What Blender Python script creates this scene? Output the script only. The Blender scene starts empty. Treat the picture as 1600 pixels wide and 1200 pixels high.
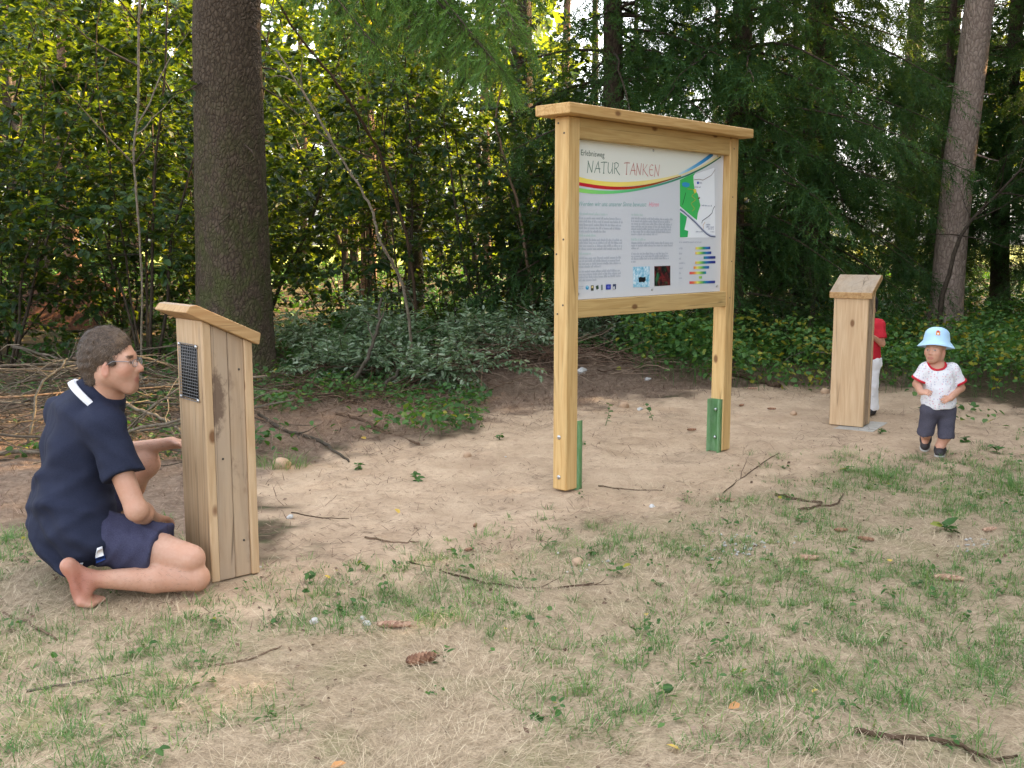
import bpy, bmesh, math
import numpy as np
from mathutils import Vector, Matrix

# ------------------------------------------------------------------ camera, sky, sun, exposure
SC = bpy.context.scene
COL = SC.collection
PITCH = math.radians(7.83)
EYE = 1.40
cam_d = bpy.data.cameras.new('camera')
cam_d.lens = 36.0
cam_d.sensor_width = 36.0
cam_d.clip_end = 2000.0
cam = bpy.data.objects.new('camera', cam_d)
COL.objects.link(cam)
cam.location = (0, 0, EYE)
cam.rotation_euler = (math.radians(90) - PITCH, 0, 0)
SC.camera = cam

SUN_AZ = math.radians(61.0)      # clockwise from the view direction (+Y)
SUN_EL = math.radians(36.0)
world = bpy.data.worlds.new('World')
SC.world = world
world.use_nodes = True
wn = world.node_tree
wn.nodes.clear()
sky = wn.nodes.new('ShaderNodeTexSky')
sky.sky_type = 'NISHITA'
sky.sun_disc = False
sky.sun_elevation = SUN_EL
sky.sun_rotation = SUN_AZ
sky.air_density = 1.0
sky.dust_density = 4.0
sky.ozone_density = 0.6
hs = wn.nodes.new('ShaderNodeHueSaturation')
hs.inputs['Saturation'].default_value = 0.35
bg = wn.nodes.new('ShaderNodeBackground')
bg.inputs['Strength'].default_value = 0.15
wo = wn.nodes.new('ShaderNodeOutputWorld')
wn.links.new(sky.outputs[0], hs.inputs['Color'])
wn.links.new(hs.outputs[0], bg.inputs['Color'])
wn.links.new(bg.outputs[0], wo.inputs['Surface'])

sun_d = bpy.data.lights.new('sun', 'SUN')
sun_d.energy = 5.0
sun_d.angle = math.radians(0.53)
sun_d.color = (1.0, 0.66, 0.31)
sun = bpy.data.objects.new('sun', sun_d)
COL.objects.link(sun)
TO_SUN = Vector((math.sin(SUN_AZ) * math.cos(SUN_EL), math.cos(SUN_AZ) * math.cos(SUN_EL), math.sin(SUN_EL)))
sun.rotation_euler = TO_SUN.to_track_quat('Z', 'Y').to_euler()
sun.location = TO_SUN * 60

vs = SC.view_settings
vs.view_transform = 'Standard'
vs.look = 'None'
vs.exposure = 2.68
vs.gamma = 1.0
SC.cycles.max_bounces = 7
SC.cycles.diffuse_bounces = 4
SC.cycles.glossy_bounces = 2
SC.cycles.transmission_bounces = 4
SC.cycles.transparent_max_bounces = 4
SC.cycles.sample_clamp_indirect = 6.0
SC.cycles.use_denoising = True

R = np.random.default_rng(11)

# ------------------------------------------------------------------ small maths
_c, _s = math.cos(PITCH), math.sin(PITCH)


def ray(x, y):
    cx = (x - 800) / 1600.0
    cy = (600 - y) / 1600.0
    return np.array((cx, _c + cy * _s, -_s + cy * _c))


def G(x, y, z=0.0):
    """ground point seen at photo position x, y"""
    d = ray(x, y)
    return d * ((z - EYE) / d[2]) + np.array((0, 0, EYE))


def P(x, y, Y):
    """point at forward distance Y seen at photo position x, y"""
    d = ray(x, y)
    return d * (Y / d[1]) + np.array((0, 0, EYE))


_tabs = {}


def vnoise(x, y, scale=1.0, seed=0):
    t = _tabs.get(seed)
    if t is None:
        t = _tabs[seed] = np.random.default_rng(seed + 1000).random((64, 64))
    x = np.asarray(x, float) * scale + 131.7
    y = np.asarray(y, float) * scale + 57.3
    xi = np.floor(x).astype(int)
    yi = np.floor(y).astype(int)
    fx = x - xi
    fy = y - yi
    fx = fx * fx * (3 - 2 * fx)
    fy = fy * fy * (3 - 2 * fy)
    a = t[xi % 64, yi % 64]
    b = t[(xi + 1) % 64, yi % 64]
    c = t[xi % 64, (yi + 1) % 64]
    d = t[(xi + 1) % 64, (yi + 1) % 64]
    return (a * (1 - fx) + b * fx) * (1 - fy) + (c * (1 - fx) + d * fx) * fy


def sstep(a, b, x):
    t = np.clip((np.asarray(x, float) - a) / (b - a), 0, 1)
    return t * t * (3 - 2 * t)


def unit(v):
    v = np.asarray(v, float)
    return v / np.maximum(np.linalg.norm(v, axis=-1, keepdims=True), 1e-9)


# ------------------------------------------------------------------ mesh helpers
def make_mesh(name, V, F, mat=None, smooth=False, rnd=None, col=None):
    """F: array (n,k) or list of such arrays"""
    V = np.ascontiguousarray(V, dtype=np.float32)
    Fs = F if isinstance(F, list) else [F]
    Fs = [np.asarray(f, dtype=np.int32) for f in Fs if len(f)]
    me = bpy.data.meshes.new(name)
    me.vertices.add(len(V))
    me.vertices.foreach_set('co', V.ravel())
    loops = np.concatenate([f.ravel() for f in Fs])
    tot = np.concatenate([np.full(len(f), f.shape[1], np.int32) for f in Fs])
    start = np.concatenate(([0], np.cumsum(tot)[:-1])).astype(np.int32)
    me.loops.add(len(loops))
    me.loops.foreach_set('vertex_index', loops)
    me.polygons.add(len(tot))
    me.polygons.foreach_set('loop_start', start)
    me.polygons.foreach_set('loop_total', tot)
    if smooth:
        me.polygons.foreach_set('use_smooth', np.ones(len(tot), bool))
    if rnd is not None:
        a = me.attributes.new('rnd', 'FLOAT', 'POINT')
        a.data.foreach_set('value', np.ascontiguousarray(rnd, dtype=np.float32))
    if col is not None:
        a = me.attributes.new('tone', 'FLOAT_COLOR', 'POINT')
        c = np.ones((len(V), 4), np.float32)
        c[:, :col.shape[1]] = col
        a.data.foreach_set('color', c.ravel())
    me.update()
    me.validate()
    if mat:
        me.materials.append(mat)
    return me


def link(name, me, parent=None, loc=None, rot=None, scale=None):
    o = bpy.data.objects.new(name, me)
    COL.objects.link(o)
    if parent is not None:
        o.parent = parent
    if loc is not None:
        o.location = [float(v) for v in loc]
    if rot is not None:
        o.rotation_euler = rot
    if scale is not None:
        o.scale = (scale, scale, scale) if np.isscalar(scale) else scale
    return o


def mk(name, V, F, mat, parent=None, smooth=False, rnd=None, col=None, loc=None, rot=None):
    return link(name, make_mesh(name, V, F, mat, smooth, rnd, col), parent, loc, rot)


def tag(o, label=None, cat=None, group=None, kind=None):
    if label:
        o['label'] = label
    if cat:
        o['category'] = cat
    if group:
        o['group'] = group
    if kind:
        o['kind'] = kind
    return o


def thing(name, label, cat, loc=(0, 0, 0), rotz=0.0, group=None):
    o = bpy.data.objects.new(name, None)
    o.empty_display_size = 0.1
    COL.objects.link(o)
    o.location = [float(v) for v in loc]
    o.rotation_euler = (0, 0, rotz)
    return tag(o, label, cat, group)


class Soup:
    def __init__(self):
        self.V, self.F, self.r, self.c, self.n = [], [], [], [], 0

    def add(self, V, F, r=0.5, c=None):
        V = np.asarray(V, float)
        self.V.append(V)
        for f in (F if isinstance(F, list) else [F]):
            self.F.append(np.asarray(f) + self.n)
        self.r.append(np.full(len(V), r) if np.isscalar(r) else np.asarray(r))
        if c is not None:
            self.c.append(np.tile(np.asarray(c, float), (len(V), 1)) if np.ndim(c) == 1 else np.asarray(c))
        self.n += len(V)

    def mesh(self, name, mat, smooth=False, rnd=True):
        fs = {}
        for f in self.F:
            fs.setdefault(f.shape[1], []).append(f)
        col = np.concatenate(self.c) if self.c else None
        return make_mesh(name, np.concatenate(self.V), [np.concatenate(x) for x in fs.values()], mat, smooth,
                         np.concatenate(self.r) if rnd else None, col)

    def build(self, name, mat, parent=None, smooth=False, rnd=True, loc=None, rot=None):
        return link(name, self.mesh(name, mat, smooth, rnd), parent, loc, rot)


def tube(pts, rad, sides=6, cap=True, jitter=0.0, seed=0):
    pts = np.asarray(pts, float)
    n = len(pts)
    rad = np.broadcast_to(np.asarray(rad, float), (n,))
    T = unit(np.gradient(pts, axis=0))
    ref = np.array((0, 0, 1.0)) if abs(T[:, 2]).mean() < 0.8 else np.array((1.0, 0, 0))
    A = unit(np.cross(T, ref))
    B = np.cross(T, A)
    th = np.arange(sides) * 2 * math.pi / sides
    rr = rad[:, None] * np.ones((1, sides))
    if jitter:
        rr = rr * (1 + jitter * (np.random.default_rng(seed).random((n, sides)) - 0.5))
    V = pts[:, None, :] + rr[..., None] * (np.cos(th)[None, :, None] * A[:, None, :] + np.sin(th)[None, :, None] * B[:, None, :])
    V = V.reshape(-1, 3)
    i = np.arange(n - 1)[:, None] * sides
    j = np.arange(sides)[None, :]
    k = (j + 1) % sides
    F = np.stack([i + j, i + k, i + sides + k, i + sides + j], -1).reshape(-1, 4)
    if cap:
        V = np.concatenate([V, pts[:1], pts[-1:]])
        c0, c1 = n * sides, n * sides + 1
        jj = np.arange(sides)
        kk = (jj + 1) % sides
        b = (n - 1) * sides
        T3 = np.concatenate([np.stack([kk, jj, np.full(sides, c0)], -1), np.stack([b + jj, b + kk, np.full(sides, c1)], -1)])
        return V, [F, T3]
    return V, [F]


def frames(D, roll=None, up=(0, 0, 1.0)):
    """rotation matrices whose first column is D"""
    D = unit(D)
    U = np.broadcast_to(np.asarray(up, float), D.shape)
    S = np.cross(U, D)
    bad = np.linalg.norm(S, axis=1) < 1e-3
    S[bad] = (1, 0, 0)
    S = unit(S)
    N = np.cross(D, S)
    if roll is not None:
        c, s = np.cos(roll)[:, None], np.sin(roll)[:, None]
        S, N = S * c + N * s, N * c - S * s
    return np.stack([D, S, N], -1)


def scatter(Vt, Ft, M, T, scale):
    """copies of a small template as one vertex soup"""
    n, m = len(T), len(Vt)
    scale = np.asarray(scale, float)
    if scale.ndim == 1:
        scale = scale[:, None]
    W = np.einsum('nij,nmj->nmi', M, Vt[None] * scale[:, None, :] if scale.shape[1] == 3 else Vt[None] * scale[:, :, None])
    V = (W + T[:, None, :]).reshape(-1, 3)
    F = (Ft[None] + (np.arange(n) * m)[:, None, None]).reshape(-1, Ft.shape[1])
    return V, F


def box_mesh(name, lo, hi, mat, bevel=0.004, segs=1):
    bm = bmesh.new()
    bmesh.ops.create_cube(bm, size=1.0)
    lo, hi = np.asarray(lo, float), np.asarray(hi, float)
    for v in bm.verts:
        v.co = Vector((lo + hi) / 2 + np.array(v.co) * (hi - lo))
    if bevel:
        bmesh.ops.bevel(bm, geom=bm.edges[:], offset=bevel, segments=segs, affect='EDGES', profile=0.5)
    me = bpy.data.meshes.new(name)
    bm.to_mesh(me)
    bm.free()
    me.materials.append(mat)
    return me


def box(name, lo, hi, mat, parent=None, bevel=0.004):
    """box whose object origin sits at its own centre, so the grain follows the piece"""
    lo, hi = np.asarray(lo, float), np.asarray(hi, float)
    c = (lo + hi) / 2
    return link(name, box_mesh(name, lo - c, hi - c, mat, bevel), parent, c)


# ------------------------------------------------------------------ material helpers
class Mat:
    def __init__(self, name, rough=0.7, spec=0.3):
        self.m = bpy.data.materials.new(name)
        self.m.use_nodes = True
        self.t = self.m.node_tree
        self.b = self.t.nodes['Principled BSDF']
        self.b.inputs['Roughness'].default_value = rough
        self.b.inputs['Specular IOR Level'].default_value = spec
        self.out = self.t.nodes['Material Output']

    def n(self, kind, **kw):
        nd = self.t.nodes.new(kind)
        for k, v in kw.items():
            setattr(nd, k, v)
        return nd

    def l(self, a, b):
        self.t.links.new(a, b)

    def val(self, sock, v):
        if hasattr(v, 'is_output'):
            self.l(v, sock)
        elif isinstance(v, (tuple, list)) and len(v) == 3 and sock.type == 'RGBA':
            sock.default_value = (*v, 1)
        else:
            sock.default_value = v

    def coord(self, kind='Object', scale=(1, 1, 1), rand=False):
        tc = self.n('ShaderNodeTexCoord')
        mp = self.n('ShaderNodeMapping')
        mp.inputs['Scale'].default_value = scale
        self.l(tc.outputs[kind], mp.inputs['Vector'])
        if rand:
            oi = self.n('ShaderNodeObjectInfo')
            mu = self.n('ShaderNodeVectorMath', operation='SCALE')
            mu.inputs[0].default_value = (13.1, 7.7, 23.9)
            self.l(oi.outputs['Random'], mu.inputs['Scale'])
            self.l(mu.outputs[0], mp.inputs['Location'])
        return mp.outputs[0]

    def noise(self, vec, scale, detail=3, rough=0.55, dist=0.0):
        nd = self.n('ShaderNodeTexNoise')
        nd.inputs['Scale'].default_value = scale
        nd.inputs['Detail'].default_value = detail
        nd.inputs['Roughness'].default_value = rough
        nd.inputs['Distortion'].default_value = dist
        self.l(vec, nd.inputs['Vector'])
        return nd.outputs[0]

    def voro(self, vec, scale, feature='F1', out=0, rnd=1.0):
        nd = self.n('ShaderNodeTexVoronoi', feature=feature)
        nd.inputs['Scale'].default_value = scale
        nd.inputs['Randomness'].default_value = rnd
        self.l(vec, nd.inputs['Vector'])
        return nd.outputs[out]

    def ramp(self, fac, stops, interp='LINEAR'):
        nd = self.n('ShaderNodeValToRGB')
        nd.color_ramp.interpolation = interp
        el = nd.color_ramp.elements
        while len(el) < len(stops):
            el.new(0.5)
        for e, (p, c) in zip(el, stops):
            e.position = p
            e.color = (c, c, c, 1) if np.isscalar(c) else (*c, 1)
        self.l(fac, nd.inputs[0])
        return nd.outputs[0]

    def mix(self, fac, a, b, mode='MIX'):
        nd = self.n('ShaderNodeMix', data_type='RGBA', blend_type=mode)
        self.val(nd.inputs[0], fac)
        self.val(nd.inputs[6], a)
        self.val(nd.inputs[7], b)
        return nd.outputs[2]

    def math(self, op, a, b=0.0):
        nd = self.n('ShaderNodeMath', operation=op)
        self.val(nd.inputs[0], a)
        self.val(nd.inputs[1], b)
        return nd.outputs[0]

    def attr(self, name, out='Fac'):
        return self.n('ShaderNodeAttribute', attribute_name=name).outputs[out]

    def bump(self, h, strength=0.3, dist=0.01):
        nd = self.n('ShaderNodeBump')
        nd.inputs['Strength'].default_value = strength
        nd.inputs['Distance'].default_value = dist
        self.l(h, nd.inputs['Height'])
        self.l(nd.outputs[0], self.b.inputs['Normal'])

    def color(self, c):
        self.val(self.b.inputs['Base Color'], c)


def leaf_mat(name, stops, trans=0.38, tint=(1.35, 1.25, 0.45), rough=0.5, spec=0.35):
    k = Mat(name, rough, spec)
    c = k.ramp(k.attr('rnd'), stops)
    k.color(c)
    tr = k.n('ShaderNodeBsdfTranslucent')
    k.l(k.mix(1.0, c, tint, 'MULTIPLY'), tr.inputs['Color'])
    mx = k.n('ShaderNodeMixShader')
    mx.inputs[0].default_value = trans
    k.l(k.b.outputs[0], mx.inputs[1])
    k.l(tr.outputs[0], mx.inputs[2])
    k.l(mx.outputs[0], k.out.inputs['Surface'])
    return k.m


def twig_mat(name, stops):
    k = Mat(name, 0.9, 0.12)
    c = k.ramp(k.attr('rnd'), stops)
    v = k.coord('Object')
    a = k.noise(v, 45, 4, 0.7)
    b = k.noise(v, 9, 3, 0.6)
    c = k.mix(k.ramp(a, [(0.38, 0.75), (0.6, 0.0)]), c, k.mix(1.0, c, (0.42, 0.38, 0.34), 'MULTIPLY'))
    c = k.mix(k.ramp(b, [(0.52, 0.0), (0.68, 0.5)]), c, k.mix(1.0, c, (0.6, 0.75, 0.5), 'MULTIPLY'))
    k.color(c)
    k.bump(a, 0.7, 0.006)
    return k.m


def wood_mat(name, light, dark, grain=1.0, knots=True, grey=None, rough=0.62, stain=None):
    """planed softwood; the long way of the piece is local Z"""
    k = Mat(name, rough, 0.25)
    v = k.coord('Object', (1, 1, 0.06), rand=True)
    ring = k.noise(v, 38 * grain, 2, 0.5, 1.2)
    fine = k.noise(v, 210 * grain, 2, 0.6)
    c = k.mix(k.ramp(ring, [(0.35, 0.0), (0.62, 1.0)]), dark, light)
    c = k.mix(k.math('MULTIPLY', k.ramp(fine, [(0.4, 0.0), (0.75, 1.0)]), 0.25), c, dark)
    big = k.noise(k.coord('Object', (1, 1, 0.35), rand=True), 5, 3)
    c = k.mix(k.ramp(big, [(0.35, 0.0), (0.75, 0.45)]), c, tuple(x * 0.72 for x in light))
    if grey:
        gz = k.noise(k.coord('Object', (1, 1, 0.25), rand=True), 9, 4, 0.65)
        c = k.mix(k.ramp(gz, [(0.34, 0.0), (0.62, 0.8)]), c, grey)
    if stain:
        sz = k.noise(k.coord('Object', (1, 1, 0.4), rand=True), 6.5, 5, 0.7, 0.6)
        c = k.mix(k.ramp(sz, [(0.55, 0.0), (0.66, 0.8)]), c, stain)
    if knots:
        d = k.voro(k.coord('Object', (1, 1, 0.55), rand=True), 6.5)
        kn = k.ramp(d, [(0.07, 1.0), (0.13, 0.0)])
        c = k.mix(k.math('MULTIPLY', kn, 0.85), c, (0.14, 0.055, 0.02))
    ck = k.voro(k.coord('Object', (1, 1, 0.022), rand=True), 17, 'DISTANCE_TO_EDGE')
    cm = k.ramp(k.noise(k.coord('Object', (1, 1, 0.3), rand=True), 7, 2), [(0.5, 0.0), (0.62, 1.0)])
    crack = k.math('MULTIPLY', k.ramp(ck, [(0.006, 1.0), (0.022, 0.0)]), cm)
    c = k.mix(k.math('MULTIPLY', crack, 0.7), c, tuple(x * 0.25 for x in dark))
    k.color(c)
    k.bump(k.math('SUBTRACT', k.math('ADD', ring, k.math('MULTIPLY', fine, 0.6)), k.math('MULTIPLY', crack, 2.0)), 0.22, 0.002)
    return k.m


def plain(name, c, rough=0.6, spec=0.3, metal=0.0, var=0.0, scale=30):
    k = Mat(name, rough, spec)
    if var:
        nz = k.noise(k.coord('Object'), scale, 3)
        k.color(k.mix(k.ramp(nz, [(0.3, 0.0), (0.7, 1.0)]), tuple(x * (1 - var) for x in c), tuple(min(1, x * (1 + var)) for x in c)))
    else:
        k.color(c)
    k.b.inputs['Metallic'].default_value = metal
    return k.m


def bark_mat(name, c1, c2, c3, scale=(1, 1, 0.35), size=22, moss=None, bump=0.8, dist=0.02):
    k = Mat(name, 0.9, 0.15)
    v = k.coord('Object', scale)
    wob = k.noise(v, size * 0.5, 3)
    vv = k.n('ShaderNodeVectorMath', operation='ADD')
    sc = k.n('ShaderNodeVectorMath', operation='SCALE')
    cw = k.n('ShaderNodeCombineXYZ')
    k.l(wob, cw.inputs[0])
    k.l(wob, cw.inputs[1])
    k.l(wob, cw.inputs[2])
    k.l(cw.outputs[0], sc.inputs[0])
    sc.inputs['Scale'].default_value = 0.07
    k.l(v, vv.inputs[0])
    k.l(sc.outputs[0], vv.inputs[1])
    cell = k.voro(vv.outputs[0], size, 'DISTANCE_TO_EDGE')
    fine = k.noise(v, size * 4, 4, 0.65)
    plate = k.noise(v, size * 0.9, 2)
    c = k.mix(k.ramp(plate, [(0.35, 0.0), (0.65, 1.0)]), c1, c2)
    c = k.mix(k.ramp(cell, [(0.0, 0.75), (0.12, 0.0)]), c, c3)
    c = k.mix(k.math('MULTIPLY', fine, 0.45), c, tuple(x * 0.55 for x in c1))
    if moss:
        zz = k.n('ShaderNodeSeparateXYZ')
        k.l(k.coord('Object'), zz.inputs[0])
        hgt = k.ramp(k.math('MULTIPLY', zz.outputs[2], 0.25), [(0.0, 1.0), (0.35, 0.85), (0.85, 0.0)])
        mz = k.ramp(k.noise(k.coord('Object', (1, 1, 0.6)), 7, 5, 0.7), [(0.42, 0.0), (0.62, 1.0)])
        c = k.mix(k.math('MULTIPLY', k.math('MULTIPLY', hgt, mz), 0.8), c, moss)
    k.color(c)
    h = k.math('ADD', k.ramp(cell, [(0.0, 0.0), (0.2, 1.0)]), k.math('MULTIPLY', fine, 0.5))
    k.bump(h, bump, dist)
    return k.m

# ------------------------------------------------------------------ materials of the place
M_sprneedle = leaf_mat('spruce_needles', [(0.0, (0.025, 0.064, 0.022)), (0.5, (0.045, 0.108, 0.033)), (1.0, (0.082, 0.16, 0.042))], 0.28, (2.6, 1.9, 0.4), 0.55, 0.25)
M_nearneedle = leaf_mat('fresh_needles', [(0.0, (0.06, 0.14, 0.035)), (0.6, (0.11, 0.22, 0.05)), (1.0, (0.18, 0.28, 0.07))], 0.25, (1.3, 1.3, 0.5), 0.5, 0.3)
M_leaf = leaf_mat('hazel_leaves', [(0.0, (0.014, 0.042, 0.016)), (0.5, (0.025, 0.068, 0.023)), (0.9, (0.045, 0.11, 0.034)), (1.0, (0.10, 0.165, 0.045))], 0.48, (5.0, 2.6, 0.32), 0.42, 0.4)
M_leaf2 = leaf_mat('beech_leaves', [(0.0, (0.03, 0.075, 0.02)), (0.6, (0.06, 0.13, 0.028)), (1.0, (0.12, 0.18, 0.03))], 0.55, (3.6, 2.1, 0.25), 0.45, 0.35)
M_herb = leaf_mat('herb_leaves', [(0.0, (0.03, 0.085, 0.02)), (0.5, (0.055, 0.14, 0.032)), (0.93, (0.10, 0.20, 0.05)), (1.0, (0.30, 0.28, 0.04))], 0.35, (1.4, 1.4, 0.4), 0.5, 0.3)
M_pale = leaf_mat('pale_leaves', [(0.0, (0.07, 0.13, 0.055)), (0.5, (0.16, 0.24, 0.13)), (1.0, (0.36, 0.42, 0.31))], 0.3, (1.1, 1.2, 0.6), 0.42, 0.45)
M_grass = leaf_mat('green_grass', [(0.0, (0.065, 0.15, 0.04)), (0.6, (0.12, 0.24, 0.065)), (1.0, (0.27, 0.36, 0.12))], 0.3, (1.3, 1.3, 0.5), 0.5, 0.3)
M_straw = leaf_mat('dry_grass', [(0.0, (0.22, 0.155, 0.10)), (0.5, (0.45, 0.345, 0.225)), (1.0, (0.68, 0.57, 0.40))], 0.12, (1, 1, 0.9), 0.6, 0.3)
M_twig = twig_mat('twigs', [(0.0, (0.05, 0.032, 0.022)), (0.5, (0.12, 0.078, 0.052)), (1.0, (0.26, 0.18, 0.125))])
M_greytwig = twig_mat('grey_twigs', [(0.0, (0.055, 0.047, 0.036)), (0.5, (0.125, 0.104, 0.08)), (1.0, (0.27, 0.23, 0.175))])
M_needlelit = leaf_mat('fallen_needles', [(0.0, (0.085, 0.05, 0.034)), (0.6, (0.19, 0.125, 0.088)), (1.0, (0.34, 0.25, 0.18))], 0.0, (1, 1, 1), 0.85, 0.1)
M_farleaf = leaf_mat('far_leaves', [(0.0, (0.03, 0.07, 0.02)), (0.5, (0.06, 0.12, 0.03)), (1.0, (0.12, 0.17, 0.04))], 0.5, (3.2, 2.1, 0.3), 0.6, 0.2)
M_bark_spruce = bark_mat('spruce_bark', (0.085, 0.062, 0.043), (0.13, 0.098, 0.07), (0.03, 0.022, 0.016), (1, 1, 0.62), 30, (0.062, 0.075, 0.022), 0.9, 0.012)
M_bark_pine = bark_mat('pine_bark', (0.33, 0.245, 0.195), (0.44, 0.34, 0.275), (0.17, 0.12, 0.095), (1, 1, 0.45), 25, None, 0.8, 0.012)
M_bark_dark = bark_mat('dark_bark', (0.07, 0.05, 0.036), (0.11, 0.08, 0.058), (0.025, 0.018, 0.013), (1, 1, 0.4), 26, (0.04, 0.05, 0.018), 0.6, 0.01)
M_bark_red = bark_mat('red_bark', (0.17, 0.10, 0.065), (0.25, 0.155, 0.10), (0.05, 0.03, 0.02), (1, 1, 0.4), 22, None, 0.6, 0.01)
M_stem = bark_mat('stem_bark', (0.055, 0.042, 0.03), (0.10, 0.078, 0.055), (0.03, 0.02, 0.015), (1, 1, 0.3), 40, None, 0.3, 0.004)

# ------------------------------------------------------------------ ground
def poly_px(pts):
    return np.array([G(x, y)[:2] for x, y in pts])


SAND = poly_px([(322, 948), (372, 860), (396, 770), (470, 740), (540, 712), (640, 690), (760, 662), (850, 644), (960, 626), (1130, 606),
                (1290, 602), (1420, 604), (1530, 622), (1600, 650), (1720, 690), (1720, 722), (1600, 728), (1450, 735), (1250, 748), (1130, 775),
                (1010, 812), (900, 850), (760, 886), (600, 905), (520, 930), (430, 965)])
LITTER = poly_px([(540, 640), (620, 585), (700, 562), (860, 560), (1000, 562), (1180, 566), (1300, 572), (1440, 588), (1440, 612), (1290, 612), (1130, 618),
                  (1000, 640), (850, 662), (700, 690), (590, 715), (500, 700)])
LITTER2 = poly_px([(-900, 930), (-900, 660), (0, 625), (200, 610), (420, 606), (600, 640), (480, 740), (400, 780), (340, 950), (150, 900), (0, 850)])
LAWN = poly_px([(-2500, 1500), (-900, 1010), (-200, 850), (60, 850), (200, 905), (330, 952), (430, 968), (520, 932), (600, 907), (760, 888), (900, 852), (1010, 812),
                (1130, 777), (1250, 750), (1450, 733), (1600, 728), (1700, 700), (1900, 690), (2600, 700), (4500, 1500)])


def sdist(poly, x, y):
    """signed distance, positive inside"""
    x, y = np.asarray(x, float), np.asarray(y, float)
    d2 = np.full(x.shape, 1e9)
    ins = np.zeros(x.shape, bool)
    n = len(poly)
    for i in range(n):
        a, b = poly[i], poly[(i + 1) % n]
        e = b - a
        t = np.clip(((x - a[0]) * e[0] + (y - a[1]) * e[1]) / (e @ e), 0, 1)
        d2 = np.minimum(d2, (x - a[0] - t * e[0]) ** 2 + (y - a[1] - t * e[1]) ** 2)
        c = (a[1] > y) != (b[1] > y)
        ins ^= c & (x < (b[0] - a[0]) * (y - a[1]) / (b[1] - a[1] + 1e-12) + a[0])
    return np.where(ins, 1, -1) * np.sqrt(d2)


def zones(x, y):
    nz = (vnoise(x, y, 1.6, 1) - 0.5) * 0.5 + (vnoise(x, y, 5.5, 2) - 0.5) * 0.34 + (vnoise(x, y, 13.0, 9) - 0.5) * 0.26
    sand = sstep(-0.16, 0.20, sdist(SAND, x, y) + nz * 1.05)
    lit = sstep(-0.25, 0.25, np.maximum(sdist(LITTER, x, y), sdist(LITTER2, x, y)) + nz)
    lawn = sstep(-0.2, 0.2, sdist(LAWN, x, y) + 0.45 + nz * 0.6)
    return sand, lit, lawn


FLAT = [(-1.22, 4.2, 0.5), (0.36, 5.7, 0.22), (1.45, 6.85, 0.22), (2.70, 7.85, 0.45), (2.83, 6.75, 0.3), (-1.55, 4.0, 0.55)]


def gh(x, y):
    x, y = np.asarray(x, float), np.asarray(y, float)
    z = (vnoise(x, y, 0.7, 3) - 0.5) * 0.05 + (vnoise(x, y, 2.3, 4) - 0.5) * 0.03
    z = z + (vnoise(x, y, 7.0, 5) - 0.5) * 0.030 + (vnoise(x, y, 15.0, 6) - 0.5) * 0.015
    for fx, fy, fr in FLAT:
        z = z * sstep(fr * 0.6, fr * 1.5, np.hypot(x - fx, y - fy))
    z = z + 0.20 * np.exp(-(((x - 0.2) / 1.5) ** 2 + ((y - 11.0) / 0.8) ** 2))
    z = z + 0.16 * np.exp(-(((x + 3.2) / 1.6) ** 2 + ((y - 7.9) / 1.3) ** 2))
    far = np.sqrt(x * x + y * y)
    z = z + sstep(11, 26, y) * 0.35 + sstep(12, 30, far) * (vnoise(x, y, 0.22, 7) - 0.5) * 0.5
    return z


def axis(lo, a, b, hi, step):
    fine = np.arange(a, b + 1e-6, step)

    def grow(g0, end):
        out, s, p = [], step, g0
        while p < end:
            s = min(s * 1.22, 25)
            p += s
            out.append(p)
        return np.array(out)
    return np.concatenate([(a - grow(0, a - lo))[::-1], fine, b + grow(0, hi - b)])


gx = axis(-320, -4.6, 5.6, 320, 0.047)
gy = axis(-160, 2.0, 11.6, 480, 0.047)
X, Y = np.meshgrid(gx, gy, indexing='ij')
xf, yf = X.ravel(), Y.ravel()
zs, zl, zw = zones(xf, yf)
Vg = np.stack([xf, yf, gh(xf, yf)], -1)
ny = len(gy)
ii = np.arange(len(gx) - 1)[:, None] * ny + np.arange(ny - 1)[None, :]
Fg = np.stack([ii, ii + ny, ii + ny + 1, ii + 1], -1).reshape(-1, 4)
meadow = sstep(44, 58, np.hypot(xf, yf) + (vnoise(xf, yf, 0.15, 8) - 0.5) * 12) * sstep(20, 40, yf)
k = Mat('ground', 0.95, 0.1)
wc = k.coord('Object')
n1 = k.noise(wc, 3.0, 5, 0.65)
n2 = k.noise(wc, 26, 4, 0.7)
n3 = k.noise(wc, 130, 3, 0.7)
n4 = k.noise(wc, 9, 4, 0.6)
sep = k.n('ShaderNodeSeparateColor')
k.l(k.attr('tone', 'Color'), sep.inputs[0])
forest = k.mix(k.ramp(n2, [(0.35, 0.0), (0.65, 1.0)]), (0.055, 0.042, 0.026), (0.12, 0.085, 0.055))
forest = k.mix(k.ramp(n4, [(0.5, 0.0), (0.7, 0.7)]), forest, (0.045, 0.075, 0.025))
sandc = k.mix(k.ramp(n1, [(0.3, 0.0), (0.7, 1.0)]), (0.42, 0.305, 0.205), (0.58, 0.44, 0.305))
sandc = k.mix(k.ramp(n2, [(0.52, 0.0), (0.72, 0.55)]), sandc, (0.30, 0.20, 0.135))
sandc = k.mix(k.ramp(n3, [(0.30, 0.35), (0.55, 0.0)]), sandc, (0.25, 0.17, 0.115))
litc = k.mix(k.ramp(n2, [(0.35, 0.0), (0.65, 1.0)]), (0.15, 0.105, 0.074), (0.28, 0.205, 0.15))
lawnc = k.mix(k.ramp(n2, [(0.35, 0.0), (0.65, 1.0)]), (0.32, 0.245, 0.16), (0.51, 0.40, 0.275))
lawnc = k.mix(k.ramp(n1, [(0.48, 0.0), (0.68, 0.6)]), lawnc, (0.20, 0.21, 0.09))
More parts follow.
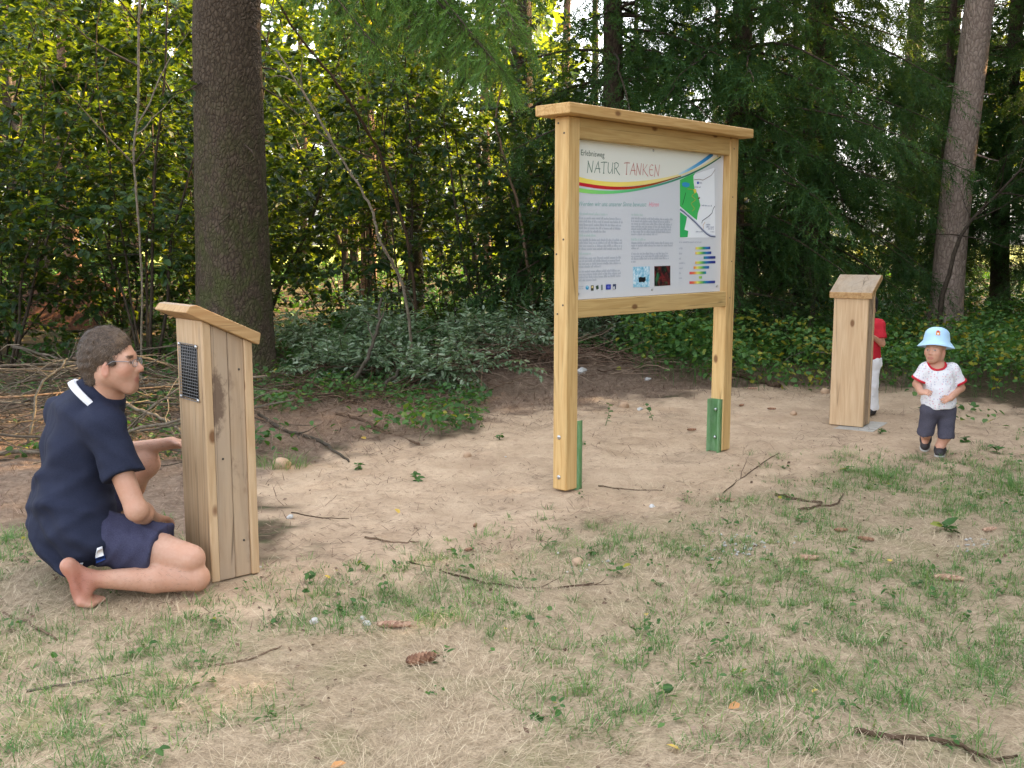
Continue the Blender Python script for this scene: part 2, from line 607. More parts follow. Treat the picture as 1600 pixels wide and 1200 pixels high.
lawnc = k.mix(k.ramp(n3, [(0.35, 0.5), (0.55, 0.0)]), lawnc, (0.14, 0.10, 0.062))
medc = k.mix(k.ramp(n1, [(0.3, 0.0), (0.7, 1.0)]), (0.16, 0.22, 0.05), (0.28, 0.28, 0.08))
c = k.mix(sep.outputs[1], forest, litc)
c = k.mix(sep.outputs[2], c, lawnc)
c = k.mix(sep.outputs[0], c, sandc)
c = k.mix(k.attr('rnd'), c, medc)
k.color(c)
k.bump(k.math('ADD', k.math('MULTIPLY', n2, 1.0), k.math('MULTIPLY', n3, 0.6)), 0.7, 0.018)
tag(mk('ground', Vg, Fg, k.m, smooth=True, rnd=meadow, col=np.stack([zs, zl, zw], -1)), kind='structure')


# ------------------------------------------------------------------ blades, straws, litter on the ground
def strips(base, head, length, width, pitch, bend, rnd):
    """thin curved blades: 5 verts, 3 triangles each"""
    n = len(base)
    h2 = np.stack([np.cos(head), np.sin(head), np.zeros(n)], -1)
    side = np.stack([-np.sin(head), np.cos(head), np.zeros(n)], -1)
    up = np.array((0, 0, 1.0))
    d1 = h2 * np.cos(pitch)[:, None] + up * np.sin(pitch)[:, None]
    p2 = pitch - bend
    d2 = h2 * np.cos(p2)[:, None] + up * np.sin(p2)[:, None]
    m = base + d1 * (length * 0.55)[:, None]
    t = m + d2 * (length * 0.45)[:, None]
    w = (width / 2)[:, None] * side
    V = np.stack([base - w, base + w, m + w * 0.85, m - w * 0.85, t], 1).reshape(-1, 3)
    F = (np.array([[0, 1, 2], [0, 2, 3], [3, 2, 4]])[None] + (np.arange(n) * 5)[:, None, None]).reshape(-1, 3)
    return V, F, np.repeat(rnd, 5)


def spread(n, y0=2.1, y1=9.5, slope=0.62, pad=0.35):
    y = np.sqrt(R.random(n) * (y1 ** 2 - y0 ** 2) + y0 ** 2)
    x = (R.random(n) * 2 - 1) * (slope * y + pad)
    return x, y


def clear_of(x, y):
    """keep growth away from posts, boxes and slab"""
    ok = np.ones(len(x), bool)
    for cx, cy, cr in [(-1.22, 4.24, 0.17), (0.33, 5.71, 0.09), (1.45, 6.87, 0.09), (2.70, 7.86, 0.2)]:
        ok &= np.hypot(x - cx, y - cy) > cr
    return ok


def green_amount(x, y):
    g = vnoise(x, y, 1.15, 21) * 0.55 + vnoise(x, y, 3.4, 22) * 0.45
    return sstep(0.30, 0.58, g + 0.05 * sstep(-1, 3, x))


# dry grass lying on the lawn
x, y = spread(420000, 2.1, 8.6)
s_, l_, w_ = zones(x, y)
keep = (R.random(len(x)) < w_ * (0.72 - 0.45 * green_amount(x, y)) * (1 - 0.55 * s_) * np.clip(4.2 / y, 0.25, 1)) & clear_of(x, y)
x, y = x[keep], y[keep]
n = len(x)
mats = (vnoise(x, y, 0.9, 23) - 0.5) * 9
V, F, r = strips(np.stack([x, y, gh(x, y) + 0.001 + R.random(n) * 0.012], -1), mats + R.normal(0, 0.9, n), R.uniform(0.03, 0.11, n), R.uniform(0.0008, 0.0018, n),
                 np.abs(R.normal(0.02, 0.22, n)), R.uniform(-0.05, 0.4, n), np.clip(R.normal(0.5, 0.26, n), 0, 1))
tag(mk('dry_grass', V, F, M_straw, rnd=r), 'matted dry straw-coloured grass lying over the foreground lawn', 'dry grass', kind='stuff')

# green grass in tufts
tx, ty = spread(23000, 2.1, 10.0)
s_, l_, w_ = zones(tx, ty)
keep = (R.random(len(tx)) < np.maximum(w_, 0.0) * green_amount(tx, ty) * (1 - 0.6 * s_)) & clear_of(tx, ty)
tx, ty = tx[keep], ty[keep]
nb = R.integers(6, 26, len(tx))
ci = np.repeat(np.arange(len(tx)), nb)
n = len(ci)
rad = np.repeat(R.uniform(0.01, 0.07, len(tx)), nb)
a = R.random(n) * 2 * math.pi
q = np.sqrt(R.random(n)) * rad
x, y = tx[ci] + np.cos(a) * q, ty[ci] + np.sin(a) * q
hgt = np.repeat(R.uniform(0.022, 0.085, len(tx)), nb) * R.uniform(0.5, 1.2, n)
tone = np.repeat(R.uniform(0.1, 0.75, len(tx)), nb)
V, F, r = strips(np.stack([x, y, gh(x, y) - 0.002], -1), a + R.normal(0, 0.8, n), hgt, R.uniform(0.0015, 0.0034, n), R.uniform(0.25, 1.3, n), R.uniform(0.1, 1.1, n),
                 np.clip(tone + R.normal(0, 0.15, n), 0, 1))
tag(mk('green_grass', V, F, M_grass, rnd=r), 'sparse green grass tufts growing through the dry lawn', 'grass', kind='stuff')

# twiglets and needles strewn over sand and litter
x, y = spread(70000, 3.2, 12.5, 0.56, 0.4)
s_, l_, w_ = zones(x, y)
fl = sstep(0.42, 0.68, vnoise(x, y, 1.9, 31) * 0.6 + vnoise(x, y, 6, 32) * 0.4)
edge = s_ * (1 - s_) * 4
keep = (R.random(len(x)) < np.clip(s_ * (0.14 + 0.6 * fl) + 0.6 * edge + l_ * 0.95 * (1 - s_) + 0.15 * (1 - w_) * (1 - s_), 0, 1)) & clear_of(x, y)
x, y = x[keep], y[keep]
n = len(x)
V, F, r = strips(np.stack([x, y, gh(x, y) + 0.002 + R.random(n) * 0.02 * (1 - s_[keep])], -1), R.random(n) * 6.28, R.uniform(0.015, 0.11, n), R.uniform(0.0016, 0.0045, n),
                 np.abs(R.normal(0, 0.15, n)) * (1 + 1.6 * l_[keep]), R.uniform(-0.2, 0.3, n), R.random(n))
x2, y2 = spread(76000, 6.4, 12.2, 0.5, 0.3)
s2, l2, w2 = zones(x2, y2)
keep = (R.random(len(x2)) < l2 * (1 - 0.75 * s2) * (0.35 + 0.65 * vnoise(x2, y2, 2.2, 33))) & clear_of(x2, y2)
x2, y2 = x2[keep], y2[keep]
n = len(x2)
V2, F2, r2 = strips(np.stack([x2, y2, gh(x2, y2) + 0.002 + R.random(n) * 0.03], -1), R.random(n) * 6.28, R.uniform(0.03, 0.16, n), R.uniform(0.0025, 0.007, n),
                    np.abs(R.normal(0, 0.22, n)), R.uniform(-0.2, 0.3, n), R.random(n))
F2 = F2 + len(V)
V, F, r = np.concatenate([V, V2]), np.concatenate([F, F2]), np.concatenate([r, r2])
tag(mk('needle_litter', V, F, M_needlelit, rnd=r), 'brown fallen needles and twig scraps strewn along the back of the sand', 'litter', kind='stuff')

# ------------------------------------------------------------------ leaves, trees
LEAF_V = np.array([(0, 0, 0), (0.48, 0, -0.02), (1, 0, -0.10), (0.30, 0.33, 0.07), (0.72, 0.25, 0.03), (0.30, -0.33, 0.07), (0.72, -0.25, 0.03)], float)
LEAF_F = np.array([(0, 1, 3), (1, 4, 3), (1, 2, 4), (0, 5, 1), (1, 5, 6), (1, 6, 2)])
SLIM_V = LEAF_V * np.array((1, 0.55, 1))
DIA_V = np.array([(0, 0, 0), (0.5, 0.34, 0.05), (1, 0, -0.08), (0.5, -0.34, 0.05)], float)
DIA_F = np.array([(0, 1, 2), (0, 2, 3)])


def leaves(soup, pos, heading, size, seed, slim=False, simple=False, tilt=0.35, tone=0.45, tones=0.22):
    g = np.random.default_rng(seed)
    n = len(pos)
    d = unit(heading + g.normal(0, 0.35, (n, 3)) + np.array((0, 0, -0.25)))
    M = frames(d, g.normal(0, tilt, n))
    Vt, Ft = (DIA_V, DIA_F) if simple else ((SLIM_V if slim else LEAF_V), LEAF_F)
    V, F = scatter(Vt, Ft, M, pos, np.asarray(size) * g.uniform(0.6, 1.25, n))
    soup.add(V, F, np.repeat(np.clip(tone + g.normal(0, tones, n), 0, 1), len(Vt)))


def curve_pts(p0, d0, length, n, g, wander=0.15, sag=0.0):
    pts = [np.array(p0, float)]
    d = unit(d0)
    st = length / (n - 1)
    for i in range(n - 1):
        d = unit(d + g.normal(0, wander, 3) + np.array((0, 0, -sag)))
        pts.append(pts[-1] + d * st)
    return np.array(pts)


def sapling(seed, H, stems, spreadf, nleaf, size, low=0.2, tone=0.45, stem_r=0.02, simple=False, mat=None):
    """multi-stemmed leafy understorey tree -> (stem mesh, foliage mesh)"""
    g = np.random.default_rng(seed)
    st, tw, lf = Soup(), [], Soup()
    ends = []
    for i in range(stems):
        a = 2 * math.pi * (i + g.random() * 0.6) / stems
        out = spreadf * g.uniform(0.4, 1.0)
        h = H * g.uniform(0.72, 1.0)
        p = curve_pts((math.cos(a) * 0.09 * (stems > 1), math.sin(a) * 0.09 * (stems > 1), -0.05), (math.cos(a) * out, math.sin(a) * out, 1), h * 1.02, 12, g, 0.09, -0.03)
        r0 = stem_r * g.uniform(0.7, 1.2)
        st.add(*tube(p, np.linspace(r0, r0 * 0.22, 12), 6))
        nb = int(6 + h * 2.6)
        for b in range(nb):
            t = low + (1 - low) * (b + g.random()) / nb
            j = t * 11
            i0 = min(int(j), 10)
            q = p[i0] + (p[i0 + 1] - p[i0]) * (j - i0)
            az = g.random() * 6.28
            bl = H * g.uniform(0.16, 0.34) * (1.12 - 0.55 * t)
            bp = curve_pts(q, (math.cos(az), math.sin(az), g.uniform(0.1, 0.75)), bl, 7, g, 0.16, 0.07)
            st.add(*tube(bp, np.linspace(r0 * 0.35 * (1.2 - t), 0.0015, 7), 4, cap=False))
            ends.append((bp, bl))
            for s in range(g.integers(3, 6)):
                k0 = g.integers(1, 6)
                d = bp[k0 + 1] - bp[k0]
                sp = curve_pts(bp[k0], unit(d) + g.normal(0, 0.6, 3) * (1, 1, 0.5), bl * g.uniform(0.25, 0.55), 5, g, 0.18, 0.10)
                st.add(*tube(sp, np.linspace(0.003, 0.001, 5), 3, cap=False))
                ends.append((sp, bl * 0.4))
    wts = np.array([e[1] for e in ends])
    cnt = np.maximum(2, (nleaf * wts / wts.sum()).astype(int))
    pos, hd = [], []
    for (bp, bl), m in zip(ends, cnt):
        t = (0.12 + 0.88 * np.sqrt(g.random(m))) * (len(bp) - 1.001)
        i0 = t.astype(int)
        pp = bp[i0] + (bp[i0 + 1] - bp[i0]) * (t - i0)[:, None]
        dd = unit(bp[i0 + 1] - bp[i0])
        sd = np.cross(dd, (0, 0, 1.0)) * np.where(g.random(m) < 0.5, 1, -1)[:, None]
        pos.append(pp + g.normal(0, 0.012, (m, 3)))
        hd.append(dd * 0.5 + sd * 0.9)
    pos, hd = np.concatenate(pos), np.concatenate(hd)
    leaves(lf, pos, hd, np.full(len(pos), size), seed + 1, simple=simple, tone=tone)
    return st.mesh('stems', M_stem, True, False), lf.mesh('foliage', mat or M_leaf)


def spray_template(nn, nl, nw, seed):
    g = np.random.default_rng(seed)
    V, F = [], []
    for i in range(nn):
        s = (i + 0.5) / nn
        a = i * 2.4 + g.normal(0, 0.3)
        rad = np.array((0, math.cos(a), math.sin(a)))
        d = unit(np.array((0.75, 0, 0)) + rad * 0.9)
        b = np.array((s, 0, 0))
        w = np.cross(d, rad)
        w = unit(np.array((0, -math.sin(a), math.cos(a)))) * nw / 2
        V += [b - w, b + w, b + d * nl * g.uniform(0.8, 1.1)]
        F.append((3 * i, 3 * i + 1, 3 * i + 2))
    return np.array(V), np.array(F)


def spruce_branch(p0, az, L, g, droop, spacing, lets, wood, r0, hang=0.42, rise=0.1):
    t = np.linspace(0, 1, 9)
    dirh = np.array((math.cos(az), math.sin(az), 0))
    side = np.array((-math.sin(az), math.cos(az), 0))
    pts = p0 + np.outer(t * L, dirh) + np.outer(rise * L * t - droop * L * t ** 2 + 0.35 * droop * L * t ** 3, (0, 0, 1.0))
    pts = pts + np.outer(np.cumsum(g.normal(0, 0.02 * L, 9)) * (t > 0), side)
    wood.add(*tube(pts, np.linspace(r0, 0.003, 9), 5, cap=False))
    nb = max(3, int(L / spacing))
    for i in range(nb):
        tt = 0.14 + 0.86 * (i + g.random()) / nb
        j = min(tt * 8, 7.99)
        i0 = int(j)
        q = pts[i0] + (pts[i0 + 1] - pts[i0]) * (j - i0)
        fw = unit(pts[i0 + 1] - pts[i0])
        for s in (-1, 1):
            ln = hang * g.uniform(0.5, 1.25) * (1.15 - 0.6 * tt) * min(1.0, 0.5 + L * 0.3)
            d = fw * g.uniform(0.3, 0.8) + side * s * g.uniform(0.35, 0.9) + np.array((0, 0, -0.1))
            lets.append((curve_pts(q, d, ln, 5, g, 0.08, 0.24), ln))
    lets.append((pts[-3:][:, :], 0.3))
    return pts


def needle_sprays(lets, soup, step, tmpl, slen, g, tone=0.45, wood=None):
    pos, dr = [], []
    for pl, ln in lets:
        m = max(2, int(ln / step))
        t = (np.arange(m) + g.random(m)) / m * (len(pl) - 1.001)
        i0 = t.astype(int)
        pos.append(pl[i0] + (pl[i0 + 1] - pl[i0]) * (t - i0)[:, None])
        dr.append(unit(pl[i0 + 1] - pl[i0]) + g.normal(0, 0.28, (m, 3)))
        if wood is not None:
            wood.add(*tube(pl, np.linspace(0.0028, 0.0012, len(pl)), 3, cap=False))
    pos, dr = np.concatenate(pos), np.concatenate(dr)
    n = len(pos)
    V, F = scatter(tmpl[0], tmpl[1], frames(dr, g.random(n) * 6.28), pos, slen * g.uniform(0.7, 1.3, n))
    soup.add(V, F, np.repeat(np.clip(tone + g.normal(0, 0.2, n), 0, 1), len(tmpl[0])))


def trunk_tube(H, r0, r1, sides, rings, seed, flare=0.5, lean=(0, 0), rough=0.05, zlow=-0.15):
    g = np.random.default_rng(seed)
    t = np.linspace(0, 1, rings) ** 1.5
    z = zlow + t * (H - zlow)
    cx = lean[0] * z + np.interp(z, np.linspace(zlow, H, 7), g.normal(0, 0.03 * (H / 8), 7) * (np.arange(7) > 0))
    cy = lean[1] * z + np.interp(z, np.linspace(zlow, H, 7), g.normal(0, 0.03 * (H / 8), 7) * (np.arange(7) > 0))
    rad = r0 + (r1 - r0) * (z - zlow) / (H - zlow) + r0 * flare * np.exp(-np.maximum(z, 0) / (r0 * 1.1))
    th = np.arange(sides) * 2 * math.pi / sides
    lob = 1 + 0.16 * flare * np.exp(-np.maximum(z, 0) / (r0 * 1.6))[:, None] * np.cos(th * 5 + 1.3)[None]
    ns = vnoise(np.cos(th)[None] * 2.2 + z[:, None] * 0 + 9, np.sin(th)[None] * 2.2 + z[:, None] * 1.3, 1.0, seed % 50 + 60) - 0.5
    n2 = vnoise(th[None] * 9 * r0 / 0.3 + 0 * z[:, None], z[:, None] * 10, 1.0, seed % 50 + 61) - 0.5
    rr = rad[:, None] * lob * (1 + rough * 1.6 * ns + rough * 0.55 * n2)
    V = np.stack([cx[:, None] + rr * np.cos(th), cy[:, None] + rr * np.sin(th), np.broadcast_to(z[:, None], rr.shape)], -1).reshape(-1, 3)
    i = np.arange(rings - 1)[:, None] * sides
    j = np.arange(sides)[None]
    kk = (j + 1) % sides
    F = np.stack([i + j, i + kk, i + sides + kk, i + sides + j], -1).reshape(-1, 4)
    ax = np.stack([cx, cy, z], -1)
    return V, F, ax


TM_FAR = spray_template(9, 0.40, 0.085, 1)
TM_NEAR = spray_template(26, 0.18, 0.048, 2)


def spruce(seed, H, r0, z0, Lmax, step=0.34, per=5, spacing=0.115, sp_step=0.058, dead=0.0, tone=0.42):
    """-> (trunk mesh, limbs mesh, needle mesh)"""
    g = np.random.default_rng(seed)
    V, F, ax = trunk_tube(H, r0, 0.02, 16, 40, seed, 0.4)
    trunk = make_mesh('trunk', V, F, M_bark_dark, True)
    wood, lets, nd = Soup(), [], Soup()
    z = z0
    while z < H - 0.4:
        u = z / H
        dense = 1.0 if z < 7 else 0.62
        for i in range(per):
            a = g.random() * 6.28
            zz = z + g.uniform(-0.5, 0.5) * step
            L = Lmax * (1.0 - u) ** 0.75 * g.uniform(0.65, 1.12) * (0.75 + 0.25 * sstep(0, 2.5, z - z0))
            p0 = np.array([np.interp(zz, ax[:, 2], ax[:, 0]), np.interp(zz, ax[:, 2], ax[:, 1]), zz])
            spruce_branch(p0, a, L, g, g.uniform(0.65, 1.15) * (1 - 0.6 * u), spacing / dense, lets, wood, 0.010 + 0.006 * L, 0.72, g.uniform(-0.05, 0.2) + 0.35 * u)
        z += step * (1.0 if z < 7 else 1.35)
    for i in range(int(dead)):
        zz = g.uniform(0.4, max(0.6, z0 + 0.6))
        a = g.random() * 6.28
        bp = curve_pts((0, 0, zz), (math.cos(a), math.sin(a), g.uniform(-0.35, 0.15)), g.uniform(0.5, 1.6), 7, g, 0.12, 0.05)
        wood.add(*tube(bp, np.linspace(0.012, 0.002, 7), 4, cap=False))
        for s in range(4):
            k0 = g.integers(1, 6)
            wood.add(*tube(curve_pts(bp[k0], bp[k0 + 1] - bp[k0] + g.normal(0, 0.2, 3), g.uniform(0.2, 0.5), 4, g, 0.2, 0.12), np.linspace(0.004, 0.001, 4), 3, cap=False))
    needle_sprays(lets, nd, sp_step, TM_FAR, 0.14, g, tone)
    return trunk, wood.mesh('limbs', M_bark_dark, True, False), nd.mesh('needles', M_sprneedle)


def plant_tree(name, parts, label, x, y, rotz=0.0, scale=1.0, group=None, cat='tree', dz=0.0):
    t = thing(name, label, cat, (x, y, float(gh(x, y)) + dz), rotz, group)
    t.scale = (scale, scale, scale) if np.isscalar(scale) else scale
    for pn, me in parts:
        link(pn, me, t)
    return t

# ------------------------------------------------------------------ the wood
# the big spruce beside the left listening post
BX, BY = -2.76, 10.2
g = np.random.default_rng(5)
big = thing('spruce_tree', 'thick brown spruce trunk with mossy foot behind the left wooden post', 'tree', (BX, BY, float(gh(BX, BY))))
V, F, ax = trunk_tube(21, 0.372, 0.05, 80, 190, 5, 0.22, (0.030, 0.0), 0.045)
mk('trunk', V, F, M_bark_spruce, big, True)
wood, near, lets_n, lets_f, fn = Soup(), Soup(), [], [], Soup()
for tx, ty, tY, z0 in [(800, 150, 6.6, 4.9), (725, 120, 6.9, 5.0), (640, 90, 7.3, 5.2), (560, 70, 7.7, 5.3), (480, 20, 8.1, 5.4), (850, 10, 7.2, 5.6),
                       (840, 90, 6.6, 5.2), (815, 165, 6.9, 5.0), (765, 150, 6.4, 5.1), (700, 150, 7.2, 5.0), (650, 125, 6.8, 5.2), (590, 120, 7.4, 5.2), (760, 95, 7.0, 5.3), (690, 30, 6.5, 5.7), (600, -10, 6.8, 5.9), (770, -40, 6.3, 6.1)]:
    tip = P(tx, ty, tY) - np.array((BX, BY, 0))
    L = math.hypot(tip[0], tip[1])
    rise = 0.08
    dr = (rise - (tip[2] + 0.18 - z0) / L) / 0.65
    spruce_branch(np.array((0, 0, z0)), math.atan2(tip[1], tip[0]), L, g, dr, 0.052, lets_n, wood, 0.020, 0.52, rise)
lets_n = [l for l in lets_n if np.hypot(l[0][0][0], l[0][0][1]) > 2.0]
needle_sprays(lets_n, near, 0.034, TM_NEAR, 0.115, g, 0.5, wood)
z = 6.4
while z < 20.5:
    for i in range(5):
        spruce_branch(np.array((0, 0, z)), g.random() * 6.28, 4.3 * (1 - z / 22) ** 0.7 * g.uniform(0.7, 1.1), g, 0.6, 0.26, lets_f, wood, 0.03, 0.6, 0.15)
    z += 0.62
needle_sprays(lets_f, fn, 0.12, TM_FAR, 0.17, g)
for i in range(9):     # dead snags on the trunk
    zz, a = g.uniform(1.6, 5.0), g.uniform(-3.4, 0.6)
    wood.add(*tube(curve_pts((0.30 * math.cos(a), 0.30 * math.sin(a), zz), (math.cos(a), math.sin(a), -0.3), g.uniform(0.15, 0.5), 5, g, 0.15, 0.05), np.linspace(0.011, 0.004, 5), 5))
wood.build('limbs', M_bark_dark, big, True, False)
near.build('hanging_needles', M_nearneedle, big)
fn.build('crown', M_sprneedle, big)

# spruces standing as a dark curtain behind the board, and out to the right
SP = [[('trunk', a), ('limbs', b), ('needles', c)] for a, b, c in (
    spruce(31, 13.0, 0.17, 0.9, 2.7, dead=10), spruce(32, 12.0, 0.15, 1.3, 2.5, dead=14, tone=0.36), spruce(33, 15.0, 0.21, 2.3, 3.0, dead=30, tone=0.4, sp_step=0.08))]
plant_tree('spruce_tree', SP[0], 'dense spruce with drooping green branches just right of the information board', 2.75, 12.9, 0.3, 1.0)
plant_tree('spruce_tree', SP[1], 'dark spruce with hanging branches directly behind the information board', 1.15, 12.7, 1.4, 1.05)
plant_tree('spruce_tree', SP[0], 'spruce with long green hanging branch tips above the right wooden post', 4.1, 14.3, 2.5, 1.06)
plant_tree('spruce_tree', SP[1], 'shaded spruce standing just left of the leaning pine trunk', 8.2, 17.2, 3.7, 1.1)
plant_tree('spruce_tree', SP[2], 'spruce with warm lit twigs at the right edge behind the pine', 9.0, 17.4, 5.0, 1.0)
for i, (sx, sy, k_, sc_) in enumerate([(9.0, 4.0, 0, 1.05), (9.6, 7.2, 1, 1.1), (10.4, 10.0, 0, 1.1), (11.2, 12.4, 2, 1.0), (11.6, 6.2, 1, 1.15), (12.2, 12.6, 0, 1.15),
                                       (11.2, 15.2, 1, 1.1), (12.5, 9.2, 2, 1.05), (9.4, 1.2, 1, 1.1), (11.5, 3.0, 0, 1.2), (14.5, 5.5, 2, 1.25), (15.0, 10.5, 0, 1.35), (14.8, 13.5, 1, 1.35), (10.4, 8.2, 0, 1.0), (10.0, 5.4, 0, 1.15), (12.6, 14.6, 1, 1.2), (12.5, 1.0, 1, 1.2), (9.0, -1.5, 0, 1.2)]):  # out-of-view spruces added to keep direct sun off the foreground
    plant_tree('spruce_tree', SP[k_], 'spruce added at the right wood edge, out of view, to block the sun', sx, sy, i * 1.3, sc_ * 1.38, 'added sun-blocking spruces along the right wood edge')
for i, (sx, sy, k_, sc_) in enumerate([(14.6, 17.5, 1, 1.2), (16.5, 21.0, 2, 1.2), (8.6, 20.8, 0, 0.85), (10.8, 18.6, 1, 1.0), (12.6, 21.6, 0, 1.0), (6.0, 25.5, 1, 0.8), (4.8, 16.0, 0, 0.78), (7.0, 16.9, 1, 0.72), (8.3, 14.6, 0, 0.78), (2.2, 18.6, 1, 0.6)]):
    plant_tree('spruce_tree', SP[k_], 'spruce deep in the dim wood behind the front row', sx, sy, i * 2.1, sc_, 'spruces deep in the wood')

# the leaning pine on the right
px_, py_ = 5.87, 13.9
g = np.random.default_rng(8)
pine = thing('pine_tree', 'leaning pine with pale flaky bark standing in green undergrowth at right', 'tree', (px_, py_, float(gh(px_, py_))))
V, F, ax = trunk_tube(16, 0.215, 0.10, 48, 120, 8, 0.35, (0.085, 0.02), 0.05)
mk('trunk', V, F, M_bark_pine, pine, True)
wood, lets, nd = Soup(), [], Soup()
for i in range(34):
    zz = 6.6 + i * 0.27
    p0 = np.array([np.interp(zz, ax[:, 2], ax[:, 0]), np.interp(zz, ax[:, 2], ax[:, 1]), zz])
    spruce_branch(p0, g.random() * 6.28, g.uniform(1.4, 2.8), g, 0.2, 0.16, lets, wood, 0.03, 0.6, 0.3)
for zz, a, ln in [(2.55, -0.15, 0.5), (3.3, 0.1, 0.4), (3.4, 2.9, 0.3), (2.1, -0.4, 0.32), (4.4, 0.2, 0.5)]:
    p0 = np.array([np.interp(zz, ax[:, 2], ax[:, 0]), np.interp(zz, ax[:, 2], ax[:, 1]), zz])
    wood.add(*tube(curve_pts(p0, (math.cos(a), math.sin(a), 0.15), ln, 6, g, 0.1), np.linspace(0.02, 0.006, 6), 6))
needle_sprays(lets, nd, 0.12, TM_FAR, 0.2, g)
wood.build('limbs', M_bark_pine, pine, True, False)
nd.build('crown', M_sprneedle, pine)
# crooked bare sapling leaning across the pine's foot
pl = np.array([P(1466, 500, 12.8), P(1472, 462, 12.8), P(1483, 430, 12.8), P(1490, 398, 12.8), P(1501, 368, 12.9), P(1517, 345, 13.0), P(1535, 326, 13.1), P(1560, 302, 13.2), P(1592, 268, 13.3), P(1640, 240, 13.4)])
pl[0][2] = float(gh(pl[0][0], pl[0][1])) - 0.05
bs = thing('bare_sapling', 'thin crooked bare sapling curving across the foot of the leaning pine', 'sapling', (pl[0][0], pl[0][1], float(gh(pl[0][0], pl[0][1]))))
o0 = np.array(bs.location)
s_ = Soup()
s_.add(*tube(pl - o0, np.linspace(0.034, 0.012, len(pl)), 7, jitter=0.2))
s_.build('stem', M_stem, bs, True, False)
s_ = Soup()
for i in range(16):
    q = pl[4 + i % 6] - o0
    s_.add(*tube(curve_pts(q, g.normal(0, 1, 3) * (1, 0.6, 0.5) + (0.5, 0, 0.2), g.uniform(0.4, 1.2), 6, g, 0.15, 0.06), np.linspace(0.008, 0.002, 6), 4, cap=False))
s_.build('twigs', M_stem, bs, True, False)

# leafy understorey
SA = [[('stems', a), ('foliage', b)] for a, b in (
    sapling(41, 5.6, 5, 0.30, 6500, 0.098, 0.22), sapling(42, 4.4, 6, 0.42, 5500, 0.092, 0.15, 0.4), sapling(43, 6.8, 3, 0.2, 6500, 0.10, 0.28, 0.5),
    sapling(44, 2.3, 8, 0.7, 2000, 0.075, 0.08, 0.4, 0.011))]
BE = [[('stems', a), ('foliage', b)] for a, b in (
    sapling(51, 10.5, 1, 0.1, 9000, 0.13, 0.22, 0.5, 0.09, True, M_leaf2), sapling(52, 8.5, 2, 0.2, 7500, 0.125, 0.12, 0.55, 0.07, True, M_leaf2))]
US = [
    (-4.15, 11.6, 0, 0.0, 1.0, 'hazel clump with several dark stems left of the thick spruce trunk'),
    (-5.7, 11.4, 1, 1.0, 1.05, 'broad-leaved bush hanging low at the left edge above the brushwood'),
    (-5.3, 13.6, 2, 2.2, 1.0, 'tall leafy sapling in the upper left corner of the wood'),
    (-6.9, 13.0, 0, 4.0, 1.1, 'hazel at the far left edge, crown lit yellow-green at the top'),
    (-3.6, 14.2, 1, 3.0, 1.2, 'shaded hazel directly behind the thick spruce trunk'),
    (-1.35, 13.0, 2, 1.2, 0.92, 'slender hazel clump with dark stems right of the thick spruce trunk'),
    (-1.9, 15.2, 0, 5.1, 1.05, 'leafy hazel in front of the golden lit wood left of centre'),
    (-0.15, 12.7, 1, 0.4, 0.85, 'hazel with a bundle of thin upright stems left of the board'),
    (0.75, 14.2, 0, 2.6, 0.9, 'dark leafy hazel half hidden behind the left post of the board'),
    (-2.5, 17.6, 2, 0.9, 1.1, 'backlit hazel deeper in the wood beside the lit far trunk'),
    (-7.6, 16.2, 2, 1.9, 1.2, 'leafy tree deep at the far left beyond the earth mound'),
    (-4.6, 17.2, 1, 2.9, 1.4, 'leafy understorey tree behind the left hazels'),
    (2.3, 16.3, 1, 5.5, 1.1, 'leafy hazel filling the gap behind the right post of the board'),
    (7.9, 13.2, 3, 2.0, 1.15, 'low leafy bush at the right edge below the pine'),
    (-6.3, 12.5, 3, 1.1, 1.05, 'low leafy bush under the hazels at the far left'),
    (-4.9, 12.9, 3, 2.3, 1.1, 'low leafy bush behind the brushwood heap'),
    (-3.5, 12.7, 3, 3.3, 0.95, 'low leafy bush in the shade left of the thick spruce foot'),
    (-2.1, 13.6, 3, 4.4, 1.0, 'low leafy bush behind the pale cut branches'),
    (-0.7, 13.9, 3, 0.2, 1.05, 'low leafy bush between the thick spruce and the board'),
    (-7.6, 14.4, 3, 5.2, 1.3, 'bushy thicket beside the reddish mound at far left'),
    (0.6, 13.2, 3, 2.9, 0.9, 'low leafy bush seen under the panel of the board'),
    (3.4, 12.0, 3, 0.5, 0.55, 'small leafy bush between the board and the right wooden post'),
]
for x, y, k_, rz, sc_, lb in US:
    plant_tree('hazel_bush', SA[k_], lb, x, y, rz, sc_, cat='shrub' if k_ in (1, 3) else 'tree')
for i, (x, y, k_, sc_) in enumerate([(-9.5, 20, 0, 1.0), (-6.2, 21.5, 1, 1.0), (-3.6, 22.5, 0, 0.9), (-0.2, 24.0, 1, 0.85), (-11.5, 25, 1, 1.2), (-7.5, 27, 0, 1.1), (-4.6, 30, 1, 1.2), (-1.0, 27.5, 0, 1.0),
                                     (6.4, 29.5, 1, 0.6), (11.5, 31, 0, 0.6), (-13.5, 30, 0, 1.3), (-9.5, 34, 1, 1.4), (-2.5, 35, 0, 1.3), (-5.5, 36, 0, 1.4)]):
    plant_tree('beech_tree', BE[k_], 'young broadleaf tree deep in the sunlit part of the wood', x, y, i * 1.7, sc_, 'broadleaf trees deep in the wood')

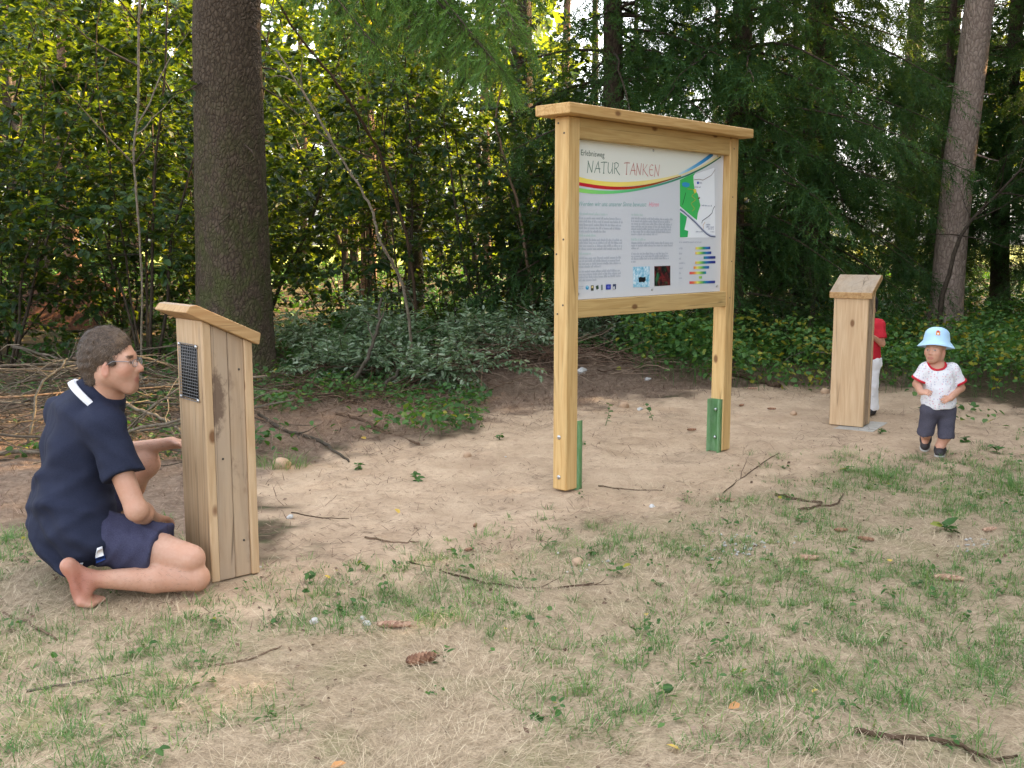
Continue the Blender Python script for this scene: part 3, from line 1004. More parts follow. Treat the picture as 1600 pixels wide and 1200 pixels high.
# tall trunks seen between the leaves
TR = []
for i, (H, r0, bm) in enumerate([(17, 0.15, M_bark_red), (16, 0.20, M_bark_dark), (18, 0.11, M_bark_red)]):
    g = np.random.default_rng(70 + i)
    V, F, ax = trunk_tube(H, r0, 0.04, 14, 36, 70 + i, 0.4, (0.006, 0))
    wd, lets, nd = Soup(), [], Soup()
    for j in range(26):
        zz = H * 0.70 + j * H * 0.0112
        spruce_branch(np.array((0, 0, zz)), g.random() * 6.28, g.uniform(0.8, 1.9), g, 0.35, 0.22, lets, wd, 0.02, 0.45, 0.1)
    for j in range(14):
        a = g.random() * 6.28
        wd.add(*tube(curve_pts((0, 0, g.uniform(1.0, H * 0.6)), (math.cos(a), math.sin(a), -0.1), g.uniform(0.4, 1.3), 5, g, 0.12, 0.06), np.linspace(0.012, 0.003, 5), 4, cap=False))
    needle_sprays(lets, nd, 0.14, TM_FAR, 0.2, g)
    TR.append([('trunk', make_mesh('trunk', V, F, bm, True)), ('limbs', wd.mesh('limbs', M_bark_dark, True, False)), ('crown', nd.mesh('crown', M_sprneedle))])
for x, y, k_, sc_, lb in [
        (-2.72, 19.4, 0, 1.05, 'tall trunk lit golden by the sun right of the thick spruce'),
        (-7.9, 18.6, 0, 1.0, 'reddish bare trunk rising behind the earth mound at left'),
        (-2.05, 22.0, 2, 1.0, 'thin sunlit trunk right of the golden trunk'),
        (0.1, 15.6, 1, 1.0, 'dark bare trunk in the shade just left of the information board'),
        (-1.55, 16.2, 1, 0.8, 'dark slim trunk in the shade left of centre'),
        (7.75, 20.4, 1, 1.0, 'dark trunk just left of the leaning pine'),
        (9.2, 22.5, 0, 1.1, 'far reddish trunk with an orange lit side right of the pine'),
        (4.6, 21.5, 1, 1.0, 'dark far trunk above the right wooden post'),
        (-5.0, 19.5, 2, 1.0, 'thin far trunk left of the thick spruce')]:
    plant_tree('conifer_tree', TR[k_], lb, x, y, x * 3, sc_)
for i, (x, y, k_) in enumerate([(-10.5, 22, 1), (-6.6, 25, 0), (-0.6, 25, 2), (1.6, 30, 0), (6.0, 31, 2), (10.8, 26, 1), (13.8, 24, 0), (-4.0, 33, 1), (-12, 33, 0), (8.0, 36, 0), (3.0, 38, 1), (14.5, 33, 2), (17, 30, 1), (-8, 40, 0), (0, 42, 2), (11, 41, 0)]):
    plant_tree('conifer_tree', TR[k_], 'slim bare trunk far back in the wood', x, y, i, 1.0, 'slim trunks far back in the wood')

# leaf mass of the far wood
g = np.random.default_rng(90)
n = 40000
a = g.uniform(-0.75, 0.75, n)
d = g.uniform(38, 62, n)
xx, yy = np.sin(a) * d, np.cos(a) * d
zz = g.random(n) ** 0.8 * 15
dens = vnoise(a * 14, zz * 0.35, 1.0, 91) * 0.6 + vnoise(a * 40, zz * 1.1, 1.0, 92) * 0.4
kp = dens > 0.36 - 0.20 * sstep(0.10, -0.10, a) + 0.10 * sstep(0, 4, zz) - 0.16 * sstep(2, 0, zz) + 0.12 * sstep(-0.15, 0.25, a) + 0.3 * sstep(7, 12, zz)
s_ = Soup()
leaves(s_, np.stack([xx, yy, zz], -1)[kp], g.normal(0, 1, (n, 3))[kp], np.where(xx[kp] < 4, 0.85, 0.55), 93, simple=True)
tag(s_.build('far_wood', M_farleaf), 'mass of pale green foliage at the far edge of the wood', 'foliage', kind='stuff')


# ------------------------------------------------------------------ undergrowth
def herb_layer(name, label, n, x0, x1, y0, y1, hmax, size, seed, accept, tone=0.45, mat=None):
    g = np.random.default_rng(seed)
    x, y = g.uniform(x0, x1, n), g.uniform(y0, y1, n)
    h = hmax * (0.35 + 0.65 * vnoise(x, y, 0.8, seed) + 0.5 * (vnoise(x, y, 2.7, seed + 1) - 0.5))
    kp = g.random(n) < accept(x, y)
    x, y, h = x[kp], y[kp], h[kp]
    m = len(x)
    z = gh(x, y) + np.maximum(0.02, h * g.random(m) ** 0.6)
    a = g.random(m) * 6.28
    s = Soup()
    hd = np.stack([np.cos(a), np.sin(a), g.normal(0.15, 0.3, m)], -1)
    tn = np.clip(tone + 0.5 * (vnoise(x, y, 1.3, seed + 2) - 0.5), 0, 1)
    near = y < 12.5
    for sel, smp in ((near, False), (~near, True)):
        if sel.sum():
            leaves(s, np.stack([x, y, z], -1)[sel], hd[sel], size * np.ones(sel.sum()), seed + 3 + smp, simple=smp, tone=tn[sel], tilt=0.5)
    # a thin stalk under every sixth leaf
    q = np.arange(0, m, 6)
    b = np.stack([x[q] + g.normal(0, 0.04, len(q)), y[q] + g.normal(0, 0.04, len(q)), gh(x[q], y[q])], -1)
    t = np.stack([x[q], y[q], z[q]], -1)
    w = np.stack([np.cos(a[q]), np.sin(a[q]), 0 * q], -1) * 0.0022
    Vq = np.stack([b - w, b + w, t + w * 0.5, t - w * 0.5], 1).reshape(-1, 3)
    s.add(Vq, np.arange(len(q) * 4).reshape(-1, 4), 0.35)
    return tag(s.build(name, mat or M_herb), label, 'undergrowth', kind='stuff')


def acc_right(x, y):
    front = 9.6 + 0.9 * (vnoise(x, y * 0, 0.9, 95) - 0.5) - 0.9 * sstep(3.6, 4.6, x) + 0.9 * sstep(2.2, 1.2, x)
    return sstep(front - 0.25, front + 0.35, y) * (0.45 + 0.55 * vnoise(x, y, 1.1, 96)) * sstep(1.0, 1.6, x)


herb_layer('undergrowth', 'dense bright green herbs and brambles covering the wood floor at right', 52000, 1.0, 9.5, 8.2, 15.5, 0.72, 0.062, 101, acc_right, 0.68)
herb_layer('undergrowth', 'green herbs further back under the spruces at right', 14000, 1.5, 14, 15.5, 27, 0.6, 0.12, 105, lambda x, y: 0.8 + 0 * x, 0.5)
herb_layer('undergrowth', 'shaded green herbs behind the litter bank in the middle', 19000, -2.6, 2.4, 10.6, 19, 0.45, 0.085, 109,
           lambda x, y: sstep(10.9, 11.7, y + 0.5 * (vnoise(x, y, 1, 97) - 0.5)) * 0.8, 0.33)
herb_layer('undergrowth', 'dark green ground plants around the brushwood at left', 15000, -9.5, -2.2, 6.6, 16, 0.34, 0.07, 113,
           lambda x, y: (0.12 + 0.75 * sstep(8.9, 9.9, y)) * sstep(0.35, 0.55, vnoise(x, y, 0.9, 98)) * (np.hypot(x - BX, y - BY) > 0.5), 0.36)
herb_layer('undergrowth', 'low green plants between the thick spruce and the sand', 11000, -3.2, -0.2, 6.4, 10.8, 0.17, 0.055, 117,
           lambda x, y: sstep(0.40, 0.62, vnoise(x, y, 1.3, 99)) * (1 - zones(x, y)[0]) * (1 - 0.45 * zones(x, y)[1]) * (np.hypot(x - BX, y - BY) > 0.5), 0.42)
herb_layer('undergrowth', 'low green weeds at the right edge behind the toddler', 3600, 2.9, 6.0, 6.3, 9.6, 0.16, 0.055, 121,
           lambda x, y: sstep(0.50, 0.66, vnoise(x, y, 1.2, 94)) * sstep(3.3, 4.4, x + 0.4 * (y - 8)), 0.5)
herb_layer('undergrowth', 'leaf carpet on the floor far back in the left wood', 12000, -16, 2.0, 16, 32, 0.5, 0.13, 125, lambda x, y: 0.75 + 0 * x, 0.45)

# ------------------------------------------------------------------ timber things
M_post = wood_mat('post_timber', (0.66, 0.45, 0.20), (0.52, 0.31, 0.115))
M_cap = wood_mat('cap_timber', (0.60, 0.385, 0.16), (0.45, 0.25, 0.085))
M_rail = wood_mat('rail_timber', (0.58, 0.40, 0.17), (0.46, 0.29, 0.11))
M_larch = wood_mat('larch_board', (0.60, 0.425, 0.26), (0.49, 0.32, 0.175))
M_pale_strip = wood_mat('fresh_strip', (0.74, 0.52, 0.26), (0.62, 0.40, 0.17), knots=False)
M_greyboard = wood_mat('weathered_board', (0.48, 0.345, 0.225), (0.37, 0.255, 0.16), 1.0, True, (0.41, 0.31, 0.22), 0.75, (0.20, 0.13, 0.085))
M_stained = wood_mat('stained_board', (0.48, 0.345, 0.225), (0.37, 0.255, 0.16), 1.0, True, (0.41, 0.31, 0.22), 0.75)
k = Mat.__new__(Mat)
k.m, k.t = M_stained, M_stained.node_tree
k.b, k.out = k.t.nodes['Principled BSDF'], k.t.nodes['Material Output']
old = k.b.inputs['Base Color'].links[0].from_socket
sz = k.n('ShaderNodeSeparateXYZ')
k.l(k.coord('Object'), sz.inputs[0])
zz_ = k.math('ABSOLUTE', k.math('SUBTRACT', sz.outputs[2], 0.26))
wb = k.noise(k.coord('Object', (1, 1, 0.6)), 28, 4, 0.7)
st_ = k.math('SUBTRACT', k.math('ADD', k.math('MULTIPLY', wb, 0.5), -0.06), k.math('MULTIPLY', zz_, 1.15))
st_ = k.ramp(k.math('SUBTRACT', st_, k.math('MULTIPLY', k.math('ABSOLUTE', k.math('SUBTRACT', sz.outputs[0], -0.018)), 3.2)), [(0.0, 0.0), (0.10, 0.8)])
k.color(k.mix(st_, old, (0.11, 0.068, 0.048)))
M_roofedge = wood_mat('roof_board', (0.50, 0.32, 0.15), (0.36, 0.20, 0.085))
M_rooftop = wood_mat('roof_board_top', (0.40, 0.30, 0.205), (0.28, 0.20, 0.13), 1.0, False, (0.35, 0.285, 0.215), 0.8)
M_steel = plain('zinc_steel', (0.55, 0.56, 0.57), 0.38, 0.5, 1.0, 0.15, 60)
M_screw = plain('dark_screw', (0.10, 0.085, 0.07), 0.5, 0.5, 0.8)
M_meshwire = plain('mesh_wire', (0.20, 0.20, 0.20), 0.5, 0.5, 0.6)
M_black = plain('painted_dark_inside', (0.012, 0.010, 0.009), 0.9, 0.1)  # flat black standing in for the shade inside the posts
k = Mat('green_steel', 0.55, 0.4)
nz = k.noise(k.coord('Object', (1, 1, 0.35)), 30, 5, 0.7)
k.color(k.mix(k.ramp(nz, [(0.45, 0.0), (0.75, 0.75)]), (0.10, 0.22, 0.075), (0.22, 0.33, 0.19)))
M_green = k.m
M_concrete = plain('concrete', (0.42, 0.40, 0.36), 0.9, 0.15, 0.0, 0.2, 18)
M_panel = plain('panel_white', (0.66, 0.68, 0.72), 0.32, 0.45)
k = Mat('print_ink', 0.42, 0.35)
k.color(k.attr('tone', 'Color'))
M_ink = k.m

# ---- information board
u = np.array((0.695, 0.719, 0.0))
u = u / np.linalg.norm(u)
c0 = np.array((0.303, 5.644, 0.0))
board = thing('information_board', 'large wooden information board with white printed panel and small roof beam', 'sign', c0, math.atan2(u[1], u[0]))
# local frame: x along the board, -y towards the viewer, z up
WID = 1.707


def bolt(name, parent, p, axis, r=0.009, h=0.006, mat=None):
    """hexagon or round head standing out along an axis of the parent"""
    axis = np.asarray(axis, float)
    s = Soup()
    s.add(*tube(np.array([p, np.asarray(p) + axis * h * 0.7, np.asarray(p) + axis * h]), [r, r, r * 0.7], 8))
    return s.build(name, mat or M_steel, parent, False, False)


def post(x0, foot):
    o = box('post', (x0, 0.0, foot), (x0 + 0.10, 0.10, 2.080), M_post, board, 0.006)
    return o


pl_ = post(0.0, 0.012)
pr_ = post(1.607, 0.006)
box('top_rail', (0.1005, 0.004, 1.968), (1.6065, 0.052, 2.0795), M_rail, board, 0.003).rotation_euler = (0, 0, 0)
box('bottom_rail', (0.1005, 0.003, 0.985), (1.6065, 0.052, 1.083), M_rail, board, 0.003)
box('backing_board', (0.1005, 0.0565, 1.0835), (1.6065, 0.075, 1.9675), M_rail, board, 0.0)
capo = box('roof_beam', (-0.075, -0.075, 2.081), (1.762, 0.175, 2.138), M_cap, board, 0.004)
for o in board.children:           # grain along the length of the horizontal pieces
    if o.name.split('.')[0] in ('top_rail', 'bottom_rail', 'roof_beam', 'backing_board'):
        o.data.transform(Matrix.Rotation(math.radians(90), 4, 'Y'))
        o.rotation_euler = (0, math.radians(-90), 0)
for p in [(0.0, 0.030, 1.99), (0.0, 0.072, 2.045), (0.0, 0.03, 1.06), (0.0, 0.07, 1.01), (0.0, 0.03, 1.42), (0.0, 0.08, 1.34)]:
    bolt('screw', board, (p[0] + 0.001, p[1], p[2]), (-1, 0, 0), 0.006, 0.003, M_screw)
for p in [(1.65, 0.0, 2.01), (1.65, 0.0, 1.70), (1.66, 0.0, 1.28), (1.65, 0.0, 1.04)]:
    bolt('screw', board, (p[0], p[1] + 0.001, p[2]), (0, -1, 0), 0.005, 0.003, M_screw)
for z in (0.085, 0.315):
    bolt('bolt', board, (0.001, 0.052, z), (-1, 0, 0), 0.013, 0.006)
# green steel anchors: U-profiles screwed to the inner sides of the posts
for xa, sgn, top in ((0.1005, 1, 0.40), (1.6065, -1, 0.36)):
    s = Soup()
    prof = [(0, 0.006), (0.048, 0.006), (0.048, 0.012), (0.006, 0.012), (0.006, 0.088), (0.048, 0.088), (0.048, 0.094), (0, 0.094)]
    lo = [(xa + sgn * a, b, -0.12) for a, b in prof]
    hi = [(xa + sgn * a, b, top) for a, b in prof]
    n = len(prof)
    s.add(np.array(lo + hi), [np.array([(i, (i + 1) % n, n + (i + 1) % n, n + i) for i in range(n)])])
    s.F.append(np.array([[n + i for i in (0, 1, 2, 3)], [n + i for i in (0, 3, 4, 7)], [n + i for i in (4, 5, 6, 7)]]))
    an = s.build('ground_anchor', M_green, board, False, False)
    for z in (0.10, 0.29):
        b = bolt('bolt', an, (xa + sgn * 0.006, 0.05, z), (sgn, 0, 0), 0.011, 0.014)
# concrete footing just under the sand surface is hidden; the panel follows
PY = 0.050       # depth of panel face behind the post fronts
panel = box('panel', (0.1015, PY, 1.0845), (1.6055, PY + 0.006, 1.9665), M_panel, board, 0.0)
n_ = np.array((u[1], -u[0], 0.0))        # outward normal of the board


def pan(x, y):
    """photo position -> (along, up) on the panel face"""
    d = ray(x, y)
    o = np.array((0, 0, EYE))
    q = c0 - n_ * PY
    t = ((q - o) @ n_) / (d @ n_)
    p = o + d * t
    return (p - c0) @ u, p[2]


pc = np.array(panel.location)


def ink(name, V2, F, col, lift):
    """flat printed shape on the panel, V2 in (along, up)"""
    V2 = np.asarray(V2, float)
    V = np.stack([V2[:, 0] - pc[0], np.full(len(V2), PY - lift - pc[1]), V2[:, 1] - pc[2]], -1)
    col = np.asarray(col, float)
    if col.ndim == 1:
        col = np.tile(col, (len(V), 1))
    return mk(name, V, F, M_ink, panel, False, None, col)


def band(name, top, bot, cols, lift, n=36):
    tp = np.array([pan(*p) for p in top])
    bt = np.array([pan(*p) for p in bot])
    xs = np.linspace(max(tp[0, 0], bt[0, 0]), min(tp[-1, 0], bt[-1, 0]), n)

    def fit(q):
        c = np.polyfit(q[:, 0], q[:, 1], 4 if len(q) > 6 else min(2, len(q) - 1))
        return np.polyval(c, xs)
    a, b = fit(tp), fit(bt)
    b = np.minimum(b, a)
    V = np.concatenate([np.stack([xs, a], -1), np.stack([xs, b], -1)])
    i = np.arange(n - 1)
    F = np.stack([i, i + n, i + n + 1, i + 1], -1)
    t = (xs - xs[0]) / (xs[-1] - xs[0])
    c = np.stack([np.interp(t, np.linspace(0, 1, len(cols)), [q[j] for q in cols]) for j in range(3)], -1)
    ink(name, V, F, np.concatenate([c, c]), lift)


def srgb(*c):
    return tuple(((v / 255 + 0.055) / 1.055) ** 2.4 if v > 10 else v / 255 / 12.92 for v in c)


# greyish header field above the sweep
xl, xr, zt, zb = 0.1025, 1.6045, 1.9655, 1.0855
hd_t = [(902, 218), (960, 223), (1010, 228), (1060, 233), (1125, 239.5)]
swt = [(902, 275.5), (917, 279), (932, 282), (950, 284), (975, 284.5), (1000, 283), (1010, 281.5), (1050, 275), (1070, 269), (1090, 262), (1110, 251), (1125, 240.5)]
band('header_field', hd_t, swt, [srgb(232, 232, 222)], 0.0004)
ybot = [(902, 284), (920, 287.5), (940, 290), (965, 291.5), (990, 291), (1010, 288.5), (1040, 281), (1064, 274.5), (1085, 267), (1100, 260), (1115, 251.5), (1126, 244)]
band('yellow_sweep', swt, ybot, [srgb(248, 226, 100), srgb(250, 226, 120), srgb(240, 222, 160), srgb(225, 216, 170)], 0.0008)
rbot = [(902, 289.5), (925, 293.5), (950, 296), (970, 296.3), (990, 295), (1010, 291.5), (1040, 283.6), (1066, 275.2)]
band('red_sweep', ybot[:8], rbot, [srgb(205, 40, 60), srgb(200, 45, 45), srgb(170, 75, 30), srgb(120, 80, 30)], 0.0010)
gtop = [(902, 293), (920, 296), (950, 297.5), (980, 296.5), (1010, 292), (1040, 284), (1070, 274), (1090, 265.5), (1110, 254.5), (1126, 244)]
gbot = [(902, 300), (925, 302.5), (945, 303), (970, 301.5), (990, 299), (1010, 295.5), (1040, 287), (1062, 280), (1080, 272.5), (1100, 262.8), (1115, 254), (1126, 246)]
band('green_sweep', gtop, gbot, [srgb(155, 225, 110), srgb(110, 210, 130), srgb(80, 165, 140), srgb(45, 125, 90), srgb(30, 95, 60)], 0.0012)
band('blue_sweep', [(1056, 273), (1080, 260.5), (1100, 247.5), (1114, 236.5)], [(1060, 274), (1085, 263), (1105, 250), (1122, 237)],
     [srgb(205, 225, 235), srgb(120, 190, 230), srgb(60, 150, 215), srgb(55, 125, 185)], 0.0014)


def text(name, body, p0, p1, capz, col, font_shear=0.0, bold=0.0):
    """line of lettering from p0 to p1 (photo positions of the baseline ends)"""
    a, b = np.array(pan(*p0)), np.array(pan(*p1))
    cu = bpy.data.curves.new(name, 'FONT')
    cu.body = body
    cu.shear = font_shear
    cu.offset = bold
    cu.resolution_u = 2
    tmp = bpy.data.objects.new(name, cu)
    COL.objects.link(tmp)
    dg = bpy.context.evaluated_depsgraph_get()
    me = bpy.data.meshes.new_from_object(tmp.evaluated_get(dg))
    bpy.data.objects.remove(tmp)
    V = np.empty(len(me.vertices) * 3, np.float32)
    me.vertices.foreach_get('co', V)
    V = V.reshape(-1, 3)
    w = V[:, 0].max() - V[:, 0].min()
    sx = np.linalg.norm(b - a) / w
    d = (b - a) / np.linalg.norm(b - a)
    nn = np.array((-d[1], d[0]))
    q = a + np.outer((V[:, 0] - V[:, 0].min()) * sx, d) + np.outer(V[:, 1] / 0.69 * capz, nn)
    W = np.stack([q[:, 0] - pc[0], np.full(len(q), PY - 0.0018 - pc[1]), q[:, 1] - pc[2]], -1)
    me.vertices.foreach_set('co', W.astype(np.float32).ravel())
    ca = me.attributes.new('tone', 'FLOAT_COLOR', 'POINT')
    ca.data.foreach_set('color', np.tile(np.array((*col, 1), np.float32), (len(V), 1)).ravel())
    me.materials.clear()
    me.materials.append(M_ink)
    me.update()
    return link(name, me, panel)


text('lettering', 'Erlebnisweg', (907.5, 242.5), (944, 246.2), 0.031, srgb(95, 110, 95))
# title in pen strokes
GLY = {
    'N': [[(0.02, -0.08), (0.12, 0.5), (0.16, 1.0)], [(0.10, 1.02), (0.35, 0.5), (0.62, 0.0)], [(0.62, 0.0), (0.70, 0.5), (0.80, 1.05)]],
    'A': [[(-0.04, -0.04), (0.25, 0.55), (0.52, 1.04)], [(0.48, 0.98), (0.58, 0.5), (0.72, -0.02)], [(0.10, 0.34), (0.4, 0.38), (0.78, 0.36)]],
    'T': [[(0.0, 0.94), (0.4, 1.0), (0.86, 0.99)], [(0.44, 0.99), (0.40, 0.5), (0.36, 0.0)], [(0.26, 0.0), (0.36, -0.02), (0.48, 0.02)]],
    'U': [[(0.10, 1.0), (0.04, 0.5), (0.08, 0.14), (0.24, 0.0), (0.44, 0.12), (0.58, 0.42)], [(0.70, 1.02), (0.62, 0.5), (0.66, -0.02)]],
    'R': [[(0.14, 0.98), (0.10, 0.5), (0.06, 0.0)], [(0.0, 0.92), (0.3, 1.04), (0.60, 0.94), (0.62, 0.72), (0.42, 0.54), (0.16, 0.48)], [(0.26, 0.5), (0.5, 0.2), (0.84, -0.10)]],
    'K': [[(0.12, 1.02), (0.08, 0.5), (0.04, 0.0)], [(0.70, 1.0), (0.4, 0.68), (0.12, 0.48)], [(0.16, 0.5), (0.45, 0.22), (0.86, -0.08)]],
    'E': [[(0.68, 0.92), (0.42, 1.0), (0.16, 0.78), (0.08, 0.42), (0.20, 0.08), (0.46, 0.0), (0.70, 0.10)], [(0.12, 0.52), (0.35, 0.54), (0.62, 0.54)]],
}
ADV = {'N': 0.98, 'A': 0.86, 'T': 0.92, 'U': 0.86, 'R': 0.94, 'K': 0.94, 'E': 0.86}


def pen(word, p0, p1, capz, col, wd=0.0048):
    a, b = np.array(pan(*p0)), np.array(pan(*p1))
    d = (b - a) / np.linalg.norm(b - a)
    nn = np.array((-d[1], d[0]))
    total = sum(ADV[ch] for ch in word) - 0.12
    sx = np.linalg.norm(b - a) / total
    x = 0.0
    for ch in word:
        V, F = [], []
        for st in GLY[ch]:
            q = np.array(st)
            t = np.linspace(0, len(q) - 1, 4 * len(q))
            q = np.stack([np.interp(t, np.arange(len(q)), q[:, 0]), np.interp(t, np.arange(len(q)), q[:, 1])], -1)
            pts = a + np.outer((q[:, 0] + x) * sx, d) + np.outer(q[:, 1] * capz, nn)
            tg = unit(np.gradient(pts, axis=0))
            nr = np.stack([-tg[:, 1], tg[:, 0]], -1)
            w = wd * (0.55 + 0.55 * np.abs(tg @ np.array((0.6, -0.8)))) / 2
            i0 = len(V)
            m = len(pts)
            V += list(pts + nr * w[:, None]) + list(pts - nr * w[:, None])
            F += [(i0 + j, i0 + m + j, i0 + m + j + 1, i0 + j + 1) for j in range(m - 1)]
        ink('title_letter', np.array(V), np.array(F), col, 0.0018)
        x += ADV[ch]


pen('NATUR', (917, 269), (968, 272), 0.062, srgb(92, 125, 108))
pen('TANKEN', (974.5, 272), (1030.5, 275.5), 0.066, srgb(196, 118, 110))
text('lettering', 'Werden wir uns unserer Sinne bewusst:', (904, 322), (1010, 322.6), 0.026, srgb(150, 190, 186), 0.25)
text('lettering', 'H\u00f6ren', (1013.5, 322.7), (1029, 322.8), 0.028, srgb(236, 150, 170), 0.25)

# body copy too small to read: rows of letter-sized ticks
g = np.random.default_rng(3)


def copy_rows(name, xl0, xr0, ytops, last, col, capz=0.0105):
    """rows from photo x xl0 to xr0; ytops = photo y at the left end"""
    V, F = [], []
    (u0, _), (u1, _) = pan(xl0, ytops[0]), pan(xr0, ytops[0])
    for i, yy in enumerate(ytops):
        zz = pan(xl0, yy)[1]
        end = u0 + (u1 - u0) * (last if i == len(ytops) - 1 else g.uniform(0.94, 1.0))
        x = u0
        while x < end - 0.008:
            for j in range(g.integers(2, 10)):
                if x > end - 0.006:
                    break
                h = capz * (1.35 if g.random() < 0.25 else 0.85)
                w = g.uniform(0.0028, 0.0046)
                n0 = len(V)
                V += [(x, zz), (x + w, zz), (x + w, zz + h), (x, zz + h)]
                F.append((n0, n0 + 1, n0 + 2, n0 + 3))
                x += w + 0.0021
            x += 0.0055
    ink(name, np.array(V), np.array(F), col, 0.0018)


GREY = srgb(184, 190, 200)
PALEG = srgb(192, 212, 208)
copy_rows('paragraph', 904, 974, [342, 347.3, 352.6, 357.8, 363], 0.6, GREY)
copy_rows('paragraph', 904, 974, [376.5, 381, 385.8, 390.6], 0.97, GREY)
copy_rows('paragraph', 904, 974, [405, 409.6, 414, 418.6], 0.5, GREY)
copy_rows('paragraph', 904, 974, [426, 430.5, 435, 439.7], 0.42, GREY)
copy_rows('heading', 904, 950, [335.5], 1.0, PALEG, 0.012)
copy_rows('heading', 904, 931, [369.5], 1.0, PALEG, 0.012)
copy_rows('heading', 904, 924, [398], 1.0, PALEG, 0.012)
copy_rows('paragraph', 986, 1052, [342.5, 346.8, 351, 355.2, 359.3, 363.4, 367.4], 0.62, GREY)
copy_rows('paragraph', 986, 1052, [381, 385.2, 389.5], 0.18, GREY)
copy_rows('paragraph', 986, 1047, [398, 402, 406, 410.3], 0.12, GREY)
copy_rows('heading', 986, 1005, [337], 1.0, PALEG, 0.012)
copy_rows('heading', 986, 1009, [376], 1.0, PALEG, 0.012)
copy_rows('caption', 1061, 1096, [379.6], 1.0, GREY, 0.009)
for yy, xe in [(389.5, 1068), (397.5, 1066), (405.5, 1065), (412.5, 1071), (420.5, 1067), (428, 1064), (435.8, 1066)]:
    copy_rows('caption', 1060.5, xe, [yy], 1.0, GREY, 0.010)


def quad_px(name, pts, col, lift=0.0018):
    V = np.array([pan(*p) for p in pts])
    return ink(name, V, np.array([list(range(len(V)))]), col, lift)


# sound range bars with their colour scale
SCALE = [(0.0, srgb(222, 70, 90)), (0.18, srgb(240, 130, 80)), (0.3, srgb(238, 232, 110)), (0.42, srgb(160, 210, 90)), (0.54, srgb(40, 150, 110)), (0.66, srgb(40, 120, 190)), (0.8, srgb(45, 65, 150)), (1.0, srgb(40, 50, 130))]
for yy, xa, xb in [(387.8, 1086.5, 1109.5), (395.4, 1086, 1111), (402.8, 1099, 1117.5), (410.2, 1086, 1117.5), (418.0, 1083.5, 1107.7), (426.3, 1077, 1103), (433.5, 1091.5, 1096.5), (441.2, 1077, 1117)]:
    n = 14
    xs = np.linspace(xa, xb, n)
    sl = -0.028
    tp = [pan(x, yy - 2.1 + sl * (x - 1095)) for x in xs]
    bt = [pan(x, yy + 1.9 + sl * (x - 1095)) for x in xs]
    cc = np.array([[np.interp((x - 1077) / 40.5, [q[0] for q in SCALE], [q[1][j] for q in SCALE]) for j in range(3)] for x in xs])
    i = np.arange(n - 1)
    ink('scale_bar', np.array(tp + bt), np.stack([i, i + n, i + n + 1, i + 1], -1), np.concatenate([cc, cc]), 0.0018)

# map
quad_px('map_sheet', [(1062, 280), (1116, 262), (1117.5, 371), (1062, 371.5)], srgb(240, 243, 248), 0.0006)
quad_px('map_wood', [(1062, 281), (1075, 275), (1086, 270.5), (1083, 275), (1083.5, 285), (1085, 296), (1090, 303), (1092, 312), (1094, 321), (1090, 333), (1088.5, 344), (1075, 333), (1062, 322)], srgb(72, 188, 98), 0.0018)
quad_px('map_wood', [(1062, 331), (1073, 339), (1071, 350), (1069, 359), (1075, 361), (1074, 370.5), (1062, 371)], srgb(58, 180, 100), 0.0018)
quad_px('map_lake', [(1065, 286), (1070, 284.5), (1077, 286.5), (1077, 291), (1072, 293), (1066, 291)], srgb(60, 150, 200), 0.0022)


def line_px(name, pts, w, col, lift=0.0024):
    q = np.array([pan(*p) for p in pts])
    t = np.linspace(0, len(q) - 1, 5 * len(q))
    q = np.stack([np.interp(t, np.arange(len(q)), q[:, j]) for j in range(2)], -1)
    tg = unit(np.gradient(q, axis=0))
    nr = np.stack([-tg[:, 1], tg[:, 0]], -1) * w / 2
    m = len(q)
    i = np.arange(m - 1)
    ink(name, np.concatenate([q + nr, q - nr]), np.stack([i, i + m, i + m + 1, i + 1], -1), col, lift)


line_px('map_road', [(1062, 326.5), (1068, 331), (1076, 338), (1086, 347), (1096, 357.5), (1104, 365), (1110, 368.5), (1117.5, 369.5)], 0.016, srgb(190, 196, 215))
line_px('map_road', [(1062, 327), (1068, 331.3), (1076, 338.6), (1086, 347.6), (1096, 358), (1104, 366), (1110, 369.2), (1117.5, 370)], 0.006, srgb(60, 70, 110), 0.0028)
line_px('map_road', [(1096, 349), (1097, 345), (1101, 342), (1107, 338), (1112, 333), (1114, 326), (1116.5, 322)], 0.005, srgb(80, 85, 95))
line_px('map_road', [(1084, 281), (1092, 280), (1098, 281.5), (1104, 278), (1111, 274), (1117, 265)], 0.0035, srgb(150, 130, 130))
line_px('map_path', [(1071, 301), (1069, 309), (1066, 320)], 0.005, srgb(25, 60, 40))
line_px('map_path', [(1074, 295), (1082, 296), (1085, 302), (1080, 306), (1087, 312), (1079, 318), (1085, 326), (1081, 330)], 0.0035, srgb(190, 170, 60))
line_px('map_path', [(1101, 347), (1098, 352), (1099, 358)], 0.0035, srgb(200, 150, 90))
quad_px('map_mark', [(1088.5, 284), (1091.5, 283.8), (1091.5, 287.5), (1088.5, 287.7)], srgb(50, 90, 190), 0.0026)
quad_px('map_mark', [(1083, 296), (1087, 295), (1088, 300), (1085, 302)], srgb(235, 215, 90), 0.0026)
quad_px('map_mark', [(1090, 309.5), (1093, 307.5), (1093, 310), (1090.5, 311.5)], srgb(120, 70, 30), 0.0026)
for a_, b_, c_ in [(1092, 1098, 286.5), (1085, 1095, 293), (1096, 1112, 322), (1103, 1110, 352), (1103, 1116, 355.5), (1106, 1115, 358.5), (1110, 1116, 363), (1087, 1098, 363)]:
    copy_rows('map_name', a_, b_, [c_], 1.0, srgb(150, 155, 175), 0.008)

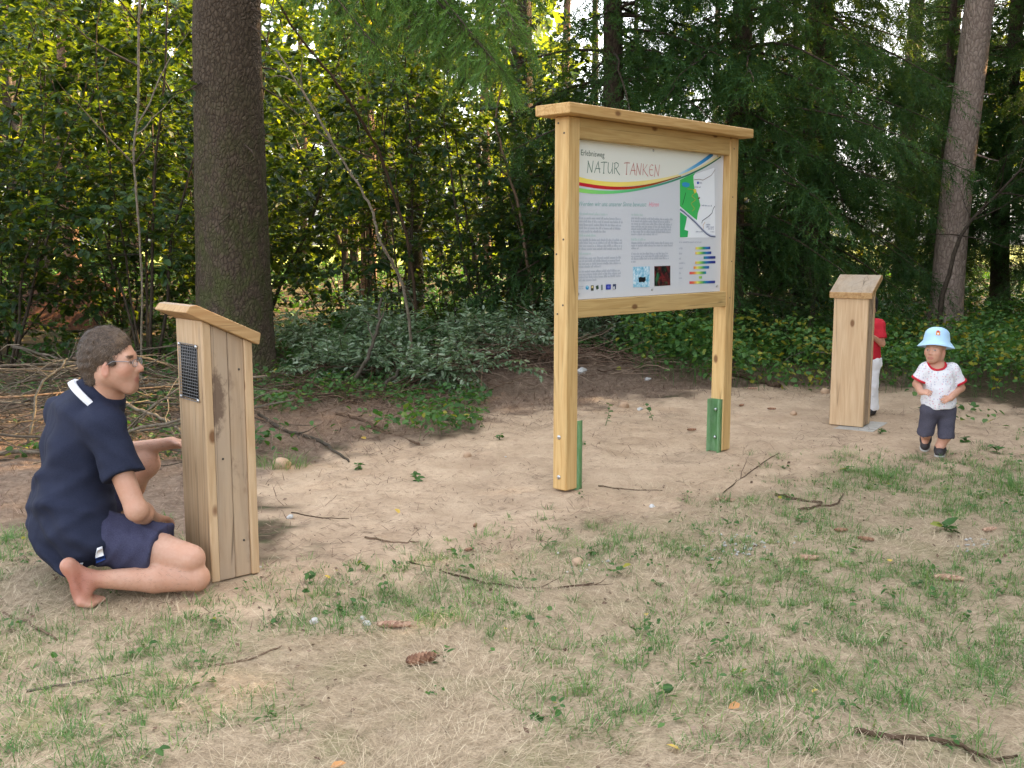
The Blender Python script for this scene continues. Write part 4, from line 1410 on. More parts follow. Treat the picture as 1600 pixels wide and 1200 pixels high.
# two small pictures
k = Mat('picture_ice', 0.4, 0.35)
nz = k.noise(k.coord('Object'), 45, 5, 0.75)
k.color(k.ramp(nz, [(0.35, srgb(90, 170, 205)), (0.5, srgb(165, 210, 232)), (0.65, srgb(235, 243, 248))]))
M_ice = k.m
k = Mat('picture_dark', 0.4, 0.35)
oc = k.coord('Object')
nz = k.noise(oc, 22, 5, 0.75)
n2 = k.noise(oc, 14, 4, 0.7)
c = k.mix(k.ramp(nz, [(0.45, 0.0), (0.62, 1.0)]), srgb(20, 22, 24), srgb(120, 40, 42))
c = k.mix(k.ramp(n2, [(0.52, 0.0), (0.66, 0.9)]), c, srgb(40, 110, 72))
k.color(c)
M_dark = k.m
p1 = quad_px('picture', [(988.5, 417), (1014.8, 416.2), (1014.6, 448.5), (989, 449)], (1, 1, 1))
p1.data.materials.clear()
p1.data.materials.append(M_ice)
quad_px('picture_spot', [(997, 434), (1000, 432.5), (1004, 433.5), (1008, 432.5), (1008.5, 438), (1006, 441), (1002, 440.5), (998, 441.5)], srgb(22, 26, 30), 0.0026)
p2 = quad_px('picture', [(1022, 416), (1047, 415), (1047, 445.8), (1022.3, 447.2)], (1, 1, 1))
p2.data.materials.clear()
p2.data.materials.append(M_dark)

# row of small emblems
copy_rows('caption', 903.5, 912, [449, 452], 1.0, GREY, 0.006)
ang = np.linspace(0, 2 * math.pi, 13)[:-1]
quad_px('emblem', [(917.2 + 2.5 * math.cos(a), 449.4 - 3.4 * math.sin(a)) for a in ang], srgb(70, 160, 205))
quad_px('emblem', [(915.2, 448), (917, 446.5), (919, 448), (917.5, 450)], srgb(150, 205, 225), 0.0022)
quad_px('emblem', [(923, 446), (927.3, 445.8), (927.3, 454), (923, 454.2)], srgb(70, 70, 55))
quad_px('emblem', [(923.8, 447), (926.5, 446.9), (926.5, 450), (923.8, 450.1)], srgb(235, 215, 150), 0.0022)
quad_px('emblem', [(930.5, 447), (934.5, 445.3), (935.3, 451), (931.5, 452.5)], srgb(55, 80, 60))
quad_px('emblem', [(938.8, 445), (941.2, 444.9), (941.5, 452.9), (938.8, 453.1)], srgb(120, 135, 130))
quad_px('emblem', [(946.5, 444.6), (954.3, 444.2), (954.2, 452.2), (946.4, 452.6)], srgb(50, 65, 165))
quad_px('emblem', [(950.3 + 2.0 * math.cos(a), 448.4 - 2.4 * math.sin(a)) for a in ang], srgb(95, 105, 190), 0.0022)
quad_px('emblem', [(957.3, 443.9), (962.2, 443.7), (962.1, 451.8), (957.2, 452.1)], srgb(50, 60, 95))
quad_px('emblem', [(957.8, 448), (960, 447), (960, 451.4), (957.8, 451.5)], srgb(225, 228, 235), 0.0022)
for p in [(903.4, 223), (1020.5, 235), (1121, 244.5), (902.8, 459.5), (1018.3, 452.3), (1119.5, 447)]:
    a_, z_ = pan(*p)
    a_ = min(max(a_, 0.112), 1.595)
    bolt('panel_screw', board, (a_, PY + 0.001, z_), (0, -1, 0), 0.0085, 0.006)


# ---- the two wooden listening posts
def listening_box(label, corner, dside, facing_left):
    """corner: the visible near corner on the ground; dside: direction of the side face away from it"""
    root = thing('listening_post', label, 'wooden post', (corner[0], corner[1], 0.0), math.atan2(dside[1], dside[0]))
    return root


W, D = 0.257, 0.215
HF, HB = 1.092, 0.992            # height at the front (opening side) and at the back
TB = 0.036                        # board thickness


def sheared(name, x0, x1, y0, y1, parent, mat, z0=0.006, bevel=0.003):
    """upright board; its top follows the roof slope along x"""
    o = box(name, (x0, y0, z0), (x1, y1, 1.0), mat, parent, bevel)
    cz = o.location.z
    for v in o.data.vertices:
        if v.co.z > 0.2:
            x = v.co.x + o.location.x
            v.co.z += (HF + (HB - HF) * x / D) - 1.0
    return o


def build_post(root, mirror):
    """local x: from the front board towards the back; local y: across; viewer side at y=0"""
    front = sheared('front_board', 0.0, TB, 0.0, W, root, M_larch)
    sheared('back_board', D - TB, D, 0.0, W, root, M_larch)
    e = 0.0006
    sheared('side_board', TB + e, 0.108 - e, 0.006, 0.032, root, M_greyboard if mirror else M_stained)
    sheared('side_board', 0.109 + e, D - TB - e, 0.0075, 0.032, root, M_greyboard)
    sheared('side_board', TB + e, 0.108 - e, W - 0.032, W - 0.006, root, M_greyboard)
    sheared('side_board', 0.109 + e, D - TB - e, W - 0.032, W - 0.0075, root, M_greyboard)
    # roof
    sl = math.atan2(HB - HF, D)
    bm = bmesh.new()
    L0, L1, T = -0.085, D + 0.042, 0.046
    prof = [(L0, 0.0), (L1, 0.0), (L1 - 0.012, T), (L0 + 0.03, T), (L0 + 0.008, T * 0.72)]
    vv = [[bm.verts.new((x, y, z)) for x, z in prof] for y in (-0.030, W + 0.030)]
    bm.faces.new(vv[0])
    bm.faces.new(vv[1][::-1])
    for i in range(len(prof)):
        j = (i + 1) % len(prof)
        bm.faces.new((vv[0][j], vv[0][i], vv[1][i], vv[1][j]))
    bmesh.ops.recalc_face_normals(bm, faces=bm.faces[:])
    bmesh.ops.bevel(bm, geom=bm.edges[:], offset=0.0025, segments=1, affect='EDGES')
    for v in bm.verts:
        x, z = v.co.x, v.co.z
        v.co.x = x * math.cos(sl) - z * math.sin(sl)
        v.co.z = x * math.sin(sl) + z * math.cos(sl)
    bmesh.ops.rotate(bm, verts=bm.verts[:], cent=(0, 0, 0), matrix=Matrix.Rotation(math.radians(90), 3, 'Y'))
    me = bpy.data.meshes.new('roof_board')
    bm.to_mesh(me)
    bm.free()
    me.materials.append(M_roofedge)
    me.materials.append(M_rooftop)
    for p in me.polygons:
        # the rotated local +x now holds the old -z ... pick the upper face by its old normal
        if p.normal.x > 0.8:
            p.material_index = 1
        elif p.normal.z < -0.7:
            p.material_index = 0
    roof = link('roof_board', me, root, (0, 0, HF + 0.001), (0, math.radians(-90), 0))
    # black sheet painting the shaded inside of the opening, behind wire mesh
    y0, y1, z0, z1 = 0.052, W - 0.042, 0.765, 0.985
    fc = np.array(front.location)

    def local(q):
        return np.asarray(q, float) - fc
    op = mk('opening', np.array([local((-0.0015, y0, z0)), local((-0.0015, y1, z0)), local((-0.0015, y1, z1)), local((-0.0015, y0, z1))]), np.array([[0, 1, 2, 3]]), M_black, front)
    grille = thing('grille', None, None)
    bpy.data.objects.remove(grille)
    s = Soup()
    ny_, nz_ = 11, 19
    for i in range(ny_):
        y = y0 - 0.006 + (y1 - y0 + 0.012) * i / (ny_ - 1)
        s.add(*tube(np.array([local((-0.006, y, z0 - 0.008)), local((-0.006, y, z1 + 0.008))]), 0.0013, 5))
    for i in range(nz_):
        z = z0 - 0.006 + (z1 - z0 + 0.012) * i / (nz_ - 1)
        s.add(*tube(np.array([local((-0.0075, y0 - 0.008, z)), local((-0.0075, y1 + 0.008, z))]), 0.0016, 5))
    tag(s.build('wire_mesh', M_meshwire, front, False, False), kind='stuff')
    for y in (y0 - 0.002, y1 + 0.002):
        for z in (z0, z1):
            bolt('staple', front, local((-0.001, y, z)), (-1, 0, 0), 0.008, 0.010)
    for p in [(0.155, 0.0070, 0.885), (0.15, 0.0070, 0.16), (0.07, 0.0055, 0.52)]:
        bolt('screw', root, p, (0, -1, 0), 0.005, 0.003, M_screw)
    return root


c1 = np.array((-1.240, 4.085))
left = thing('listening_post', 'weathered wooden listening post with wire mesh opening beside the kneeling man', 'wooden post', (*c1, 0.0), math.atan2(0.65, 0.76))
build_post(left, False)
# the right one shows its back: local x must run towards the viewer
c2 = np.array((2.679, 7.704))
rz = math.atan2(-0.84, -0.54)
right = thing('listening_post', 'pale wooden listening post seen from its smooth back, child behind it', 'wooden post', (0, 0, 0), rz)
# local point (D, W?) must land on c2: near corner = back board, right-hand side
ex = np.array((math.cos(rz), math.sin(rz)))
ey = np.array((-math.sin(rz), math.cos(rz)))
q = c2 - ex * D - ey * W
right.location = (q[0], q[1], 0.0)
build_post(right, True)
for root, SL, lb in ((left, 0.33, 'flat concrete paving slab under the left wooden post'), (right, 0.48, 'flat concrete paving slab under the right wooden post')):
    M_ = root.matrix_basis
    ctr = M_ @ Vector((D / 2, W / 2, 0))
    bm = bmesh.new()
    bmesh.ops.create_cube(bm, size=1.0)
    for v in bm.verts:
        v.co = Vector((v.co.x * SL, v.co.y * SL, -0.0245 + v.co.z * 0.05))
    bmesh.ops.bevel(bm, geom=bm.edges[:], offset=0.006, segments=2, affect='EDGES')
    me = bpy.data.meshes.new('paving_slab')
    bm.to_mesh(me)
    bm.free()
    me.materials.append(M_concrete)
    so = link('paving_slab', me, None, (ctr.x, ctr.y, 0.0), (0.01, 0.0, root.rotation_euler.z))
    tag(so, lb, 'paving slab')

# ------------------------------------------------------------------ figures: smooth blended volumes turned into one skin
def cap_(a, b, ra, rb, k=0.02, flat=None, cut=None, op='+'):
    return dict(t='cap', a=np.array(a, float), b=np.array(b, float), ra=ra, rb=rb, k=k, flat=flat, cut=cut, op=op)


def ell_(c, r, M=None, k=0.02, cut=None, op='+'):
    return dict(t='ell', c=np.array(c, float), r=np.array(r, float), M=np.eye(3) if M is None else np.array(M, float), k=k, cut=cut, op=op)


def skin_of(prims, h, cuts=(), warp=None):
    """polygonise the blended volumes with a surface-net -> V, F"""
    los, his = [], []
    for p in prims:
        if p['t'] == 'cap':
            m = max(p['ra'], p['rb']) + 0.03
            lo, hi = np.minimum(p['a'], p['b']) - m, np.maximum(p['a'], p['b']) + m
        else:
            m = max(p['r']) + 0.03
            lo, hi = p['c'] - m, p['c'] + m
        p['bb'] = (lo, hi)
        if p['op'] == '+':
            los.append(lo)
            his.append(hi)
    lo, hi = np.min(los, 0), np.max(his, 0)
    n = np.ceil((hi - lo) / h).astype(int) + 1
    ax = [lo[i] + np.arange(n[i]) * h for i in range(3)]
    f = np.full(n, 0.5, np.float32)
    for p in prims:
        i0 = np.clip(np.floor((p['bb'][0] - lo) / h).astype(int), 0, n - 1)
        i1 = np.clip(np.ceil((p['bb'][1] - lo) / h).astype(int) + 1, 1, n)
        X = ax[0][i0[0]:i1[0]][:, None, None].astype(np.float32)
        Y = ax[1][i0[1]:i1[1]][None, :, None].astype(np.float32)
        Z = ax[2][i0[2]:i1[2]][None, None, :].astype(np.float32)
        if p['t'] == 'cap':
            a, b = p['a'], p['b']
            px, py, pz = X - a[0], Y - a[1], Z - a[2]
            ba = b - a
            if p['flat'] is not None:
                nn, s = np.array(p['flat'][0], float), p['flat'][1]
                nn = nn / np.linalg.norm(nn)
                dt = (px * nn[0] + py * nn[1] + pz * nn[2]) * (s - 1)
                px, py, pz = px + dt * nn[0], py + dt * nn[1], pz + dt * nn[2]
                ba = ba + (s - 1) * (ba @ nn) * nn
            L2 = max(ba @ ba, 1e-9)
            t = np.clip((px * ba[0] + py * ba[1] + pz * ba[2]) / L2, 0, 1)
            d = np.sqrt((px - t * ba[0]) ** 2 + (py - t * ba[1]) ** 2 + (pz - t * ba[2]) ** 2) - (p['ra'] + (p['rb'] - p['ra']) * t)
        else:
            c, r, M = p['c'], p['r'], p['M']
            qx, qy, qz = X - c[0], Y - c[1], Z - c[2]
            u1 = (qx * M[0, 0] + qy * M[1, 0] + qz * M[2, 0])
            u2 = (qx * M[0, 1] + qy * M[1, 1] + qz * M[2, 1])
            u3 = (qx * M[0, 2] + qy * M[1, 2] + qz * M[2, 2])
            k0 = np.sqrt((u1 / r[0]) ** 2 + (u2 / r[1]) ** 2 + (u3 / r[2]) ** 2)
            k1 = np.sqrt((u1 / r[0] ** 2) ** 2 + (u2 / r[1] ** 2) ** 2 + (u3 / r[2] ** 2) ** 2)
            d = k0 * (k0 - 1) / np.maximum(k1, 1e-6)
        if p['cut']:
            for q, nn in p['cut']:
                nn = np.asarray(nn, float) / np.linalg.norm(nn)
                d = np.maximum(d, (X - q[0]) * nn[0] + (Y - q[1]) * nn[1] + (Z - q[2]) * nn[2])
        sl = f[i0[0]:i1[0], i0[1]:i1[1], i0[2]:i1[2]]
        k = p['k']
        if p['op'] == '&':
            nf = np.full(n, 0.5, np.float32)
            nf[i0[0]:i1[0], i0[1]:i1[1], i0[2]:i1[2]] = np.maximum(sl, d)
            f = nf
        elif p['op'] == '+':
            hh = np.maximum(k - np.abs(sl - d), 0) / k
            sl[...] = np.minimum(sl, d) - hh * hh * k * 0.25
        else:
            hh = np.maximum(k - np.abs(sl + d), 0) / k
            sl[...] = np.maximum(sl, -d) + hh * hh * k * 0.25
    X, Y, Z = ax[0][:, None, None], ax[1][None, :, None], ax[2][None, None, :]
    for q, nn in cuts:
        nn = np.asarray(nn, float) / np.linalg.norm(nn)
        f = np.maximum(f, ((X - q[0]) * nn[0] + (Y - q[1]) * nn[1] + (Z - q[2]) * nn[2]).astype(np.float32))
    if warp is not None:
        f = f + warp(X, Y, Z).astype(np.float32)
    ins = f < 0
    cnt = np.zeros(n - 1, np.int8)
    for dx in (0, 1):
        for dy in (0, 1):
            for dz in (0, 1):
                cnt += ins[dx:n[0] - 1 + dx, dy:n[1] - 1 + dy, dz:n[2] - 1 + dz]
    act = np.argwhere((cnt > 0) & (cnt < 8))
    idx = np.full(n - 1, -1, np.int64)
    idx[tuple(act.T)] = np.arange(len(act))
    cor = [(dx, dy, dz) for dx in (0, 1) for dy in (0, 1) for dz in (0, 1)]
    val = np.stack([f[act[:, 0] + c[0], act[:, 1] + c[1], act[:, 2] + c[2]] for c in cor], 1)
    acc = np.zeros((len(act), 3))
    num = np.zeros(len(act))
    for i in range(8):
        for j in range(i + 1, 8):
            if sum(abs(cor[i][q] - cor[j][q]) for q in range(3)) == 1:
                vi, vj = val[:, i], val[:, j]
                cr = (vi < 0) != (vj < 0)
                t = np.where(cr, vi / np.where(cr, vi - vj, 1), 0)
                acc += np.where(cr[:, None], np.array(cor[i]) + t[:, None] * (np.array(cor[j]) - np.array(cor[i])), 0)
                num += cr
    V = lo + (act + acc / num[:, None]) * h
    F = []
    for d in range(3):
        o1, o2 = [(1, 2), (2, 0), (0, 1)][d]
        s0 = [slice(None)] * 3
        s1 = [slice(None)] * 3
        s0[d] = slice(0, n[d] - 1)
        s1[d] = slice(1, n[d])
        e = np.argwhere(ins[tuple(s0)] != ins[tuple(s1)])
        e = e[(e[:, o1] > 0) & (e[:, o2] > 0) & (e[:, o1] < n[o1] - 1) & (e[:, o2] < n[o2] - 1)]
        a = e.copy()
        b = e.copy()
        b[:, o1] -= 1
        c = b.copy()
        c[:, o2] -= 1
        dd = e.copy()
        dd[:, o2] -= 1
        q = np.stack([idx[tuple(w.T)] for w in (a, b, c, dd)], 1)
        flip = ins[tuple(e.T)]
        q[~flip] = q[~flip][:, ::-1]
        F.append(q)
    F = np.concatenate(F)
    F = F[(F >= 0).all(1)]
    # one gentle smoothing pass
    for it in range(2):
        S = np.zeros_like(V)
        C = np.zeros(len(V))
        for i in range(4):
            for j in (1, 3):
                np.add.at(S, F[:, i], V[F[:, (i + j) % 4]])
                np.add.at(C, F[:, i], 1)
        V = V * 0.6 + 0.4 * S / np.maximum(C, 1)[:, None]
    return V, F


def normals(V, F):
    N = np.zeros_like(V)
    fn = np.cross(V[F[:, 2]] - V[F[:, 0]], V[F[:, 3]] - V[F[:, 1]])
    for i in range(4):
        np.add.at(N, F[:, i], fn)
    return unit(N)


def folds(amp, fr, seed, dirs=None):
    g = np.random.default_rng(seed)
    ks = g.normal(0, 1, (7, 3))
    ks = ks / np.linalg.norm(ks, axis=1, keepdims=True) * (fr * g.uniform(0.6, 1.6, (7, 1)))
    ph = g.random(7) * 6.28

    def w(X, Y, Z):
        s = 0
        for (a, b, c), p in zip(ks, ph):
            q = np.sin(a * X + b * Y + c * Z + p + 0.8 * np.sin(fr * 0.35 * (X + Y - Z) + p * 2))
            s = s + (1 - np.abs(q)) ** 2 - 0.35
        return -amp * s / 2.2
    return w


def creases(base, amp, fr, seed, spread=0.35):
    """soft raised folds running across the given direction"""
    g = np.random.default_rng(seed)
    b = unit(np.array(base, float))
    ks = [unit(b + g.normal(0, spread, 3)) * fr * g.uniform(0.5, 1.5) for _ in range(5)]
    ph = g.random(5) * 6.28

    def w(X, Y, Z):
        s = 0
        for kk, p in zip(ks, ph):
            q = kk[0] * X + kk[1] * Y + kk[2] * Z + p
            m = 0.5 + 0.5 * np.sin(7 * X + 5 * Y + 6 * Z + 3 * p)
            s = s + (0.5 + 0.5 * np.sin(q + 0.9 * np.sin(4 * (X - Z) + p))) ** 3 * m
        return -amp * s
    return w


def basis(f, up=(0, 0, 1)):
    """columns forward, left, up"""
    f = unit(np.array(f, float))
    l = unit(np.cross(up, f))
    return np.stack([f, l, np.cross(f, l)], 1)


def in_frame(prims, o, B, s=1.0):
    out = []
    for p in prims:
        p = dict(p)
        if p['t'] == 'cap':
            p['a'] = o + B @ (p['a'] * s)
            p['b'] = o + B @ (p['b'] * s)
            p['ra'] *= s
            p['rb'] *= s
            if p['flat'] is not None:
                p['flat'] = (B @ np.array(p['flat'][0], float), p['flat'][1])
        else:
            p['c'] = o + B @ (p['c'] * s)
            p['M'] = B @ p['M']
            p['r'] = p['r'] * s
        if p['cut']:
            p['cut'] = [(o + B @ (np.array(q, float) * s), B @ np.array(nn, float)) for q, nn in p['cut']]
        p['k'] *= s
        out.append(p)
    return out


def head_prims(child=False):
    """head in its own frame: x forward, y left, z up; adult size"""
    P_ = [ell_((-0.028, 0, 0.036), (0.100, 0.078, 0.094), k=0.02),
          ell_((0.032, 0, -0.028), (0.062, 0.060, 0.088), k=0.03)]
    if not child:
        P_ += [cap_((0.072, -0.012, -0.108), (0.072, 0.012, -0.108), 0.024, 0.024, 0.02)]
    else:
        P_ += [cap_((0.064, -0.008, -0.092), (0.064, 0.008, -0.092), 0.024, 0.024, 0.025)]
    for s in (-1, 1):
        P_ += [cap_((-0.006, s * 0.055, -0.062), (0.066, s * 0.016, -0.106 if not child else -0.092), 0.022, 0.020, 0.03),
               cap_((0.076, s * 0.012, 0.020), (0.066, s * 0.046, 0.016), 0.008 if child else 0.013, 0.007 if child else 0.011, 0.018),
               ell_((0.060, s * 0.042, -0.030), (0.026, 0.024, 0.028) if not child else (0.032, 0.030, 0.034), k=0.03),
               ell_((0.0, s * 0.079, -0.032), (0.017, 0.008, 0.031), k=0.008),
               ell_((0.004, s * 0.086, -0.030), (0.009, 0.006, 0.017), k=0.006, op='-'),
               ell_((0.092, s * 0.031, -0.003), (0.015, 0.017, 0.011), k=0.012, op='-'),
               ell_((0.0745, s * 0.031, -0.004), (0.0125, 0.0135, 0.0105), k=0.004)]
    ns = 1.0 if not child else 0.72
    P_ += [cap_((0.085, 0, 0.006), (0.085 + 0.030 * ns, 0, -0.030), 0.0085, 0.0125 * (0.95 if child else 1), 0.012),
           ell_((0.098, 0.011, -0.036), (0.011, 0.009, 0.008), k=0.008), ell_((0.098, -0.011, -0.036), (0.011, 0.009, 0.008), k=0.008),
           ell_((0.066, 0, -0.066), (0.030, 0.036, 0.036), k=0.03),
           cap_((0.093, -0.016, -0.065), (0.093, 0.016, -0.065), 0.0085, 0.0085, 0.010),
           cap_((0.091, -0.013, -0.080), (0.091, 0.013, -0.080), 0.0085, 0.0085, 0.010),
           cap_((0.105, -0.022, -0.0725), (0.105, 0.022, -0.0725), 0.004, 0.0035, 0.004, op='-')]
    return P_


def hand_prims(o, fwd, palm_n, s=1.0, thumb=1, curl=0.5):
    """wrist at o, fingers along fwd, palm facing palm_n; thumb = +1/-1 side"""
    f = unit(np.array(fwd, float))
    nrm = np.array(palm_n, float)
    nrm = unit(nrm - f * (nrm @ f))
    sd = np.cross(nrm, f) * thumb
    out = [cap_(o, o + f * 0.035 * s, 0.024 * s, 0.028 * s, 0.02 * s, (nrm, 1.25)),
           cap_(o + f * 0.04 * s - sd * 0.014 * s, o + f * 0.078 * s - sd * 0.022 * s, 0.021 * s, 0.019 * s, 0.016 * s, (nrm, 1.5)),
           cap_(o + f * 0.04 * s + sd * 0.014 * s, o + f * 0.080 * s + sd * 0.020 * s, 0.022 * s, 0.019 * s, 0.016 * s, (nrm, 1.5))]
    for i, (off, ln) in enumerate([(0.030, 0.072), (0.010, 0.082), (-0.011, 0.076), (-0.031, 0.060)]):
        q = o + f * 0.082 * s + sd * off * s
        d = unit(f + sd * off * 3)
        for j, (part, r0, r1) in enumerate([(0.45, 0.0098, 0.0090), (0.31, 0.0090, 0.0082), (0.24, 0.0082, 0.0070)]):
            c = curl * (j + 0.55) * (0.9 + 0.08 * i)
            dd = d * math.cos(c) + nrm * math.sin(c)
            q2 = q + dd * ln * part * s
            out.append(cap_(q, q2, r0 * s, r1 * s, 0.004 * s))
            q = q2
    q = o + f * 0.022 * s + sd * 0.026 * s
    q2 = q + unit(f * 0.7 + sd * 0.7 + nrm * 0.25) * 0.042 * s
    out.append(cap_(q, q2, 0.0145 * s, 0.0105 * s, 0.012 * s))
    out.append(cap_(q2, q2 + unit(f * 0.95 + sd * 0.15 + nrm * 0.35) * 0.034 * s, 0.0100 * s, 0.0082 * s, 0.004 * s))
    return out


# materials of the figures
k = Mat('skin', 0.48, 0.35)
nz = k.noise(k.coord('Object'), 70, 4, 0.65)
n9 = k.noise(k.coord('Object'), 11, 4, 0.6)
tn = k.attr('tone', 'Color')
cs = k.mix(k.ramp(nz, [(0.35, 0.0), (0.7, 0.5)]), tn, k.mix(1.0, tn, (0.84, 0.70, 0.64), 'MULTIPLY'))
cs = k.mix(k.ramp(n9, [(0.4, 0.0), (0.65, 0.55)]), cs, k.mix(1.0, tn, (0.92, 0.76, 0.66), 'MULTIPLY'))
k.color(cs)
k.b.inputs['Subsurface Weight'].default_value = 0.08
k.b.inputs['Subsurface Radius'].default_value = (0.012, 0.005, 0.003)
k.bump(k.noise(k.coord('Object'), 260, 3, 0.6), 0.22, 0.0015)
M_skin = k.m


def cloth_mat(name, c1, c2, scale=420, rough=0.85, bump=0.35):
    k = Mat(name, rough, 0.15)
    w = k.coord('Object')
    a = k.noise(w, scale, 2, 0.6)
    b = k.noise(w, 9, 3)
    c = k.mix(k.ramp(a, [(0.3, 0.0), (0.7, 1.0)]), c1, c2)
    c = k.mix(k.ramp(b, [(0.35, 0.0), (0.7, 0.3)]), c, tuple(min(1, x * 1.5) for x in c2))
    k.color(c)
    k.bump(a, bump, 0.001)
    return k.m


M_navy = cloth_mat('navy_pique', (0.010, 0.013, 0.028), (0.024, 0.028, 0.050))
M_shorts = cloth_mat('dark_blue_cotton', (0.026, 0.026, 0.055), (0.055, 0.055, 0.095), 300)
M_white = cloth_mat('white_cotton', (0.70, 0.70, 0.72), (0.80, 0.80, 0.82), 300)
M_blue = cloth_mat('blue_trim', (0.02, 0.05, 0.20), (0.03, 0.07, 0.26), 300)
M_hair = leaf_mat('brown_hair', [(0.0, (0.035, 0.023, 0.015)), (0.5, (0.095, 0.062, 0.040)), (1.0, (0.20, 0.14, 0.095))], 0.0, (1, 1, 1), 0.5, 0.4)
M_grey = cloth_mat('grey_twill', (0.045, 0.043, 0.060), (0.085, 0.080, 0.105), 260)
M_red = cloth_mat('red_cotton', (0.42, 0.018, 0.03), (0.55, 0.03, 0.045), 300)
M_paleblue = cloth_mat('pale_blue_cotton', (0.36, 0.55, 0.78), (0.46, 0.66, 0.86), 300)
M_rim = plain('spectacle_wire', (0.25, 0.25, 0.26), 0.3, 0.5, 1.0)
k = Mat('spectacle_glass', 0.03, 0.5)
k.color((0.9, 0.95, 0.97))
k.b.inputs['Alpha'].default_value = 0.22
M_glass = k.m
M_shoe = plain('dark_shoe', (0.045, 0.04, 0.042), 0.6, 0.3, 0, 0.2, 40)
M_sole = plain('pale_sole', (0.55, 0.52, 0.48), 0.8, 0.2)

k = Mat('dotted_cotton', 0.85, 0.15)
w = k.coord('Object')
vd = k.voro(w, 62, 'F1', 0, 0.55)
vc = k.voro(w, 62, 'F1', 1, 0.55)
hue = k.n('ShaderNodeSeparateColor')
k.l(vc, hue.inputs[0])
dot = k.mix(k.ramp(hue.outputs[0], [(0.45, 0.0), (0.5, 1.0)]), (0.66, 0.36, 0.45), (0.46, 0.45, 0.58))
k.color(k.mix(k.ramp(vd, [(0.26, 0.75), (0.36, 0.0)]), (0.78, 0.77, 0.80), dot))
k.bump(k.noise(w, 300, 2), 0.25, 0.001)
M_dotted = k.m

SKIN = np.array((0.52, 0.305, 0.215))


def paint_head(V, o, B, s, col, brow=(0.05, 0.03, 0.02)):
    L = ((V - o) @ B) / s

    def blob(c, r, cc, w=1.0):
        for sg in (-1, 1):
            d = np.sqrt((((L - np.array((c[0], c[1] * sg, c[2]))) / np.array(r)) ** 2).sum(1))
            m = (np.clip(1.25 - d, 0, 0.25) * 4 * w)[:, None]
            col[:] = col * (1 - m) + np.array(cc) * m
            if c[1] == 0:
                break
    blob((0.099, 0, -0.073), (0.012, 0.024, 0.013), (0.42, 0.15, 0.12), 0.8)
    blob((0.080, 0.034, 0.020), (0.014, 0.022, 0.0055), brow, 0.9)
    blob((0.086, 0.031, -0.003), (0.006, 0.0115, 0.0058), (0.55, 0.52, 0.50), 0.9)
    blob((0.0875, 0.032, -0.003), (0.006, 0.0052, 0.0055), (0.03, 0.022, 0.018), 1.0)
    blob((0.06, 0.045, -0.035), (0.03, 0.025, 0.025), (0.60, 0.27, 0.19), 0.35)
    blob((0.115, 0, -0.03), (0.016, 0.016, 0.016), (0.58, 0.26, 0.19), 0.4)
    blob((0.0, 0.085, -0.03), (0.02, 0.012, 0.034), (0.60, 0.26, 0.19), 0.5)


def strands(V, F, n, ln, w, comb, seed, lift=0.35, spread=0.4):
    g = np.random.default_rng(seed)
    N = normals(V, F)
    i = g.integers(0, len(F), n)
    a = g.random((n, 2))
    q = V[F[i]]
    p = (q[:, 0] * (1 - a[:, :1]) + q[:, 1] * a[:, :1]) * (1 - a[:, 1:]) + (q[:, 3] * (1 - a[:, :1]) + q[:, 2] * a[:, :1]) * a[:, 1:]
    nn = N[F[i, 0]]
    c = comb(p) if callable(comb) else np.broadcast_to(np.array(comb, float), p.shape)
    c = c + g.normal(0, spread, p.shape)
    d = unit(unit(c - nn * (c * nn).sum(1, keepdims=True)) + nn * g.uniform(0.0, lift * 2, (n, 1)))
    sd = unit(np.cross(d, nn)) * w / 2
    L = (ln * g.uniform(0.6, 1.3, n))[:, None]
    W = np.stack([p - sd, p + sd, p + d * L * 0.6 + sd * 0.7, p + d * L * 0.6 - sd * 0.7, p + d * L + c * 0.0], 1).reshape(-1, 3)
    FF = (np.array([[0, 1, 2], [0, 2, 3], [3, 2, 4]])[None] + (np.arange(n) * 5)[:, None, None]).reshape(-1, 3)
    return W, FF, np.repeat(g.random(n), 5)


# ------------------------------------------------------------------ the kneeling man
RH, LH = P(152, 838, 4.02), P(96, 826, 4.30)
RK, LK = P(298, 888, 3.965), P(226, 724, 4.54)
RA = P(140, 905, 3.86)
LA = P(186, 858, 4.66)
LA[2] = 0.085
PEL = P(118, 826, 4.14)
LUM = P(112, 775, 4.14)
CHE = P(124, 700, 4.16)
UPC = P(136, 652, 4.17)
NEK = P(164, 624, 4.13)
HED = P(176, 562, 4.09)
RS, LS = P(163, 669, 4.00), P(100, 648, 4.36)
RE, RW = P(213, 797, 3.92), P(239, 810, 4.12)
LE, LW = P(160, 712, 4.58), P(268, 692, 4.52)
man_f = unit(np.array((0.82, 0.57, 0)))
man_l = np.array((-man_f[1], man_f[0], 0))
HB_ = basis((0.985, 0.02, -0.06))
RK[2] = 0.060
RF = P(298, 873, 3.975)          # lower end of the thigh above the knee

